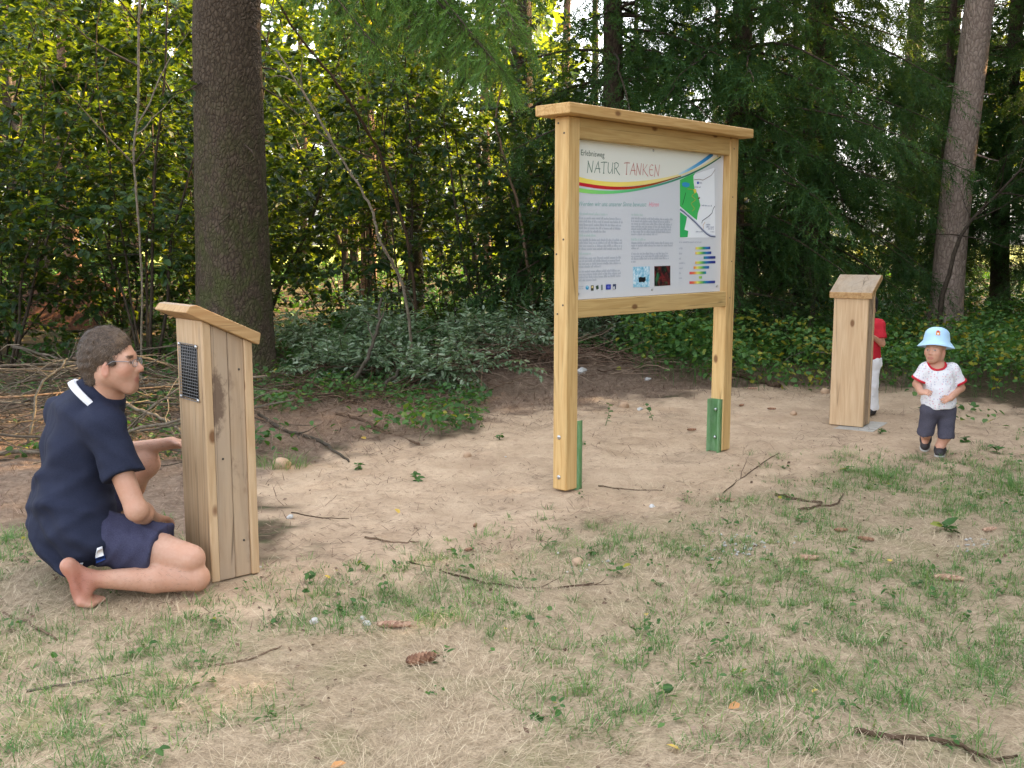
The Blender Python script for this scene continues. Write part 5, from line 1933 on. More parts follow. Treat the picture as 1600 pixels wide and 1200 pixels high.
foot_dir = unit(np.array((0.96, 0.25, 0)))
foot_sd = np.array((-foot_dir[1], foot_dir[0], 0))
heel = P(107, 884, 3.83)
ball = P(126, 940, 3.82)
ball[2] = 0.034
prims = in_frame(head_prims(), HED, HB_)
prims += [cap_(HED + HB_ @ np.array((-0.022, 0, -0.06)), NEK, 0.058, 0.063, 0.03),
          cap_(NEK, UPC, 0.066, 0.085, 0.05),
          cap_(RS, LS, 0.062, 0.062, 0.05), cap_(UPC, CHE, 0.095, 0.10, 0.06), cap_(CHE, LUM, 0.10, 0.10, 0.05), cap_(LUM, PEL, 0.104, 0.112, 0.05),
          cap_(RS, RE, 0.050, 0.041, 0.03), cap_(RE, RE + (RW - RE) * 0.35, 0.041, 0.043, 0.02), cap_(RE + (RW - RE) * 0.35, RW, 0.043, 0.028, 0.02),
          cap_(LS, LE, 0.050, 0.041, 0.03), cap_(LE, LE + (LW - LE) * 0.35, 0.041, 0.043, 0.02), cap_(LE + (LW - LE) * 0.35, LW, 0.042, 0.027, 0.02),
          cap_(RH, RH + (RF - RH) * 0.6, 0.090, 0.076, 0.03), cap_(RH + (RF - RH) * 0.55, RF, 0.078, 0.058, 0.03),
          ell_(RK + np.array((0.030, 0.008, 0.008)), (0.044, 0.046, 0.050), k=0.02),
          cap_(LH, LK, 0.085, 0.058, 0.03), ell_(LK + np.array((0.01, 0, 0.0)), (0.056, 0.055, 0.056), k=0.03)]
# lower legs with calf
calf = RK + (RA - RK) * 0.36 + np.array((0, -0.004, 0.004))
prims += [cap_(RK + np.array((0.012, 0, 0.004)), calf, 0.046, 0.054, 0.022), cap_(calf, RA, 0.054, 0.031, 0.012)]
calfL = LK + (LA - LK) * 0.35 + np.array((-0.012, -0.01, 0))
prims += [cap_(LK, calfL, 0.050, 0.054, 0.03), cap_(calfL, LA, 0.054, 0.034, 0.03)]
# right foot, heel up, toes folded on the ground
prims += [cap_(RA, heel, 0.031, 0.028, 0.025), cap_(heel, ball, 0.027, 0.024, 0.02, (foot_sd, 0.70)), cap_(RA, ball + foot_dir * 0.012, 0.029, 0.026, 0.02), ell_((heel + ball) / 2 + foot_dir * -0.022, (0.020, 0.020, 0.034), k=0.012, op='-')]
for i in range(5):
    b0 = ball + foot_sd * (0.034 - 0.017 * i) + foot_dir * 0.004
    b0[2] = 0.028
    tip = b0 + foot_dir * (0.072 - 0.008 * i)
    tip[2] = 0.014
    prims.append(cap_(b0, tip, 0.0165 if i else 0.019, 0.0105 if i else 0.0135, 0.008))
# left foot flat
fl_ = unit(np.array((0.62, 0.78, 0)))
fs_ = np.array((-fl_[1], fl_[0], 0))
hl = LA - fl_ * 0.045
hl[2] = 0.036
bl = LA + fl_ * 0.12
bl[2] = 0.03
prims += [cap_(LA, hl, 0.036, 0.034, 0.03), cap_(hl, bl, 0.034, 0.036, 0.03), cap_(LA, bl, 0.034, 0.030, 0.03)]
for i in range(5):
    b0 = bl + fs_ * (-0.034 + 0.017 * i)
    b0[2] = 0.022
    tip = b0 + fl_ * (0.072 - 0.008 * i)
    tip[2] = 0.013
    prims.append(cap_(b0, tip, 0.0165, 0.0105, 0.008))
prims += hand_prims(RW, unit(np.array((0.05, 0.92, -0.30))), unit(np.array((0.1, -0.4, -0.9))), 1.0, -1, 0.32)
prims += hand_prims(LW, unit(np.array((0.97, -0.05, -0.10))), unit(np.array((0.05, -0.35, -0.9))), 1.0, 1, 0.45)
V, F = skin_of(prims, 0.0068)
col = np.tile(SKIN, (len(V), 1))
paint_head(V, HED, HB_, 1.0, col)
# beard shadow, tan arms, paler thigh, reddened foot
L = (V - HED) @ HB_
m = (sstep(-0.045, -0.07, L[:, 2]) * sstep(0.0, 0.03, L[:, 0]) * (np.abs(L[:, 1]) < 0.09) * (np.linalg.norm(L, axis=1) < 0.17) * 0.22)[:, None]
col = col * (1 - m) + np.array((0.30, 0.17, 0.13)) * m
m = (np.clip(1.5 - np.linalg.norm(V - (heel + ball) / 2, axis=1) / 0.085, 0, 1) * 0.75)[:, None]
col = col * (1 - m) + np.array((0.33, 0.105, 0.07)) * m
m = (sstep(0.25, 0.10, np.linalg.norm(V - (RH + (RK - RH) * 0.75), axis=1)) * sstep(0.10, 0.16, V[:, 2]) * 0.35)[:, None]
col = col * (1 - m) + np.array((0.66, 0.42, 0.32)) * m
m0 = np.array((-1.62, 4.05, 0.0))
man = thing('person', 'man in navy polo shirt and dark shorts kneeling at the left wooden post', 'person', m0)
body = mk('body', V - m0, F, M_skin, man, True, None, col)

# fine body hair on shins and forearms
ctr = V[F].mean(1)
near_leg = np.zeros(len(F), bool)
for a_, b_, r_ in ((RK + (RA - RK) * 0.15, RA, 0.075), (LK, LA, 0.08), (RE + (RW - RE) * 0.2, RW, 0.06), (LE + (LW - LE) * 0.3, LW, 0.055)):
    e_ = b_ - a_
    t_ = np.clip(((ctr - a_) @ e_) / (e_ @ e_), 0, 1)
    near_leg |= np.linalg.norm(ctr - a_ - t_[:, None] * e_, axis=1) < r_
Vs, Fs, rs = strands(V, F[near_leg], 1700, 0.012, 0.0006, unit(RA - RK), 9, 0.2, 0.5)
tag(mk('body_hair', Vs - m0, Fs, M_hair, man, False, rs), kind='stuff')

# hair
hp = in_frame([ell_((-0.030, 0, 0.039), (0.106, 0.083, 0.099), k=0.01), cap_((-0.075, 0, -0.02), (-0.062, 0, -0.075), 0.062, 0.05, 0.03),
               cap_((0.030, 0.07, -0.01), (0.038, 0.068, -0.03), 0.012, 0.009, 0.02), cap_((0.030, -0.07, -0.01), (0.038, -0.068, -0.03), 0.012, 0.009, 0.02),
               ell_((0.030, 0.09, -0.062), (0.058, 0.05, 0.048), k=0.006, op='-'), ell_((0.030, -0.09, -0.062), (0.058, 0.05, 0.048), k=0.006, op='-'),
               ell_((0.085, 0, -0.02), (0.045, 0.078, 0.082), k=0.008, op='-')], HED, HB_)
hc = [(HED + HB_ @ np.array((0.044, 0, 0.0)), HB_ @ np.array((1.0, 0, -0.42))), (HED + HB_ @ np.array((0, 0, -0.088)), HB_ @ np.array((0.25, 0, -1.0)))]
Vh, Fh = skin_of(hp, 0.0055, hc, folds(0.004, 95, 4))
g = np.random.default_rng(2)
ho = mk('hair', Vh - m0, Fh, M_hair, man, True, np.clip(0.28 + 0.3 * (vnoise(Vh[:, 0] * 60, Vh[:, 2] * 60 + Vh[:, 1] * 37, 1, 44) - 0.5), 0, 1))
fwd_h = HB_ @ np.array((-0.35, 0, -0.95))


def comb(p):
    L = (p - HED) @ HB_
    c = np.stack([np.where(L[:, 2] > 0.06, 0.6, -0.35), 0.3 * np.sign(L[:, 1]), np.where(L[:, 2] > 0.06, 0.1, -0.9)], -1)
    return c @ HB_.T


Vs, Fs, rs = strands(Vh, Fh, 9000, 0.017, 0.0012, comb, 6, 0.28, 0.45)
tag(mk('hair_strands', Vs - m0, Fs, M_hair, ho, False, rs), kind='stuff')

# spectacles
def head_pt(x, y, z):
    return HED + HB_ @ np.array((x, y, z)) - m0


sp = Soup()
for s in (-1, 1):
    sp.add(*tube(np.array([head_pt(0.004, s * 0.083, -0.012), head_pt(0.03, s * 0.078, 0.004), head_pt(0.075, s * 0.066, 0.004), head_pt(0.096, s * 0.060, 0.003)]), 0.0016, 5))
    th = np.linspace(0, 2 * math.pi, 17)
    ring = [head_pt(0.101 - 0.06 * (abs(y_) - 0.032) * (abs(y_) > 0.032), s * abs(y_), z_) for y_, z_ in zip(0.033 + 0.0235 * np.sign(np.cos(th)) * np.abs(np.cos(th)) ** 0.6, -0.004 + 0.0145 * np.sign(np.sin(th)) * np.abs(np.sin(th)) ** 0.6)]
    sp.add(*tube(np.array(ring), 0.0015, 5, cap=False))
sp.add(*tube(np.array([head_pt(0.102, -0.010, 0.003), head_pt(0.107, 0, 0.006), head_pt(0.102, 0.010, 0.003)]), 0.0014, 5))
gl = sp.build('spectacles', M_rim, man, True, False)
for s in (-1, 1):
    pts = np.array([head_pt(0.1005, s * 0.010, 0.008), head_pt(0.0985, s * 0.055, 0.008), head_pt(0.0985, s * 0.055, -0.017), head_pt(0.1005, s * 0.010, -0.017)])
    mk('lens', pts, np.array([[0, 1, 2, 3]]), M_glass, gl)

# polo shirt
slv = RS + (RE - RS) * 0.56
slvL = LS + (LE - LS) * 0.56
sh = [cap_(NEK + (UPC - NEK) * 0.25, UPC, 0.082, 0.10, 0.05),
      cap_(RS + (LS - RS) * 0.10, RS + (LS - RS) * 0.90, 0.078, 0.080, 0.05),
      cap_(UPC + man_l * 0.075, CHE + man_l * 0.072, 0.110, 0.114, 0.06), cap_(UPC - man_l * 0.075, CHE - man_l * 0.072, 0.110, 0.114, 0.06),
      cap_(CHE + man_l * 0.062, LUM + man_l * 0.058, 0.115, 0.118, 0.05), cap_(CHE - man_l * 0.062, LUM - man_l * 0.058, 0.115, 0.120, 0.05),
      cap_(LUM + man_l * 0.045, PEL + man_l * 0.04 - man_f * 0.012, 0.122, 0.132, 0.05), cap_(LUM - man_l * 0.045, PEL - man_l * 0.05 - man_f * 0.006, 0.122, 0.134, 0.05),
      cap_(LUM - man_l * 0.10, RH + np.array((-0.03, -0.01, 0.0)), 0.118, 0.118, 0.04, None, [(P(181, 842, 3.95), np.array((0.90, 0.1, -0.42)))]),
      cap_(RS, RE, 0.070, 0.070, 0.045, None, [(slv, RE - RS)]), cap_(LS, LE, 0.070, 0.068, 0.045, None, [(slvL, LE - LS)])]
hem = P(112, 880, 4.05)
Vc, Fc = skin_of(sh, 0.0075, [(hem + np.array((0, 0, 0.004)), np.array((0.36, 0.2, -0.92)))], lambda X, Y, Z: creases((0.25, 0.1, 1), 0.015, 46, 12)(X, Y, Z) * (1 - 0.75 * np.clip((Z - 0.35) / 0.3, 0, 1)) + creases((0.7, 0.2, 0.5), 0.008, 40, 13)(X, Y, Z))
shirt = mk('polo_shirt', Vc - m0, Fc, M_navy, man, True)
# collar: a standing band, open at the throat, with a white stripe along its foot
cc = P(159, 619, 4.125)
cax = unit(np.array((0.62, 0.16, 0.80)))
cu_ = unit(np.array((0.78, 0.2, -0.62)) - cax * (np.array((0.78, 0.2, -0.62)) @ cax))     # towards the throat
cv_ = np.cross(cax, cu_)


def collar_band(r_in, r_out, h0, h1, a0, a1, n=40):
    th = np.linspace(a0, a1, n)
    rows = []
    for r, hh in ((r_in[0], h0), (r_out[0], h0), (r_out[1], h1), (r_in[1], h1)):
        rows.append(cc + np.outer(np.cos(th) * r * 1.14, cu_) + np.outer(np.sin(th) * r, cv_) + cax * hh - np.outer(0.012 * np.cos(th), cax))
    V = np.stack(rows, 1).reshape(-1, 3)
    i = np.arange(n - 1)[:, None] * 4
    j = np.arange(4)[None]
    Fq = np.stack([i + j, i + (j + 1) % 4, i + 4 + (j + 1) % 4, i + 4 + j], -1).reshape(-1, 4)
    Fq = np.concatenate([Fq, [[0, 3, 2, 1]], [[4 * n - 4, 4 * n - 3, 4 * n - 2, 4 * n - 1]]])
    return V - m0, Fq


co = mk('collar', *collar_band((0.074, 0.066), (0.105, 0.078), -0.030, 0.028, 0.25, 2 * math.pi - 0.25), M_navy, shirt, True)
mk('white_stripe', *collar_band((0.090, 0.088), (0.119, 0.1095), -0.042, -0.018, 0.55, 2 * math.pi - 0.55), M_white, shirt, True)
# white and blue flashes at the side vent, pale lining at the hem
def flash(name, pts, mat, parent, depth=0.004):
    q = np.array([P(*p) for p in pts]) - m0
    nrm = unit(np.cross(q[1] - q[0], q[-1] - q[0]))
    if nrm[1] > 0:
        nrm = -nrm
    n = len(q)
    V = np.concatenate([q + nrm * depth, q - nrm * 0.01])
    side = [(i, (i + 1) % n, n + (i + 1) % n, n + i) for i in range(n)]
    s = Soup()
    s.add(V, [np.array(side), np.array([list(range(n))])])
    return s.build(name, mat, parent, False, False)


def front_y(V, x, y, r=9):
    """forward distance of the front surface seen at a photo position"""
    d = V - np.array((0, 0, EYE))
    zc = d[:, 1] * _c - d[:, 2] * _s
    qx = 800 + 1600 * d[:, 0] / zc
    qy = 600 - 1600 * (d[:, 1] * _s + d[:, 2] * _c) / zc
    m = np.hypot(qx - x, qy - y) < r
    return V[m, 1].min() if m.any() else 4.0


def flash_on(name, pts, mat):
    flash(name, [(x, y, front_y(Vc, x, y) - 0.003) for x, y in pts], mat, shirt)


flash_on('white_flash', [(149, 871), (152, 859), (160, 856), (162, 867)], M_white)
flash_on('blue_flash', [(150, 879), (149, 872), (162, 868), (165, 873)], M_blue)
flash_on('hem_lining', [(100, 884), (128, 881), (126, 886), (104, 888)], M_white)

# shorts
tcut = RH + (RF - RH) * 0.66
ss = [cap_(PEL + man_l * 0.06, PEL - man_l * 0.06, 0.128, 0.130, 0.04), cap_(RH, RF, 0.108, 0.093, 0.04, None, [(tcut, RF - RH)]),
      cap_(LH, LK, 0.104, 0.088, 0.04, None, [(LH + (LK - LH) * 0.62, LK - LH)])]
Vc, Fc = skin_of(ss, 0.0075, [], creases((1, 0.2, -0.1), 0.010, 75, 15, 0.6))
sho = mk('shorts', Vc - m0, Fc, M_shorts, man, True)


# ------------------------------------------------------------------ toddler walking
def TP(x, y, dy=0.0):
    return P(x, y, 6.70 + dy)


t0 = np.array((2.82, 6.72, 0.0))
tf = unit(np.array((-0.42, -0.90, 0)))
tl = np.array((-tf[1], tf[0], 0))          # the child's left
TH = TP(1462, 544.5, -0.01)
TB_ = basis((-0.72, -0.69, -0.05))
HS = 0.75
sL, sR = TP(1489, 579, 0.0), TP(1446, 577, 0.0)
eL, eR = TP(1501, 606, 0.0), TP(1433, 600, 0.02)
wL, wR = TP(1485, 622, -0.13), TP(1439, 613, -0.12)
hL, hR = TP(1479, 645), TP(1453, 644)
kL, kR = TP(1478, 678, -0.03), TP(1446.5, 674, 0.02)
aL, aR = TP(1469, 701, 0.0), TP(1446, 691, 0.16)
aL[2] = 0.062
aR[2] = max(aR[2], 0.10)
prims = in_frame(head_prims(True), TH, TB_, HS)
prims += [cap_(TH + TB_ @ np.array((-0.015, 0, -0.05)), TP(1467, 577), 0.040, 0.040, 0.03), cap_(sL, sR, 0.036, 0.036, 0.04), cap_(TP(1467, 588), TP(1467, 634), 0.070, 0.056, 0.05),
          cap_(sL, eL, 0.031, 0.027, 0.02), cap_(eL, wL, 0.027, 0.021, 0.015), cap_(sR, eR, 0.031, 0.027, 0.02), cap_(eR, wR, 0.027, 0.021, 0.015),
          cap_(hL, kL, 0.056, 0.042, 0.03), cap_(kL, aL, 0.042, 0.030, 0.02), cap_(hR, kR, 0.056, 0.042, 0.03), cap_(kR, aR, 0.042, 0.030, 0.02),
          cap_(aL, aL + tf * 0.06 - np.array((0, 0, 0.028)), 0.028, 0.022, 0.02), cap_(aR, aR + tf * 0.035 - np.array((0, 0, 0.05)), 0.028, 0.022, 0.02)]
prims += hand_prims(wL, unit(np.array((-0.85, -0.45, -0.15))), unit(np.array((-0.2, 0.6, -0.5))), 0.52, 1, 0.75)
prims += hand_prims(wR, unit(np.array((0.5, -0.75, 0.1))), unit(np.array((0.3, 0.6, -0.6))), 0.52, -1, 0.75)
V, F = skin_of(prims, 0.0052)
col = np.tile(np.array((0.60, 0.34, 0.24)), (len(V), 1))
paint_head(V, TH, TB_, HS, col, (0.30, 0.18, 0.11))
tod = thing('person', 'toddler walking in sun hat, dotted white shirt and dark shorts', 'person', t0)
mk('body', V - t0, F, M_skin, tod, True, None, col)
NC = TP(1464.5, 567, -0.040)
sp = [cap_(sL + (sR - sL) * 0.08, sL + (sR - sL) * 0.92, 0.047, 0.047, 0.04), cap_(TP(1467, 588) + tl * 0.02, TP(1467, 628) + tl * 0.022, 0.078, 0.087, 0.05), cap_(TP(1467, 588) - tl * 0.02, TP(1466, 628) - tl * 0.022, 0.078, 0.087, 0.05),
      cap_(sL, eL, 0.046, 0.052, 0.03, None, [(sL + (eL - sL) * 0.72, eL - sL)]), cap_(sR, eR, 0.046, 0.052, 0.03, None, [(sR + (eR - sR) * 0.72, eR - sR)]),
      ell_(NC, (0.050, 0.050, 0.044), k=0.004, op='-')]
Vc, Fc = skin_of(sp, 0.0055, [(TP(1467, 637), (0.04, 0, -1))], folds(0.0045, 38, 21))
ts = mk('shirt', Vc - t0, Fc, M_dotted, tod, True)


def ring_band(name, c, axis, r, h, mat, parent, org, squash=1.0, thick=0.005, sides=28, flatdir=None):
    axis = unit(np.array(axis, float))
    a = unit(np.cross(axis, (0.3, 0.9, 0.1) if flatdir is None else flatdir))
    b = np.cross(axis, a)
    th = np.arange(sides) * 2 * math.pi / sides
    rows = [c + np.outer(np.cos(th) * rr, a) + np.outer(np.sin(th) * rr * squash, b) + axis * hh - org for rr, hh in ((r, -h / 2), (r + thick, -h / 2), (r + thick, h / 2), (r, h / 2))]
    V = np.stack(rows, 1).reshape(-1, 3)
    i = np.arange(sides)[:, None] * 4
    i2 = ((np.arange(sides) + 1) % sides)[:, None] * 4
    j = np.arange(4)[None]
    return mk(name, V, np.stack([i + j, i + (j + 1) % 4, i2 + (j + 1) % 4, i2 + j], -1).reshape(-1, 4), mat, parent, True)


cp = [dict(q) for q in sp[:-1]]
for q in cp:
    q['ra'], q['rb'] = q['ra'] + 0.005, q['rb'] + 0.005
Vn, Fn = skin_of(cp + [ell_(NC, (0.050, 0.050, 0.044), k=0.002, op='-'), ell_(NC, (0.064, 0.064, 0.058), k=0.002, op='&')], 0.0042)
mk('collar', Vn - t0, Fn, M_red, ts, True)
for s_, e_ in ((sL, eL), (sR, eR)):
    ring_band('cuff', s_ + (e_ - s_) * 0.70, e_ - s_, 0.044, 0.013, M_red, ts, t0, 1.0, 0.011)
pz = [cap_(TP(1478, 640), TP(1454, 640), 0.068, 0.068, 0.03), cap_(hL, kL, 0.061, 0.053, 0.012, None, [(kL + np.array((0, 0, -0.010)), (0, 0, -1))]),
      cap_(kL, kL + (kL - hL) * 0.4, 0.053, 0.053, 0.012, None, [(kL + np.array((0, 0, -0.028)), (0, 0, -1))]), cap_(kR, kR + (kR - hR) * 0.4, 0.053, 0.053, 0.012, None, [(kR + np.array((0, 0, -0.020)), (0.1, 0.3, -1))]),
      cap_(hR, kR, 0.061, 0.053, 0.012, None, [(kR + np.array((0, 0, -0.010)), (0.1, 0.3, -1))]),
      cap_(TP(1462, 664, -0.075), TP(1462, 700, -0.075), 0.007, 0.020, 0.012, op='-'), cap_(TP(1462, 672, 0.0), TP(1462, 702, 0.0), 0.005, 0.020, 0.012, op='-')]
Vc, Fc = skin_of(pz, 0.0055, [(TP(1467, 620), (0, 0, 1))], folds(0.0035, 40, 22))
mk('shorts', Vc - t0, Fc, M_grey, tod, True)
# shoes
for a_, dn, side_ in ((aL, np.array((0, 0, -1.0)), 1), (aR, unit(np.array((0.25, 0.55, -0.85))), -1)):
    fw = unit(tf - dn * (tf @ dn))
    sv, sf = skin_of([cap_(a_ + dn * 0.030 - fw * 0.012, a_ + dn * 0.034 + fw * 0.062, 0.034, 0.031, 0.02), cap_(a_ + dn * 0.004, a_ + dn * 0.03, 0.035, 0.036, 0.02, None, [(a_ + dn * 0.000, -dn)])],
                     0.005, [(a_ + dn * 0.054, dn)])
    so = mk('shoe', sv - t0, sf, M_shoe, tod, True)
    wv, wf = skin_of([cap_(a_ + dn * 0.054 - fw * 0.012, a_ + dn * 0.054 + fw * 0.064, 0.036, 0.033, 0.02)], 0.004, [(a_ + dn * 0.0605, dn), (a_ + dn * 0.0505, -dn)])
    mk('sole', wv - t0, wf, M_sole, so, True)
    ring_band('strap', a_ + dn * 0.020 + fw * 0.022, unit(fw * 0.8 - dn * 0.6), 0.0335, 0.013, M_shoe, so, t0, 1.0, 0.004, 20)
# bucket hat
HB2 = basis((-0.55, -0.83, 0.20), (0.0, 0.0, 1))
ht = TH + np.array((0.006, 0.010, 0.012))
th = np.arange(40) * 2 * math.pi / 40
prof = [(0.0, 0.128), (0.030, 0.126), (0.055, 0.116), (0.073, 0.096), (0.080, 0.066), (0.083, 0.036), (0.098, 0.018), (0.113, 0.000), (0.117, -0.006), (0.112, -0.007), (0.097, 0.010), (0.079, 0.030), (0.074, 0.064), (0.066, 0.090), (0.0, 0.112)]
rows = []
for r_, z_ in prof:
    wav = 0.004 * np.sin(th * 3 + 1) * (r_ > 0.09)
    rows.append(ht + np.outer(np.cos(th) * (r_ * 1.06), HB2[:, 0]) + np.outer(np.sin(th) * r_, HB2[:, 1]) + np.outer(z_ + wav, HB2[:, 2]))
V = np.stack(rows, 0).reshape(-1, 3)
i = np.arange(len(prof) - 1)[:, None] * 40
j = np.arange(40)[None]
F = np.stack([i + j, i + 40 + j, i + 40 + (j + 1) % 40, i + (j + 1) % 40], -1).reshape(-1, 4)
hat = mk('sun_hat', V - t0, F, M_paleblue, tod, True)
# small stitched emblem and white band stitching
M_orange = plain('orange_thread', (0.70, 0.28, 0.08), 0.8, 0.1)


def on_hat(az, z_, dr=0.002):
    r_ = np.interp(z_, [0.036, 0.066, 0.096, 0.116, 0.126], [0.083, 0.080, 0.073, 0.055, 0.030]) + dr
    return ht + HB2[:, 0] * math.cos(az) * r_ * 1.06 + HB2[:, 1] * math.sin(az) * r_ + HB2[:, 2] * z_ - t0


for nm, mt, (a0, a1, z0_, z1_) in (('emblem', M_orange, (0.10, 0.42, 0.066, 0.092)), ('emblem', M_red, (0.16, 0.34, 0.088, 0.097)), ('emblem', M_white, (0.20, 0.32, 0.070, 0.080))):
    aa = np.linspace(a0, a1, 5)
    dr = 0.002 if mt is M_orange else 0.003
    V = np.array([on_hat(q_, z0_, dr) for q_ in aa] + [on_hat(q_, z1_, dr) for q_ in aa])
    mk(nm, V, np.array([(q_, q_ + 1, q_ + 6, q_ + 5) for q_ in range(4)]), mt, hat, True)

# ------------------------------------------------------------------ child behind the right post
ch0 = np.array((2.90, 8.36, 0.0))
cf = unit(np.array((-0.66, -0.75, 0)))
cl = np.array((-cf[1], cf[0], 0))
CH = ch0 + np.array((0.0, 0, 0.925))
CB = basis(cf + np.array((0, 0, -0.05)))
csl, csr = ch0 + cl * 0.105 + np.array((0, 0, 0.775)), ch0 - cl * 0.105 + np.array((0, 0, 0.775))
cel, cer = ch0 + cl * 0.150 + cf * 0.03 + np.array((0, 0, 0.625)), ch0 - cl * 0.150 + cf * 0.03 + np.array((0, 0, 0.63))
cwl, cwr = ch0 + cl * 0.115 + cf * 0.150 + np.array((0, 0, 0.69)), ch0 - cl * 0.10 + cf * 0.150 + np.array((0, 0, 0.69))
chl, chr_ = ch0 + cl * 0.06 + np.array((0, 0, 0.46)), ch0 - cl * 0.06 + np.array((0, 0, 0.46))
ckl, ckr = ch0 + cl * 0.07 + cf * 0.02 + np.array((0, 0, 0.26)), ch0 - cl * 0.07 + cf * 0.02 + np.array((0, 0, 0.26))
cal, car = ch0 + cl * 0.075 - cf * 0.01 + np.array((0, 0, 0.06)), ch0 - cl * 0.075 - cf * 0.01 + np.array((0, 0, 0.06))
prims = in_frame(head_prims(True), CH, CB, 0.82)
prims += [cap_(CH + CB @ np.array((-0.015, 0, -0.05)), ch0 + np.array((0, 0, 0.80)), 0.042, 0.042, 0.03), cap_(csl, csr, 0.038, 0.038, 0.04), cap_(ch0 + np.array((0, 0, 0.74)), ch0 + np.array((0, 0, 0.48)), 0.075, 0.085, 0.05)]
for s_, e_, w_, t_ in ((csl, cel, cwl, -1), (csr, cer, cwr, 1)):
    prims += [cap_(s_, e_, 0.030, 0.026, 0.02), cap_(e_, w_, 0.026, 0.019, 0.015)] + hand_prims(w_, unit(cf + np.array((0, 0, 0.3))), unit(cf * 0.6 + np.array((0, 0, -0.7))), 0.6, t_, 0.35)
for h_, k_, a_ in ((chl, ckl, cal), (chr_, ckr, car)):
    prims += [cap_(h_, k_, 0.060, 0.044, 0.03), cap_(k_, a_, 0.042, 0.030, 0.02), cap_(a_, a_ + cf * 0.06 - np.array((0, 0, 0.03)), 0.028, 0.022, 0.02)]
V, F = skin_of(prims, 0.0075)
col = np.tile(np.array((0.56, 0.31, 0.21)), (len(V), 1))
paint_head(V, CH, CB, 0.82, col)
kid = thing('person', 'child in red shirt and white trousers half hidden behind the right post', 'person', ch0)
kid.scale = (0.97, 0.97, 0.955)
mk('body', V - ch0, F, M_skin, kid, True, None, col)
hp = in_frame([ell_((-0.030, 0, 0.040), (0.112, 0.090, 0.104), k=0.01), ell_((-0.06, 0, -0.03), (0.07, 0.078, 0.06), k=0.02), ell_((0.09, 0, -0.03), (0.05, 0.08, 0.085), k=0.008, op='-')], CH, CB, 0.82)
Vh, Fh = skin_of(hp, 0.006, [(CH + CB @ np.array((0.05, 0, 0.0)), CB @ np.array((1, 0, -0.4)))], folds(0.003, 80, 5))
M_darkhair = leaf_mat('dark_hair', [(0.0, (0.008, 0.007, 0.010)), (1.0, (0.03, 0.026, 0.034))], 0.0, (1, 1, 1), 0.5, 0.4)
mk('hair', Vh - ch0, Fh, M_darkhair, kid, True, np.random.default_rng(1).random(len(Vh)))
sp = [cap_(csl, csr, 0.052, 0.052, 0.04), cap_(ch0 + np.array((0, 0, 0.74)) + cl * 0.03, ch0 + np.array((0, 0, 0.50)) + cl * 0.035, 0.086, 0.095, 0.05), cap_(ch0 + np.array((0, 0, 0.74)) - cl * 0.03, ch0 + np.array((0, 0, 0.50)) - cl * 0.035, 0.086, 0.095, 0.05)]
for s_, e_ in ((csl, cel), (csr, cer)):
    sp.append(cap_(s_, e_, 0.048, 0.052, 0.03, None, [(s_ + (e_ - s_) * 0.75, e_ - s_)]))
Vc, Fc = skin_of(sp, 0.006, [(ch0 + np.array((0, 0, 0.45)), (0, 0, -1))], folds(0.005, 34, 25))
mk('shirt', Vc - ch0, Fc, M_red, kid, True)
sp = [cap_(chl, chr_, 0.082, 0.082, 0.03)]
for h_, k_, a_ in ((chl, ckl, cal), (chr_, ckr, car)):
    sp += [cap_(h_, k_, 0.074, 0.060, 0.03), cap_(k_, a_, 0.060, 0.058, 0.02, None, [(a_ + np.array((0, 0, -0.02)), (0, 0, -1))])]
Vc, Fc = skin_of(sp, 0.006, [(ch0 + np.array((0, 0, 0.50)), (0, 0, 1))], folds(0.005, 34, 26))
mk('trousers', Vc - ch0, Fc, M_white, kid, True)
for a_ in (cal, car):
    sv, sf = skin_of([cap_(a_ - np.array((0, 0, 0.028)) - cf * 0.012, a_ - np.array((0, 0, 0.032)) + cf * 0.07, 0.034, 0.030, 0.02)], 0.005, [(a_ - np.array((0, 0, 0.058)), (0, 0, -1))])
    mk('shoe', sv - ch0, sf, M_shoe, kid, True)

# ------------------------------------------------------------------ brushwood, sticks and small things on the ground
g = np.random.default_rng(200)


def stick(name, label, pts, r0, r1, mat, twigs=3, group=None, sub='twig', cat='branch', sides=7, seed=0):
    """one fallen branch with side twigs; pts in world space"""
    gg = np.random.default_rng(seed + 900)
    pts = np.asarray(pts, float)
    t = np.linspace(0, len(pts) - 1, max(8, 4 * len(pts)))
    q = np.stack([np.interp(t, np.arange(len(pts)), pts[:, i]) for i in range(3)], -1)
    q[1:-1] = (q[:-2] + 2 * q[1:-1] + q[2:]) / 4
    q[1:-1] += gg.normal(0, r0 * 0.35, q[1:-1].shape)
    o = q[len(q) // 2].copy()
    s = Soup()
    s.add(*tube(q - o, np.linspace(r0, r1, len(q)), sides, True, 0.18, seed), r=gg.uniform(0.2, 0.9))
    for i in range(twigs):
        k0 = gg.integers(2, len(q) - 2)
        d = unit(q[k0 + 1] - q[k0]) * 0.7 + gg.normal(0, 0.5, 3) * (1, 1, 0.45)
        L = np.linalg.norm(pts[-1] - pts[0]) * gg.uniform(0.12, 0.3)
        s.add(*tube(curve_pts(q[k0] - o, d, L, 6, gg, 0.14, 0.03), np.linspace(r1 * 0.75 + 0.0012, 0.0012, 6), 4, cap=False), r=gg.uniform(0.2, 0.9))
    ob = s.build(name, mat, None, True, True, o)
    return tag(ob, label, cat, group)


def lay(pxs, lift=0.012):
    """photo positions on the ground -> world points resting there"""
    out = []
    for p in pxs:
        q = G(p[0], p[1], 0.03 if len(p) < 3 else p[2])
        q[2] = max(float(gh(q[0], q[1])) + lift, q[2] if len(p) > 2 else 0)
        out.append(q)
    return np.array(out)


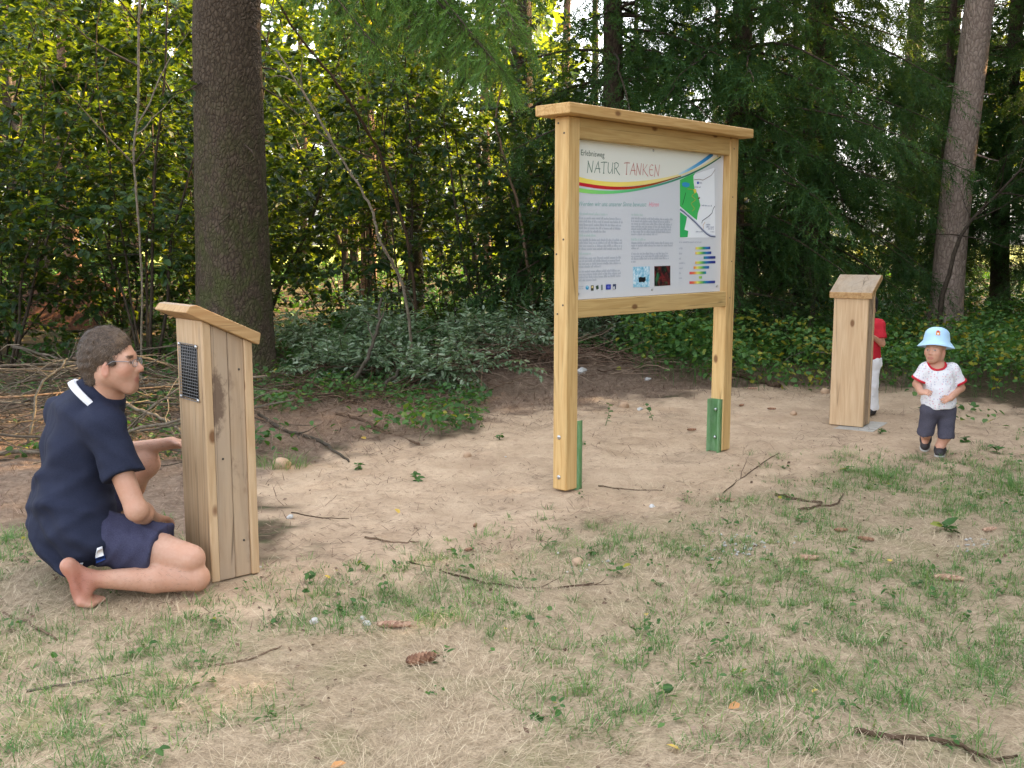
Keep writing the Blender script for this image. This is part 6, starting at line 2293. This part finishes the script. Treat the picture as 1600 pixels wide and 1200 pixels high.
# sticks with a place of their own
ST = [
    ('long dark twig lying in the grass at the lower right corner', [(1335, 1140), (1400, 1152), (1480, 1160), (1545, 1172), (1590, 1170)], 0.0085, 0.004, M_twig, 6),
    ('thin curved twig on the ground in front of the board', [(640, 868), (720, 893), (800, 906), (880, 908), (928, 900)], 0.005, 0.0025, M_twig, 3),
    ('short twig lying in the straw left of the middle foreground', [(335, 1027), (385, 1018), (440, 1004)], 0.005, 0.003, M_twig, 1),
    ('dark stick at the left edge below the kneeling man', [(5, 948), (45, 965), (88, 988)], 0.007, 0.004, M_twig, 1),
    ('thin pale twig in the straw in the lower left corner', [(40, 1066), (120, 1052), (205, 1040)], 0.005, 0.003, M_greytwig, 2),
    ('thin dark twig pointing at the right foot of the board', [(1130, 762), (1165, 738), (1198, 716), (1218, 702)], 0.004, 0.002, M_twig, 2),
    ('curved twig in the sand in front of the right post', [(1248, 790), (1280, 782), (1308, 780), (1318, 766)], 0.008, 0.004, M_twig, 2),
    ('short stick lying on the sand right of the board foot', [(1212, 765), (1250, 772), (1285, 778)], 0.009, 0.006, M_twig, 1),
    ('peeled orange-brown branch lying at the sand edge left of centre', [(525, 652), (565, 660), (610, 676), (655, 690)], 0.014, 0.008, M_twig, 1),
    ('crooked branch lying on the leaf litter left of the sand', [(405, 660), (450, 682), (500, 690), (525, 706), (545, 716)], 0.016, 0.007, M_greytwig, 3),
    ('dark log at the back edge of the sand right of the board', [(1145, 590), (1180, 598), (1218, 604)], 0.035, 0.024, M_twig, 1),
    ('twig lying on the sand left of the board foot', [(570, 830), (620, 838), (655, 837)], 0.005, 0.003, M_twig, 1),
    ('small twig in the sand near the left wooden post', [(455, 792), (500, 800), (545, 801)], 0.004, 0.002, M_twig, 1),
    ('grey branch lying along the back of the litter bank', [(860, 585), (900, 578), (960, 580), (1030, 590)], 0.014, 0.007, M_greytwig, 3),
    ('thin twig across the sand between the board feet', [(935, 752), (980, 757), (1035, 760)], 0.004, 0.002, M_twig, 1),
]
for i, (lb, pxs, r0, r1, mt, tw) in enumerate(ST):
    stick('fallen_branch', lb, lay(pxs, r0 * 0.9), r0, r1, mt, tw, seed=i)
# sticks that stand up out of the heap
UP = [
    ('leaning dead stick standing in front of the pale leafy branches', [P(545, 612, 9.6), P(575, 560, 9.8), P(590, 510, 9.95), P(596, 465, 10.1)], 0.022, 0.012),
    ('forked pale stick propped on the litter bank left of centre', [P(590, 612, 9.7), P(620, 585, 9.8), P(648, 556, 9.9)], 0.026, 0.016),
    ('thin bare branch arching beside the right wooden post', [P(1300, 552, 11.0), P(1262, 549, 11.0), P(1232, 557, 10.9), P(1205, 575, 10.8)], 0.010, 0.004),
    ('bent grey twig rising above the brushwood left of the man', [P(38, 640, 6.6), P(60, 600, 6.7), P(98, 572, 6.8), P(105, 560, 6.85)], 0.010, 0.005),
    ('thin grey branch rising behind the man\'s back', [P(70, 640, 7.0), P(108, 605, 7.0), P(125, 590, 7.05)], 0.009, 0.005),
    ('pale peeled stick lying between the man and the left wooden post', [P(185, 622, 7.2), P(215, 640, 7.0), P(262, 655, 6.9), P(300, 668, 6.8)], 0.013, 0.009),
    ('grey stick slanting up between the man and the left wooden post', [P(190, 660, 6.9), P(235, 635, 7.0), P(285, 605, 7.1)], 0.012, 0.007),
]
for i, (lb, pts, r0, r1) in enumerate(UP):
    pts = np.array(pts)
    j = int(np.argmin(pts[:, 2]))
    pts[j, 2] = float(gh(pts[j, 0], pts[j, 1])) + r0 * 0.5
    stick('dead_branch', lb, pts, r0, r1, M_greytwig, 4, seed=40 + i)
# the heap of cut poles at the left
for i in range(27):
    y = g.uniform(5.8, 9.2)
    x = -0.40 * y + g.uniform(-1.6, 0.55)
    L = g.uniform(0.9, 2.3)
    a = g.normal(0.05, 0.4)
    base = float(gh(x, y))
    lift = g.uniform(0.02, 0.34) * sstep(5.2, 7.0, y)
    dz = g.normal(0, 0.09)
    p = [(x - L / 2 * math.cos(a), y - L / 2 * math.sin(a), base + max(0.015, lift - dz)), (x, y + g.normal(0, 0.05), base + lift + g.uniform(0.0, 0.05)), (x + L / 2 * math.cos(a), y + L / 2 * math.sin(a), base + max(0.015, lift + dz))]
    if p[2][0] > -1.9 and y < 6.2:
        continue
    stick('brushwood_pole', 'bare grey branch in the brushwood heap behind the man', p, g.uniform(0.008, 0.020), g.uniform(0.004, 0.009), M_greytwig if i % 3 else M_twig, g.integers(2, 6), 'branches of the brushwood heap', seed=80 + i)
# tangle of fine twigs over the heap and the litter bank
for nm, lb, n, cx, cy, sx, sy, hz, mt in (
        ('brushwood_twigs', 'tangle of thin grey twigs covering the brushwood heap at left', 900, -3.2, 7.6, 1.3, 1.1, 0.42, M_greytwig),
        ('dead_twigs', 'tangle of reddish brown dead twigs on the bank behind the board', 900, 0.15, 10.7, 1.15, 0.5, 0.22, M_needlelit),
        ('dead_twigs', 'thin twigs strewn under the thick spruce and beside the sand', 420, -1.6, 9.0, 0.9, 0.8, 0.12, M_twig)):
    s = Soup()
    for i in range(n):
        x, y = cx + g.normal(0, sx * 0.62), cy + g.normal(0, sy * 0.62)
        if zones(np.array([x]), np.array([y]))[0][0] > 0.4 or (x > -1.95 and y < 6.2) or (nm == 'brushwood_twigs' and x > -0.52 * y + 2.0):
            continue
        e = math.exp(-((x - cx) / sx) ** 2 - ((y - cy) / sy) ** 2)
        z = float(gh(x, y)) + g.random() * hz * e + 0.01
        a = g.random() * 6.28
        L = g.uniform(0.15, 0.75)
        r = g.uniform(0.0016, 0.0055)
        s.add(*tube(curve_pts((x, y, z), (math.cos(a), math.sin(a), g.normal(0.06, 0.22)), L, 5, g, 0.13, 0.03), np.linspace(r, r * 0.45, 5), 4, cap=False), r=g.random())
    tag(s.build(nm, mt, None, False), lb, 'twigs', kind='stuff')

# cut branches with pale leaves lying behind the sand
for i, (x, y, L, a, el, lb) in enumerate([
        (-2.15, 10.9, 1.5, 0.5, 0.35, 'cut branch with pale grey-green leaves just right of the thick spruce'),
        (-1.75, 10.6, 1.4, 1.1, 0.55, 'pale leafy branch rising highest right of the thick spruce'),
        (-1.3, 10.9, 1.5, 0.3, 0.30, 'pale leafy branch in the middle of the cut green heap'),
        (-1.0, 10.5, 1.3, 2.4, 0.40, 'pale leafy branch pointing left over the litter bank'),
        (-0.8, 11.3, 1.3, 0.2, 0.40, 'silvery leafy branch at the right end of the cut green heap'),
        (-1.5, 11.5, 1.6, 1.7, 0.55, 'pale leafy branch at the back of the cut green heap'),
        (-0.4, 11.4, 1.0, 0.6, 0.35, 'small silvery leafy branch beside the leaning stick'),
        (-1.25, 9.7, 1.1, 0.3, 0.35, 'nearest pale leafy branch, at the left end of the litter bank'),
        (-0.35, 10.5, 1.1, 0.9, 0.45, 'pale leafy branch lying on top of the litter bank'),
        (0.9, 11.5, 1.1, 1.9, 0.5, 'pale leafy branch seen under the bottom rail of the board'),
        (-2.0, 10.0, 1.1, 0.9, 0.25, 'low leafy branch at the foot of the thick spruce')]):
    gg = np.random.default_rng(300 + i)
    z0 = float(gh(x, y))
    root = thing('leafy_branch', lb, 'branch', (x, y, z0))
    wd, lf = Soup(), Soup()
    for b in range(5):
        aa = a + gg.normal(0, 0.6)
        mp = curve_pts((gg.normal(0, 0.08), gg.normal(0, 0.08), 0.03), (math.cos(aa), math.sin(aa), el * 1.25 + gg.normal(0, 0.15)), L * 1.1 * gg.uniform(0.6, 1), 9, gg, 0.08, 0.05)
        mp[:, 2] = np.maximum(mp[:, 2], 0.03)
        wd.add(*tube(mp, np.linspace(0.011, 0.003, 9), 5, cap=False), r=0.3)
        for s_ in range(18):
            k0 = gg.integers(2, 8)
            tw = curve_pts(mp[k0] + (mp[k0 + 1] - mp[k0]) * gg.random(), unit(mp[k0 + 1] - mp[k0]) * 0.6 + gg.normal(0, 0.6, 3) + (0, -0.15, 0.25), gg.uniform(0.22, 0.42), 6, gg, 0.08, 0.06)
            wd.add(*tube(tw, np.linspace(0.0025, 0.001, 6), 3, cap=False), r=0.4)
            m = 11
            t = np.linspace(0.6, 4.98, m)
            i0 = t.astype(int)
            pp = tw[i0] + (tw[i0 + 1] - tw[i0]) * (t - i0)[:, None]
            dd = unit(tw[i0 + 1] - tw[i0])
            sd = unit(np.cross(dd, (0, 0, 1.0)))
            for sg in (-1, 1):
                leaves(lf, pp, dd * 0.55 + sd * sg, np.full(m, 0.075), 400 + i * 100 + b * 20 + s_, slim=True, tone=gg.uniform(0.2, 0.8), tilt=0.4)
    tag(wd.build('stems', M_twig, root, True), kind='stuff')
    lf.build('leaves', M_pale, root)

# earth mound with an upturned stump deep at the left
x0, y0 = -7.05, 16.6
s = Soup()
th = np.linspace(0, 2 * math.pi, 41)[:-1]
rows = []
for q in np.linspace(0, 1, 18):
    rr = 1.25 * q * (1 + 0.25 * (vnoise(np.cos(th) * 2 + 5, np.sin(th) * 2 + 5 + q, 1.4, 71) - 0.5))
    zz = 0.85 * (1 - q ** 1.4) + 0.22 * (vnoise(np.cos(th) * q * 4 + 9, np.sin(th) * q * 4 + 3, 1.7, 72) - 0.5) * (1 - q) - 0.06 * q
    rows.append(np.stack([np.cos(th) * rr, np.sin(th) * rr, zz], -1))
V = np.concatenate(rows)
i = np.arange(17)[:, None] * 40
j = np.arange(40)[None]
F = np.stack([i + j, i + 40 + j, i + 40 + (j + 1) % 40, i + (j + 1) % 40], -1).reshape(-1, 4)
k = Mat('red_earth', 0.95, 0.1)
nz = k.noise(k.coord('Object'), 14, 5, 0.7)
k.color(k.ramp(nz, [(0.35, (0.07, 0.032, 0.02)), (0.6, (0.16, 0.075, 0.045)), (0.75, (0.22, 0.12, 0.07))]))
k.bump(nz, 0.8, 0.04)
tag(mk('earth_mound', V, F[:, ::-1], k.m, None, True, loc=(x0, y0, float(gh(x0, y0)))), 'reddish brown mound of needles and earth deep in the wood at left', 'mound')

# bare hanging growth
tip = np.array([P(432, 78, 9.7), P(478, 150, 9.6), P(520, 225, 9.5), P(560, 290, 9.5), P(582, 330, 9.5), P(592, 372, 9.5), P(612, 410, 9.6), P(632, 448, 9.7), P(650, 520, 9.9)])
tip[-1][2] = float(gh(tip[-1][0], tip[-1][1]))
stick('bare_branch', 'long thin bare branch arching down right of the thick spruce trunk', tip[::-1], 0.016, 0.008, M_greytwig, 5, seed=71)
tip = np.array([P(430, 0, 10.6), P(470, 60, 10.8), P(520, 120, 11), P(556, 172, 11.2)])
tip = np.concatenate([[P(400, -60, 10.3)], tip, [P(600, 250, 11.6), P(640, 380, 11.9), P(655, 500, 12.2)]])
tip[-1][2] = float(gh(tip[-1][0], tip[-1][1]))
stick('bare_branch', 'dark thin trunk leaning across the golden lit gap right of the thick spruce', tip[::-1], 0.02, 0.010, M_twig, 5, seed=72)
vine = np.array([P(214, 480, 9.4), P(222, 400, 9.3), P(212, 300, 9.2), P(208, 240, 9.2), P(216, 170, 9.2), P(217, 80, 9.2), P(218, -20, 9.2), P(220, -120, 9.3)])
vine[0][2] = float(gh(vine[0][0], vine[0][1]))
stick('climbing_vine', 'pale bare vine hanging in front of the hazels left of the thick spruce', vine, 0.009, 0.012, M_greytwig, 9, seed=73, cat='vine')
tip = np.array([P(838, 540, 12.3), P(830, 440, 12.2), P(812, 330, 12.1), P(790, 255, 12.0), P(772, 190, 12.0), P(800, 60, 12.2), P(806, -40, 12.2)])
tip[0][2] = float(gh(tip[0][0], tip[0][1]))
stick('bare_branch', 'crooked bare sapling stem just left of the board', tip, 0.022, 0.008, M_twig, 6, seed=74)


# ---- spruce cones
def cone_mesh(name, L, R0, openness, mat, seed):
    gg = np.random.default_rng(seed)
    s = Soup()
    t = np.linspace(0, 1, 14)
    r = R0 * np.sin(math.pi * (0.08 + 0.88 * t)) ** 0.55 * (1 - 0.25 * t)
    core = np.stack([t * L - L / 2, 0 * t, 0 * t], -1)
    s.add(*tube(core, r * 0.72, 10), r=0.15)
    n = 84
    for i in range(n):
        q = (i + 0.5) / n
        a = i * 2.39996
        rr = np.interp(q, t, r)
        rad = np.array((0, math.cos(a), math.sin(a)))
        sd = np.array((0, -math.sin(a), math.cos(a)))
        b = np.array((q * L - L / 2, 0, 0)) + rad * rr * 0.6
        d = unit(np.array((1.0, 0, 0)) + rad * openness)
        ln, w = L * 0.15, R0 * 0.46
        V = [b - sd * w * 0.6, b + sd * w * 0.6, b + d * ln * 0.6 + sd * w * 0.75, b + d * ln + rad * 0.001, b + d * ln * 0.6 - sd * w * 0.75]
        s.add(np.array(V), [np.array([[0, 1, 2, 3, 4]])], r=gg.uniform(0.3, 1.0))
    return s.mesh(name, mat)


M_cone = leaf_mat('cone_scales', [(0.0, (0.07, 0.03, 0.018)), (0.5, (0.20, 0.095, 0.052)), (1.0, (0.40, 0.22, 0.13))], 0.0, (1, 1, 1), 0.6, 0.3)
M_conep = leaf_mat('pale_cone_scales', [(0.0, (0.12, 0.06, 0.04)), (0.5, (0.36, 0.20, 0.13)), (1.0, (0.55, 0.35, 0.24))], 0.0, (1, 1, 1), 0.6, 0.3)
C1, C2, C3 = cone_mesh('pine_cone', 0.115, 0.0165, 0.35, M_conep, 1), cone_mesh('pine_cone', 0.095, 0.022, 0.95, M_cone, 2), cone_mesh('pine_cone', 0.07, 0.013, 0.4, M_cone, 3)
for x, y, me, a, sc_, lb in [
        (1257, 866, C1, 0.25, 1.0, 'long pinkish brown cone lying in the grass right of centre'),
        (1132, 779, C1, 0.0, 0.9, 'brown cone lying on the sand edge right of the board foot'),
        (1480, 895, C1, -0.1, 1.0, 'pale cone beside a yellow leaf in the right grass'),
        (656, 1034, C2, 0.6, 1.05, 'dark open cone standing out in the foreground grass'),
        (613, 974, C1, 0.15, 1.0, 'pale flattened cone in the straw left of the dark open cone'),
        (742, 816, C3, 1.4, 0.8, 'small dark cone on the sand left of the board'),
        (1352, 838, C3, -0.3, 1.0, 'reddish chewed cone in the grass below the right post'),
        (1313, 824, C3, 0.1, 0.9, 'short dark cone next to the reddish chewed cone'),
        (731, 855, C3, 0.8, 0.7, 'small dark cone scrap at the lower sand edge'),
        (1080, 672, C3, 0.4, 1.0, 'dark cone lying between the feet of the board'),
        (1175, 612, C1, 0.3, 0.8, 'brown cone at the back of the sand right of the board'),
        (1140, 598, C1, 0.1, 0.8, 'reddish cone beside the dark log behind the board'),
        (1158, 634, C3, 0.9, 1.0, 'dark cone scrap on the reddish litter behind the board'),
        (1205, 640, C3, 0.2, 1.0, 'dark cone on the sand halfway to the right post'),
        (1545, 825, C1, 0.5, 0.8, 'brown cone in the grass near the right edge')]:
    q = G(x, y, 0.01)
    tag(link('spruce_cone', me, None, (q[0], q[1], float(gh(q[0], q[1])) + 0.016 * sc_), (0.3, 0.05, a), sc_), lb, 'cone', 'cones strewn on the ground')


# ---- stones
def stone_mesh(name, mat, seed, sq=(1, 0.8, 0.6), rough=0.3):
    bm = bmesh.new()
    bmesh.ops.create_icosphere(bm, subdivisions=3, radius=1.0)
    for v in bm.verts:
        n = vnoise(v.co.x * 1.7 + 3, v.co.y * 1.7 + v.co.z * 2.3, 1.0, seed) - 0.5
        v.co *= 1 + rough * n * 2
        v.co = Vector((v.co.x * sq[0], v.co.y * sq[1], v.co.z * sq[2]))
    me = bpy.data.meshes.new(name)
    bm.to_mesh(me)
    bm.free()
    for p in me.polygons:
        p.use_smooth = True
    me.materials.append(mat)
    return me


M_wstone = plain('white_stone', (0.50, 0.49, 0.47), 0.85, 0.2, 0, 0.25, 40)
M_tan = plain('tan_stone', (0.42, 0.29, 0.19), 0.85, 0.2, 0, 0.2, 40)
S1, S2, S3 = stone_mesh('stone', M_wstone, 31), stone_mesh('stone', M_tan, 32, (1, 0.9, 0.8), 0.12), stone_mesh('stone', M_wstone, 33, (1.3, 0.8, 0.7), 0.45)
for x, y, me, r, lb in [
        (491, 967, S1, 0.020, 'white stone in the straw left of the pale cone'), (567, 963, S1, 0.014, 'small white stone just left of the pale cone'), (574, 973, S3, 0.015, 'flat white stone touching the pale cone\'s left end'),
        (453, 800, S1, 0.020, 'white stone on the sand right of the left wooden post'), (1019, 789, S1, 0.020, 'white stone at the lower sand edge below the board'), (909, 593, S3, 0.055, 'large white stone on the litter bank behind the board'),
        (1289, 612, S2, 0.045, 'round tan stone beside the right wooden post'), (903, 869, S2, 0.030, 'round brown pebble in the grass below the board'), (975, 636, S2, 0.045, 'round tan stone on the sand between the board feet'),
        (1000, 640, S3, 0.026, 'small pale stone next to the round tan stone'), (1012, 600, S3, 0.03, 'pale stone on the litter behind the board'), (790, 712, S1, 0.008, 'tiny white pebble on the sand left of the board'),
        (730, 710, S2, 0.03, 'tan pebble at the sand edge left of centre'), (440, 725, S2, 0.06, 'pale stone at the sand edge right of the left post'), (1240, 645, S2, 0.03, 'tan pebble left of the right wooden post')]:
    q = G(x, y, r * 0.4)
    tag(link('stone', me, None, (q[0], q[1], float(gh(q[0], q[1])) + r * 0.3), (0.2, 0.1, x), r), lb, 'stone', 'stones lying about')
# patch of pale stone chips in the grass
s = Soup()
for cx, cy, sd_, m in [(1160, 850, 34, 60), (1525, 850, 16, 22), (900, 880, 30, 8)]:
    for i in range(m):
        q = G(cx + g.normal(0, sd_), cy + g.normal(0, sd_ * 0.28))
        r = g.uniform(0.004, 0.012)
        V = np.array([(1, 0, 0), (-1, 0.2, 0), (0, 0.9, 0.1), (0, -0.8, 0), (0.1, 0, 0.7), (0, 0, -0.5)]) * r * g.uniform(0.6, 1.3, (6, 3))
        s.add(V + np.array((q[0], q[1], float(gh(q[0], q[1])) + r * 0.4)), np.array([(0, 2, 4), (2, 1, 4), (1, 3, 4), (3, 0, 4), (2, 0, 5), (1, 2, 5), (3, 1, 5), (0, 3, 5)]))
tag(s.build('stone_chips', M_wstone, None, False, False), 'patch of pale stone chips in the grass below the board', 'gravel', kind='stuff')

# ---- fallen leaves
M_yleaf = leaf_mat('yellow_leaf', [(0.0, (0.55, 0.36, 0.06)), (1.0, (0.70, 0.50, 0.10))], 0.2, (1, 1, 0.8), 0.6, 0.3)
M_oleaf = leaf_mat('orange_leaf', [(0.0, (0.50, 0.24, 0.08)), (1.0, (0.6, 0.3, 0.12))], 0.2, (1, 1, 0.8), 0.6, 0.3)
ly, lo_ = make_mesh('fallen_leaf', LEAF_V - (0.5, 0, 0), LEAF_F, M_yleaf, False, np.full(7, 0.5)), make_mesh('fallen_leaf', LEAF_V - (0.5, 0, 0), LEAF_F, M_oleaf, False, np.full(7, 0.5))
for x, y, me, sz, lb in [(621, 793, ly, 0.045, 'yellow leaf on the sand left of the board'), (1472, 893, ly, 0.06, 'yellow leaf touching the pale cone at right'), (1390, 875, ly, 0.035, 'small yellow leaf in the right grass'),
                         (1147, 1112, lo_, 0.04, 'orange leaf in the foreground straw right of centre'), (528, 1190, lo_, 0.045, 'orange leaf at the bottom edge left of centre'), (1052, 1180, ly, 0.04, 'pale yellow leaf at the bottom edge in the middle'),
                         (1010, 950, ly, 0.03, 'tiny yellow leaf in the grass below the board'), (640, 950, lo_, 0.03, 'small orange leaf above the pale cone'), (512, 901, ly, 0.03, 'yellow leaf at the lower sand edge near the left post'),
                         (1273, 1081, ly, 0.028, 'small yellow leaf in the lower right straw'), (790, 982, ly, 0.022, 'tiny yellow petal in the grass left of centre'), (568, 690, ly, 0.05, 'yellow leaf beside the peeled branch')]:
    q = G(x, y, 0.01)
    tag(link('fallen_leaf', me, None, (q[0], q[1], float(gh(q[0], q[1])) + 0.012), (g.normal(0, 0.25), g.normal(0, 0.25), x), sz), lb, 'leaf', 'fallen leaves')


# ---- weeds
def weed(label, x, y, h, n, size, seed, mat=None, slim=False, spread_=0.05, flat=False):
    gg = np.random.default_rng(seed)
    q = G(x, y)
    root = thing('weed_plant', label, 'plant', (q[0], q[1], float(gh(q[0], q[1]))))
    st, lf = Soup(), Soup()
    ns = 1 if not flat else max(3, n // 3)
    pos, hd = [], []
    for i in range(ns):
        a = gg.random() * 6.28
        p = curve_pts((0, 0, -0.01), (0.25 * math.cos(a) * (2.5 if flat else 1), 0.25 * math.sin(a) * (2.5 if flat else 1), 1), h * gg.uniform(0.7, 1), 6, gg, 0.12, 0.02)
        st.add(*tube(p, np.linspace(0.0028, 0.0012, 6), 4, cap=False), r=0.5)
        m = max(3, n // ns)
        t = np.linspace(1.2, 4.98, m)
        i0 = t.astype(int)
        aa = np.arange(m) * 2.4 + a
        pos.append(p[i0] + (p[i0 + 1] - p[i0]) * (t - i0)[:, None])
        hd.append(np.stack([np.cos(aa), np.sin(aa), 0.35 + 0 * aa], -1))
    leaves(lf, np.concatenate(pos), np.concatenate(hd), np.full(sum(len(q_) for q_ in pos), size), seed, slim=slim, tone=0.5)
    tag(st.build('stem', M_herb, root, True), kind='stuff' if ns > 1 else None)
    lf.build('leaves', mat or M_herb, root)


WD = [('leafy seedling standing in the sand between the board feet', 1020, 660, 0.20, 9, 0.07), ('thin tall seedling in the sand right of the left board post', 946, 668, 0.24, 10, 0.05),
      ('dark green weed in the sand left of centre', 652, 750, 0.09, 12, 0.07), ('pale green weed at the sand edge near the left post', 487, 912, 0.09, 8, 0.05),
      ('leafy weed clump at the lower sand edge below the board', 856, 850, 0.06, 14, 0.05), ('broad-leaved dock plant in the grass at right', 1478, 832, 0.07, 8, 0.13),
      ('weed growing at the foot of the right wooden post', 1376, 678, 0.08, 9, 0.06), ('green weed on the sand left of the toddler', 1320, 742, 0.07, 10, 0.06),
      ('low weed on the sand right of the toddler', 1505, 690, 0.08, 12, 0.07), ('leafy weed at the right edge of the sand', 1560, 705, 0.09, 12, 0.08),
      ('clover-like weed in the grass below the board', 1030, 905, 0.05, 9, 0.035), ('weed with round leaves in the foreground grass', 842, 1130, 0.035, 6, 0.05),
      ('leafy weed in the straw left of centre', 430, 972, 0.06, 9, 0.045), ('green weed beside the pebble below the board', 925, 862, 0.06, 9, 0.045),
      ('weed clump at the lower right of the sand', 1225, 735, 0.04, 8, 0.045), ('weed in the middle of the right lawn', 1130, 925, 0.05, 10, 0.05),
      ('small weed behind the left board post', 905, 700, 0.06, 7, 0.05), ('leafy weed at the sand edge left of the board', 780, 690, 0.08, 12, 0.06),
      ('weed between litter and sand left of the board', 700, 665, 0.09, 12, 0.07), ('green weed under the peeled branch', 560, 735, 0.08, 12, 0.06)]
for i, (lb, x, y, h, n, sz) in enumerate(WD):
    weed(lb, x, y, h * 0.85, n, sz * 0.66, 500 + i, flat=h < 0.08)
# grass clumps that stand out on the sand edge
for i, (x, y, lb) in enumerate([(1378, 752, 'green grass clump at the sand edge left of the toddler\'s path'), (1585, 765, 'green grass clump at the right edge'), (440, 730, 'grass clump at the sand edge right of the left post')]):
    q = G(x, y)
    m = 150
    a = g.random(m) * 6.28
    r_ = np.sqrt(g.random(m)) * 0.11
    bx, by = q[0] + np.cos(a) * r_ * 1.4, q[1] + np.sin(a) * r_
    z0 = float(gh(q[0], q[1]))
    V, F, rr = strips(np.stack([bx - q[0], by - q[1], gh(bx, by) - z0], -1), a + g.normal(0, 0.7, m), g.uniform(0.06, 0.16, m), g.uniform(0.002, 0.004, m), g.uniform(0.5, 1.4, m), g.uniform(0.2, 1.1, m), g.uniform(0.2, 0.8, m))
    root = thing('grass_clump', lb, 'grass', (q[0], q[1], z0))
    tag(mk('blades', V, F, M_grass, root, rnd=rr), kind='stuff')
# many small leafy weeds in the lawn
x, y = spread(1500, 2.3, 8.0)
s_, l_, w_ = zones(x, y)
kp = g.random(len(x)) < w_ * (0.08 + 0.5 * green_amount(x, y))
x, y = x[kp], y[kp]
pos, hd, sz = [], [], []
for a_, b_ in zip(x, y):
    m = g.integers(3, 9)
    aa = g.random(m) * 6.28
    rr = g.uniform(0.0, 0.035, m)
    pos.append(np.stack([a_ + np.cos(aa) * rr, b_ + np.sin(aa) * rr, float(gh(a_, b_)) + g.uniform(0.008, 0.04, m)], -1))
    hd.append(np.stack([np.cos(aa), np.sin(aa), 0.3 + 0 * aa], -1))
    sz.append(np.full(m, g.uniform(0.014, 0.034)))
s = Soup()
leaves(s, np.concatenate(pos), np.concatenate(hd), np.concatenate(sz), 601, tone=0.5)
tag(s.build('lawn_weeds', M_herb), 'tiny green weed leaves dotted through the lawn', 'weeds', kind='stuff')

# bark flakes and leaf scraps in the lawn and on the sand edge
x, y = spread(5200, 2.2, 9.0)
s_, l_, w_ = zones(x, y)
kp = g.random(len(x)) < w_ * 0.75 + 4 * s_ * (1 - s_) * 0.5 + l_ * 0.5
x, y = x[kp], y[kp]
m = len(x)
s = Soup()
aa = g.random(m) * 6.28
leaves(s, np.stack([x, y, gh(x, y) + 0.006 + 0.008 * g.random(m)], -1), np.stack([np.cos(aa), np.sin(aa), 0.25 + g.normal(0, 0.2, m)], -1), g.uniform(0.008, 0.026, m), 602, simple=True, tone=0.4, tones=0.3)
tag(s.build('leaf_scraps', M_needlelit), 'brown bark flakes and leaf scraps scattered in the lawn', 'litter', kind='stuff')

# whatever is joined because nobody could pick it apart
for o in bpy.data.objects:
    if o.parent is not None and o.name.split('.')[0] in ('limbs', 'twigs', 'stems', 'needles', 'crown', 'hanging_needles', 'foliage', 'leaves'):
        o['kind'] = 'stuff'
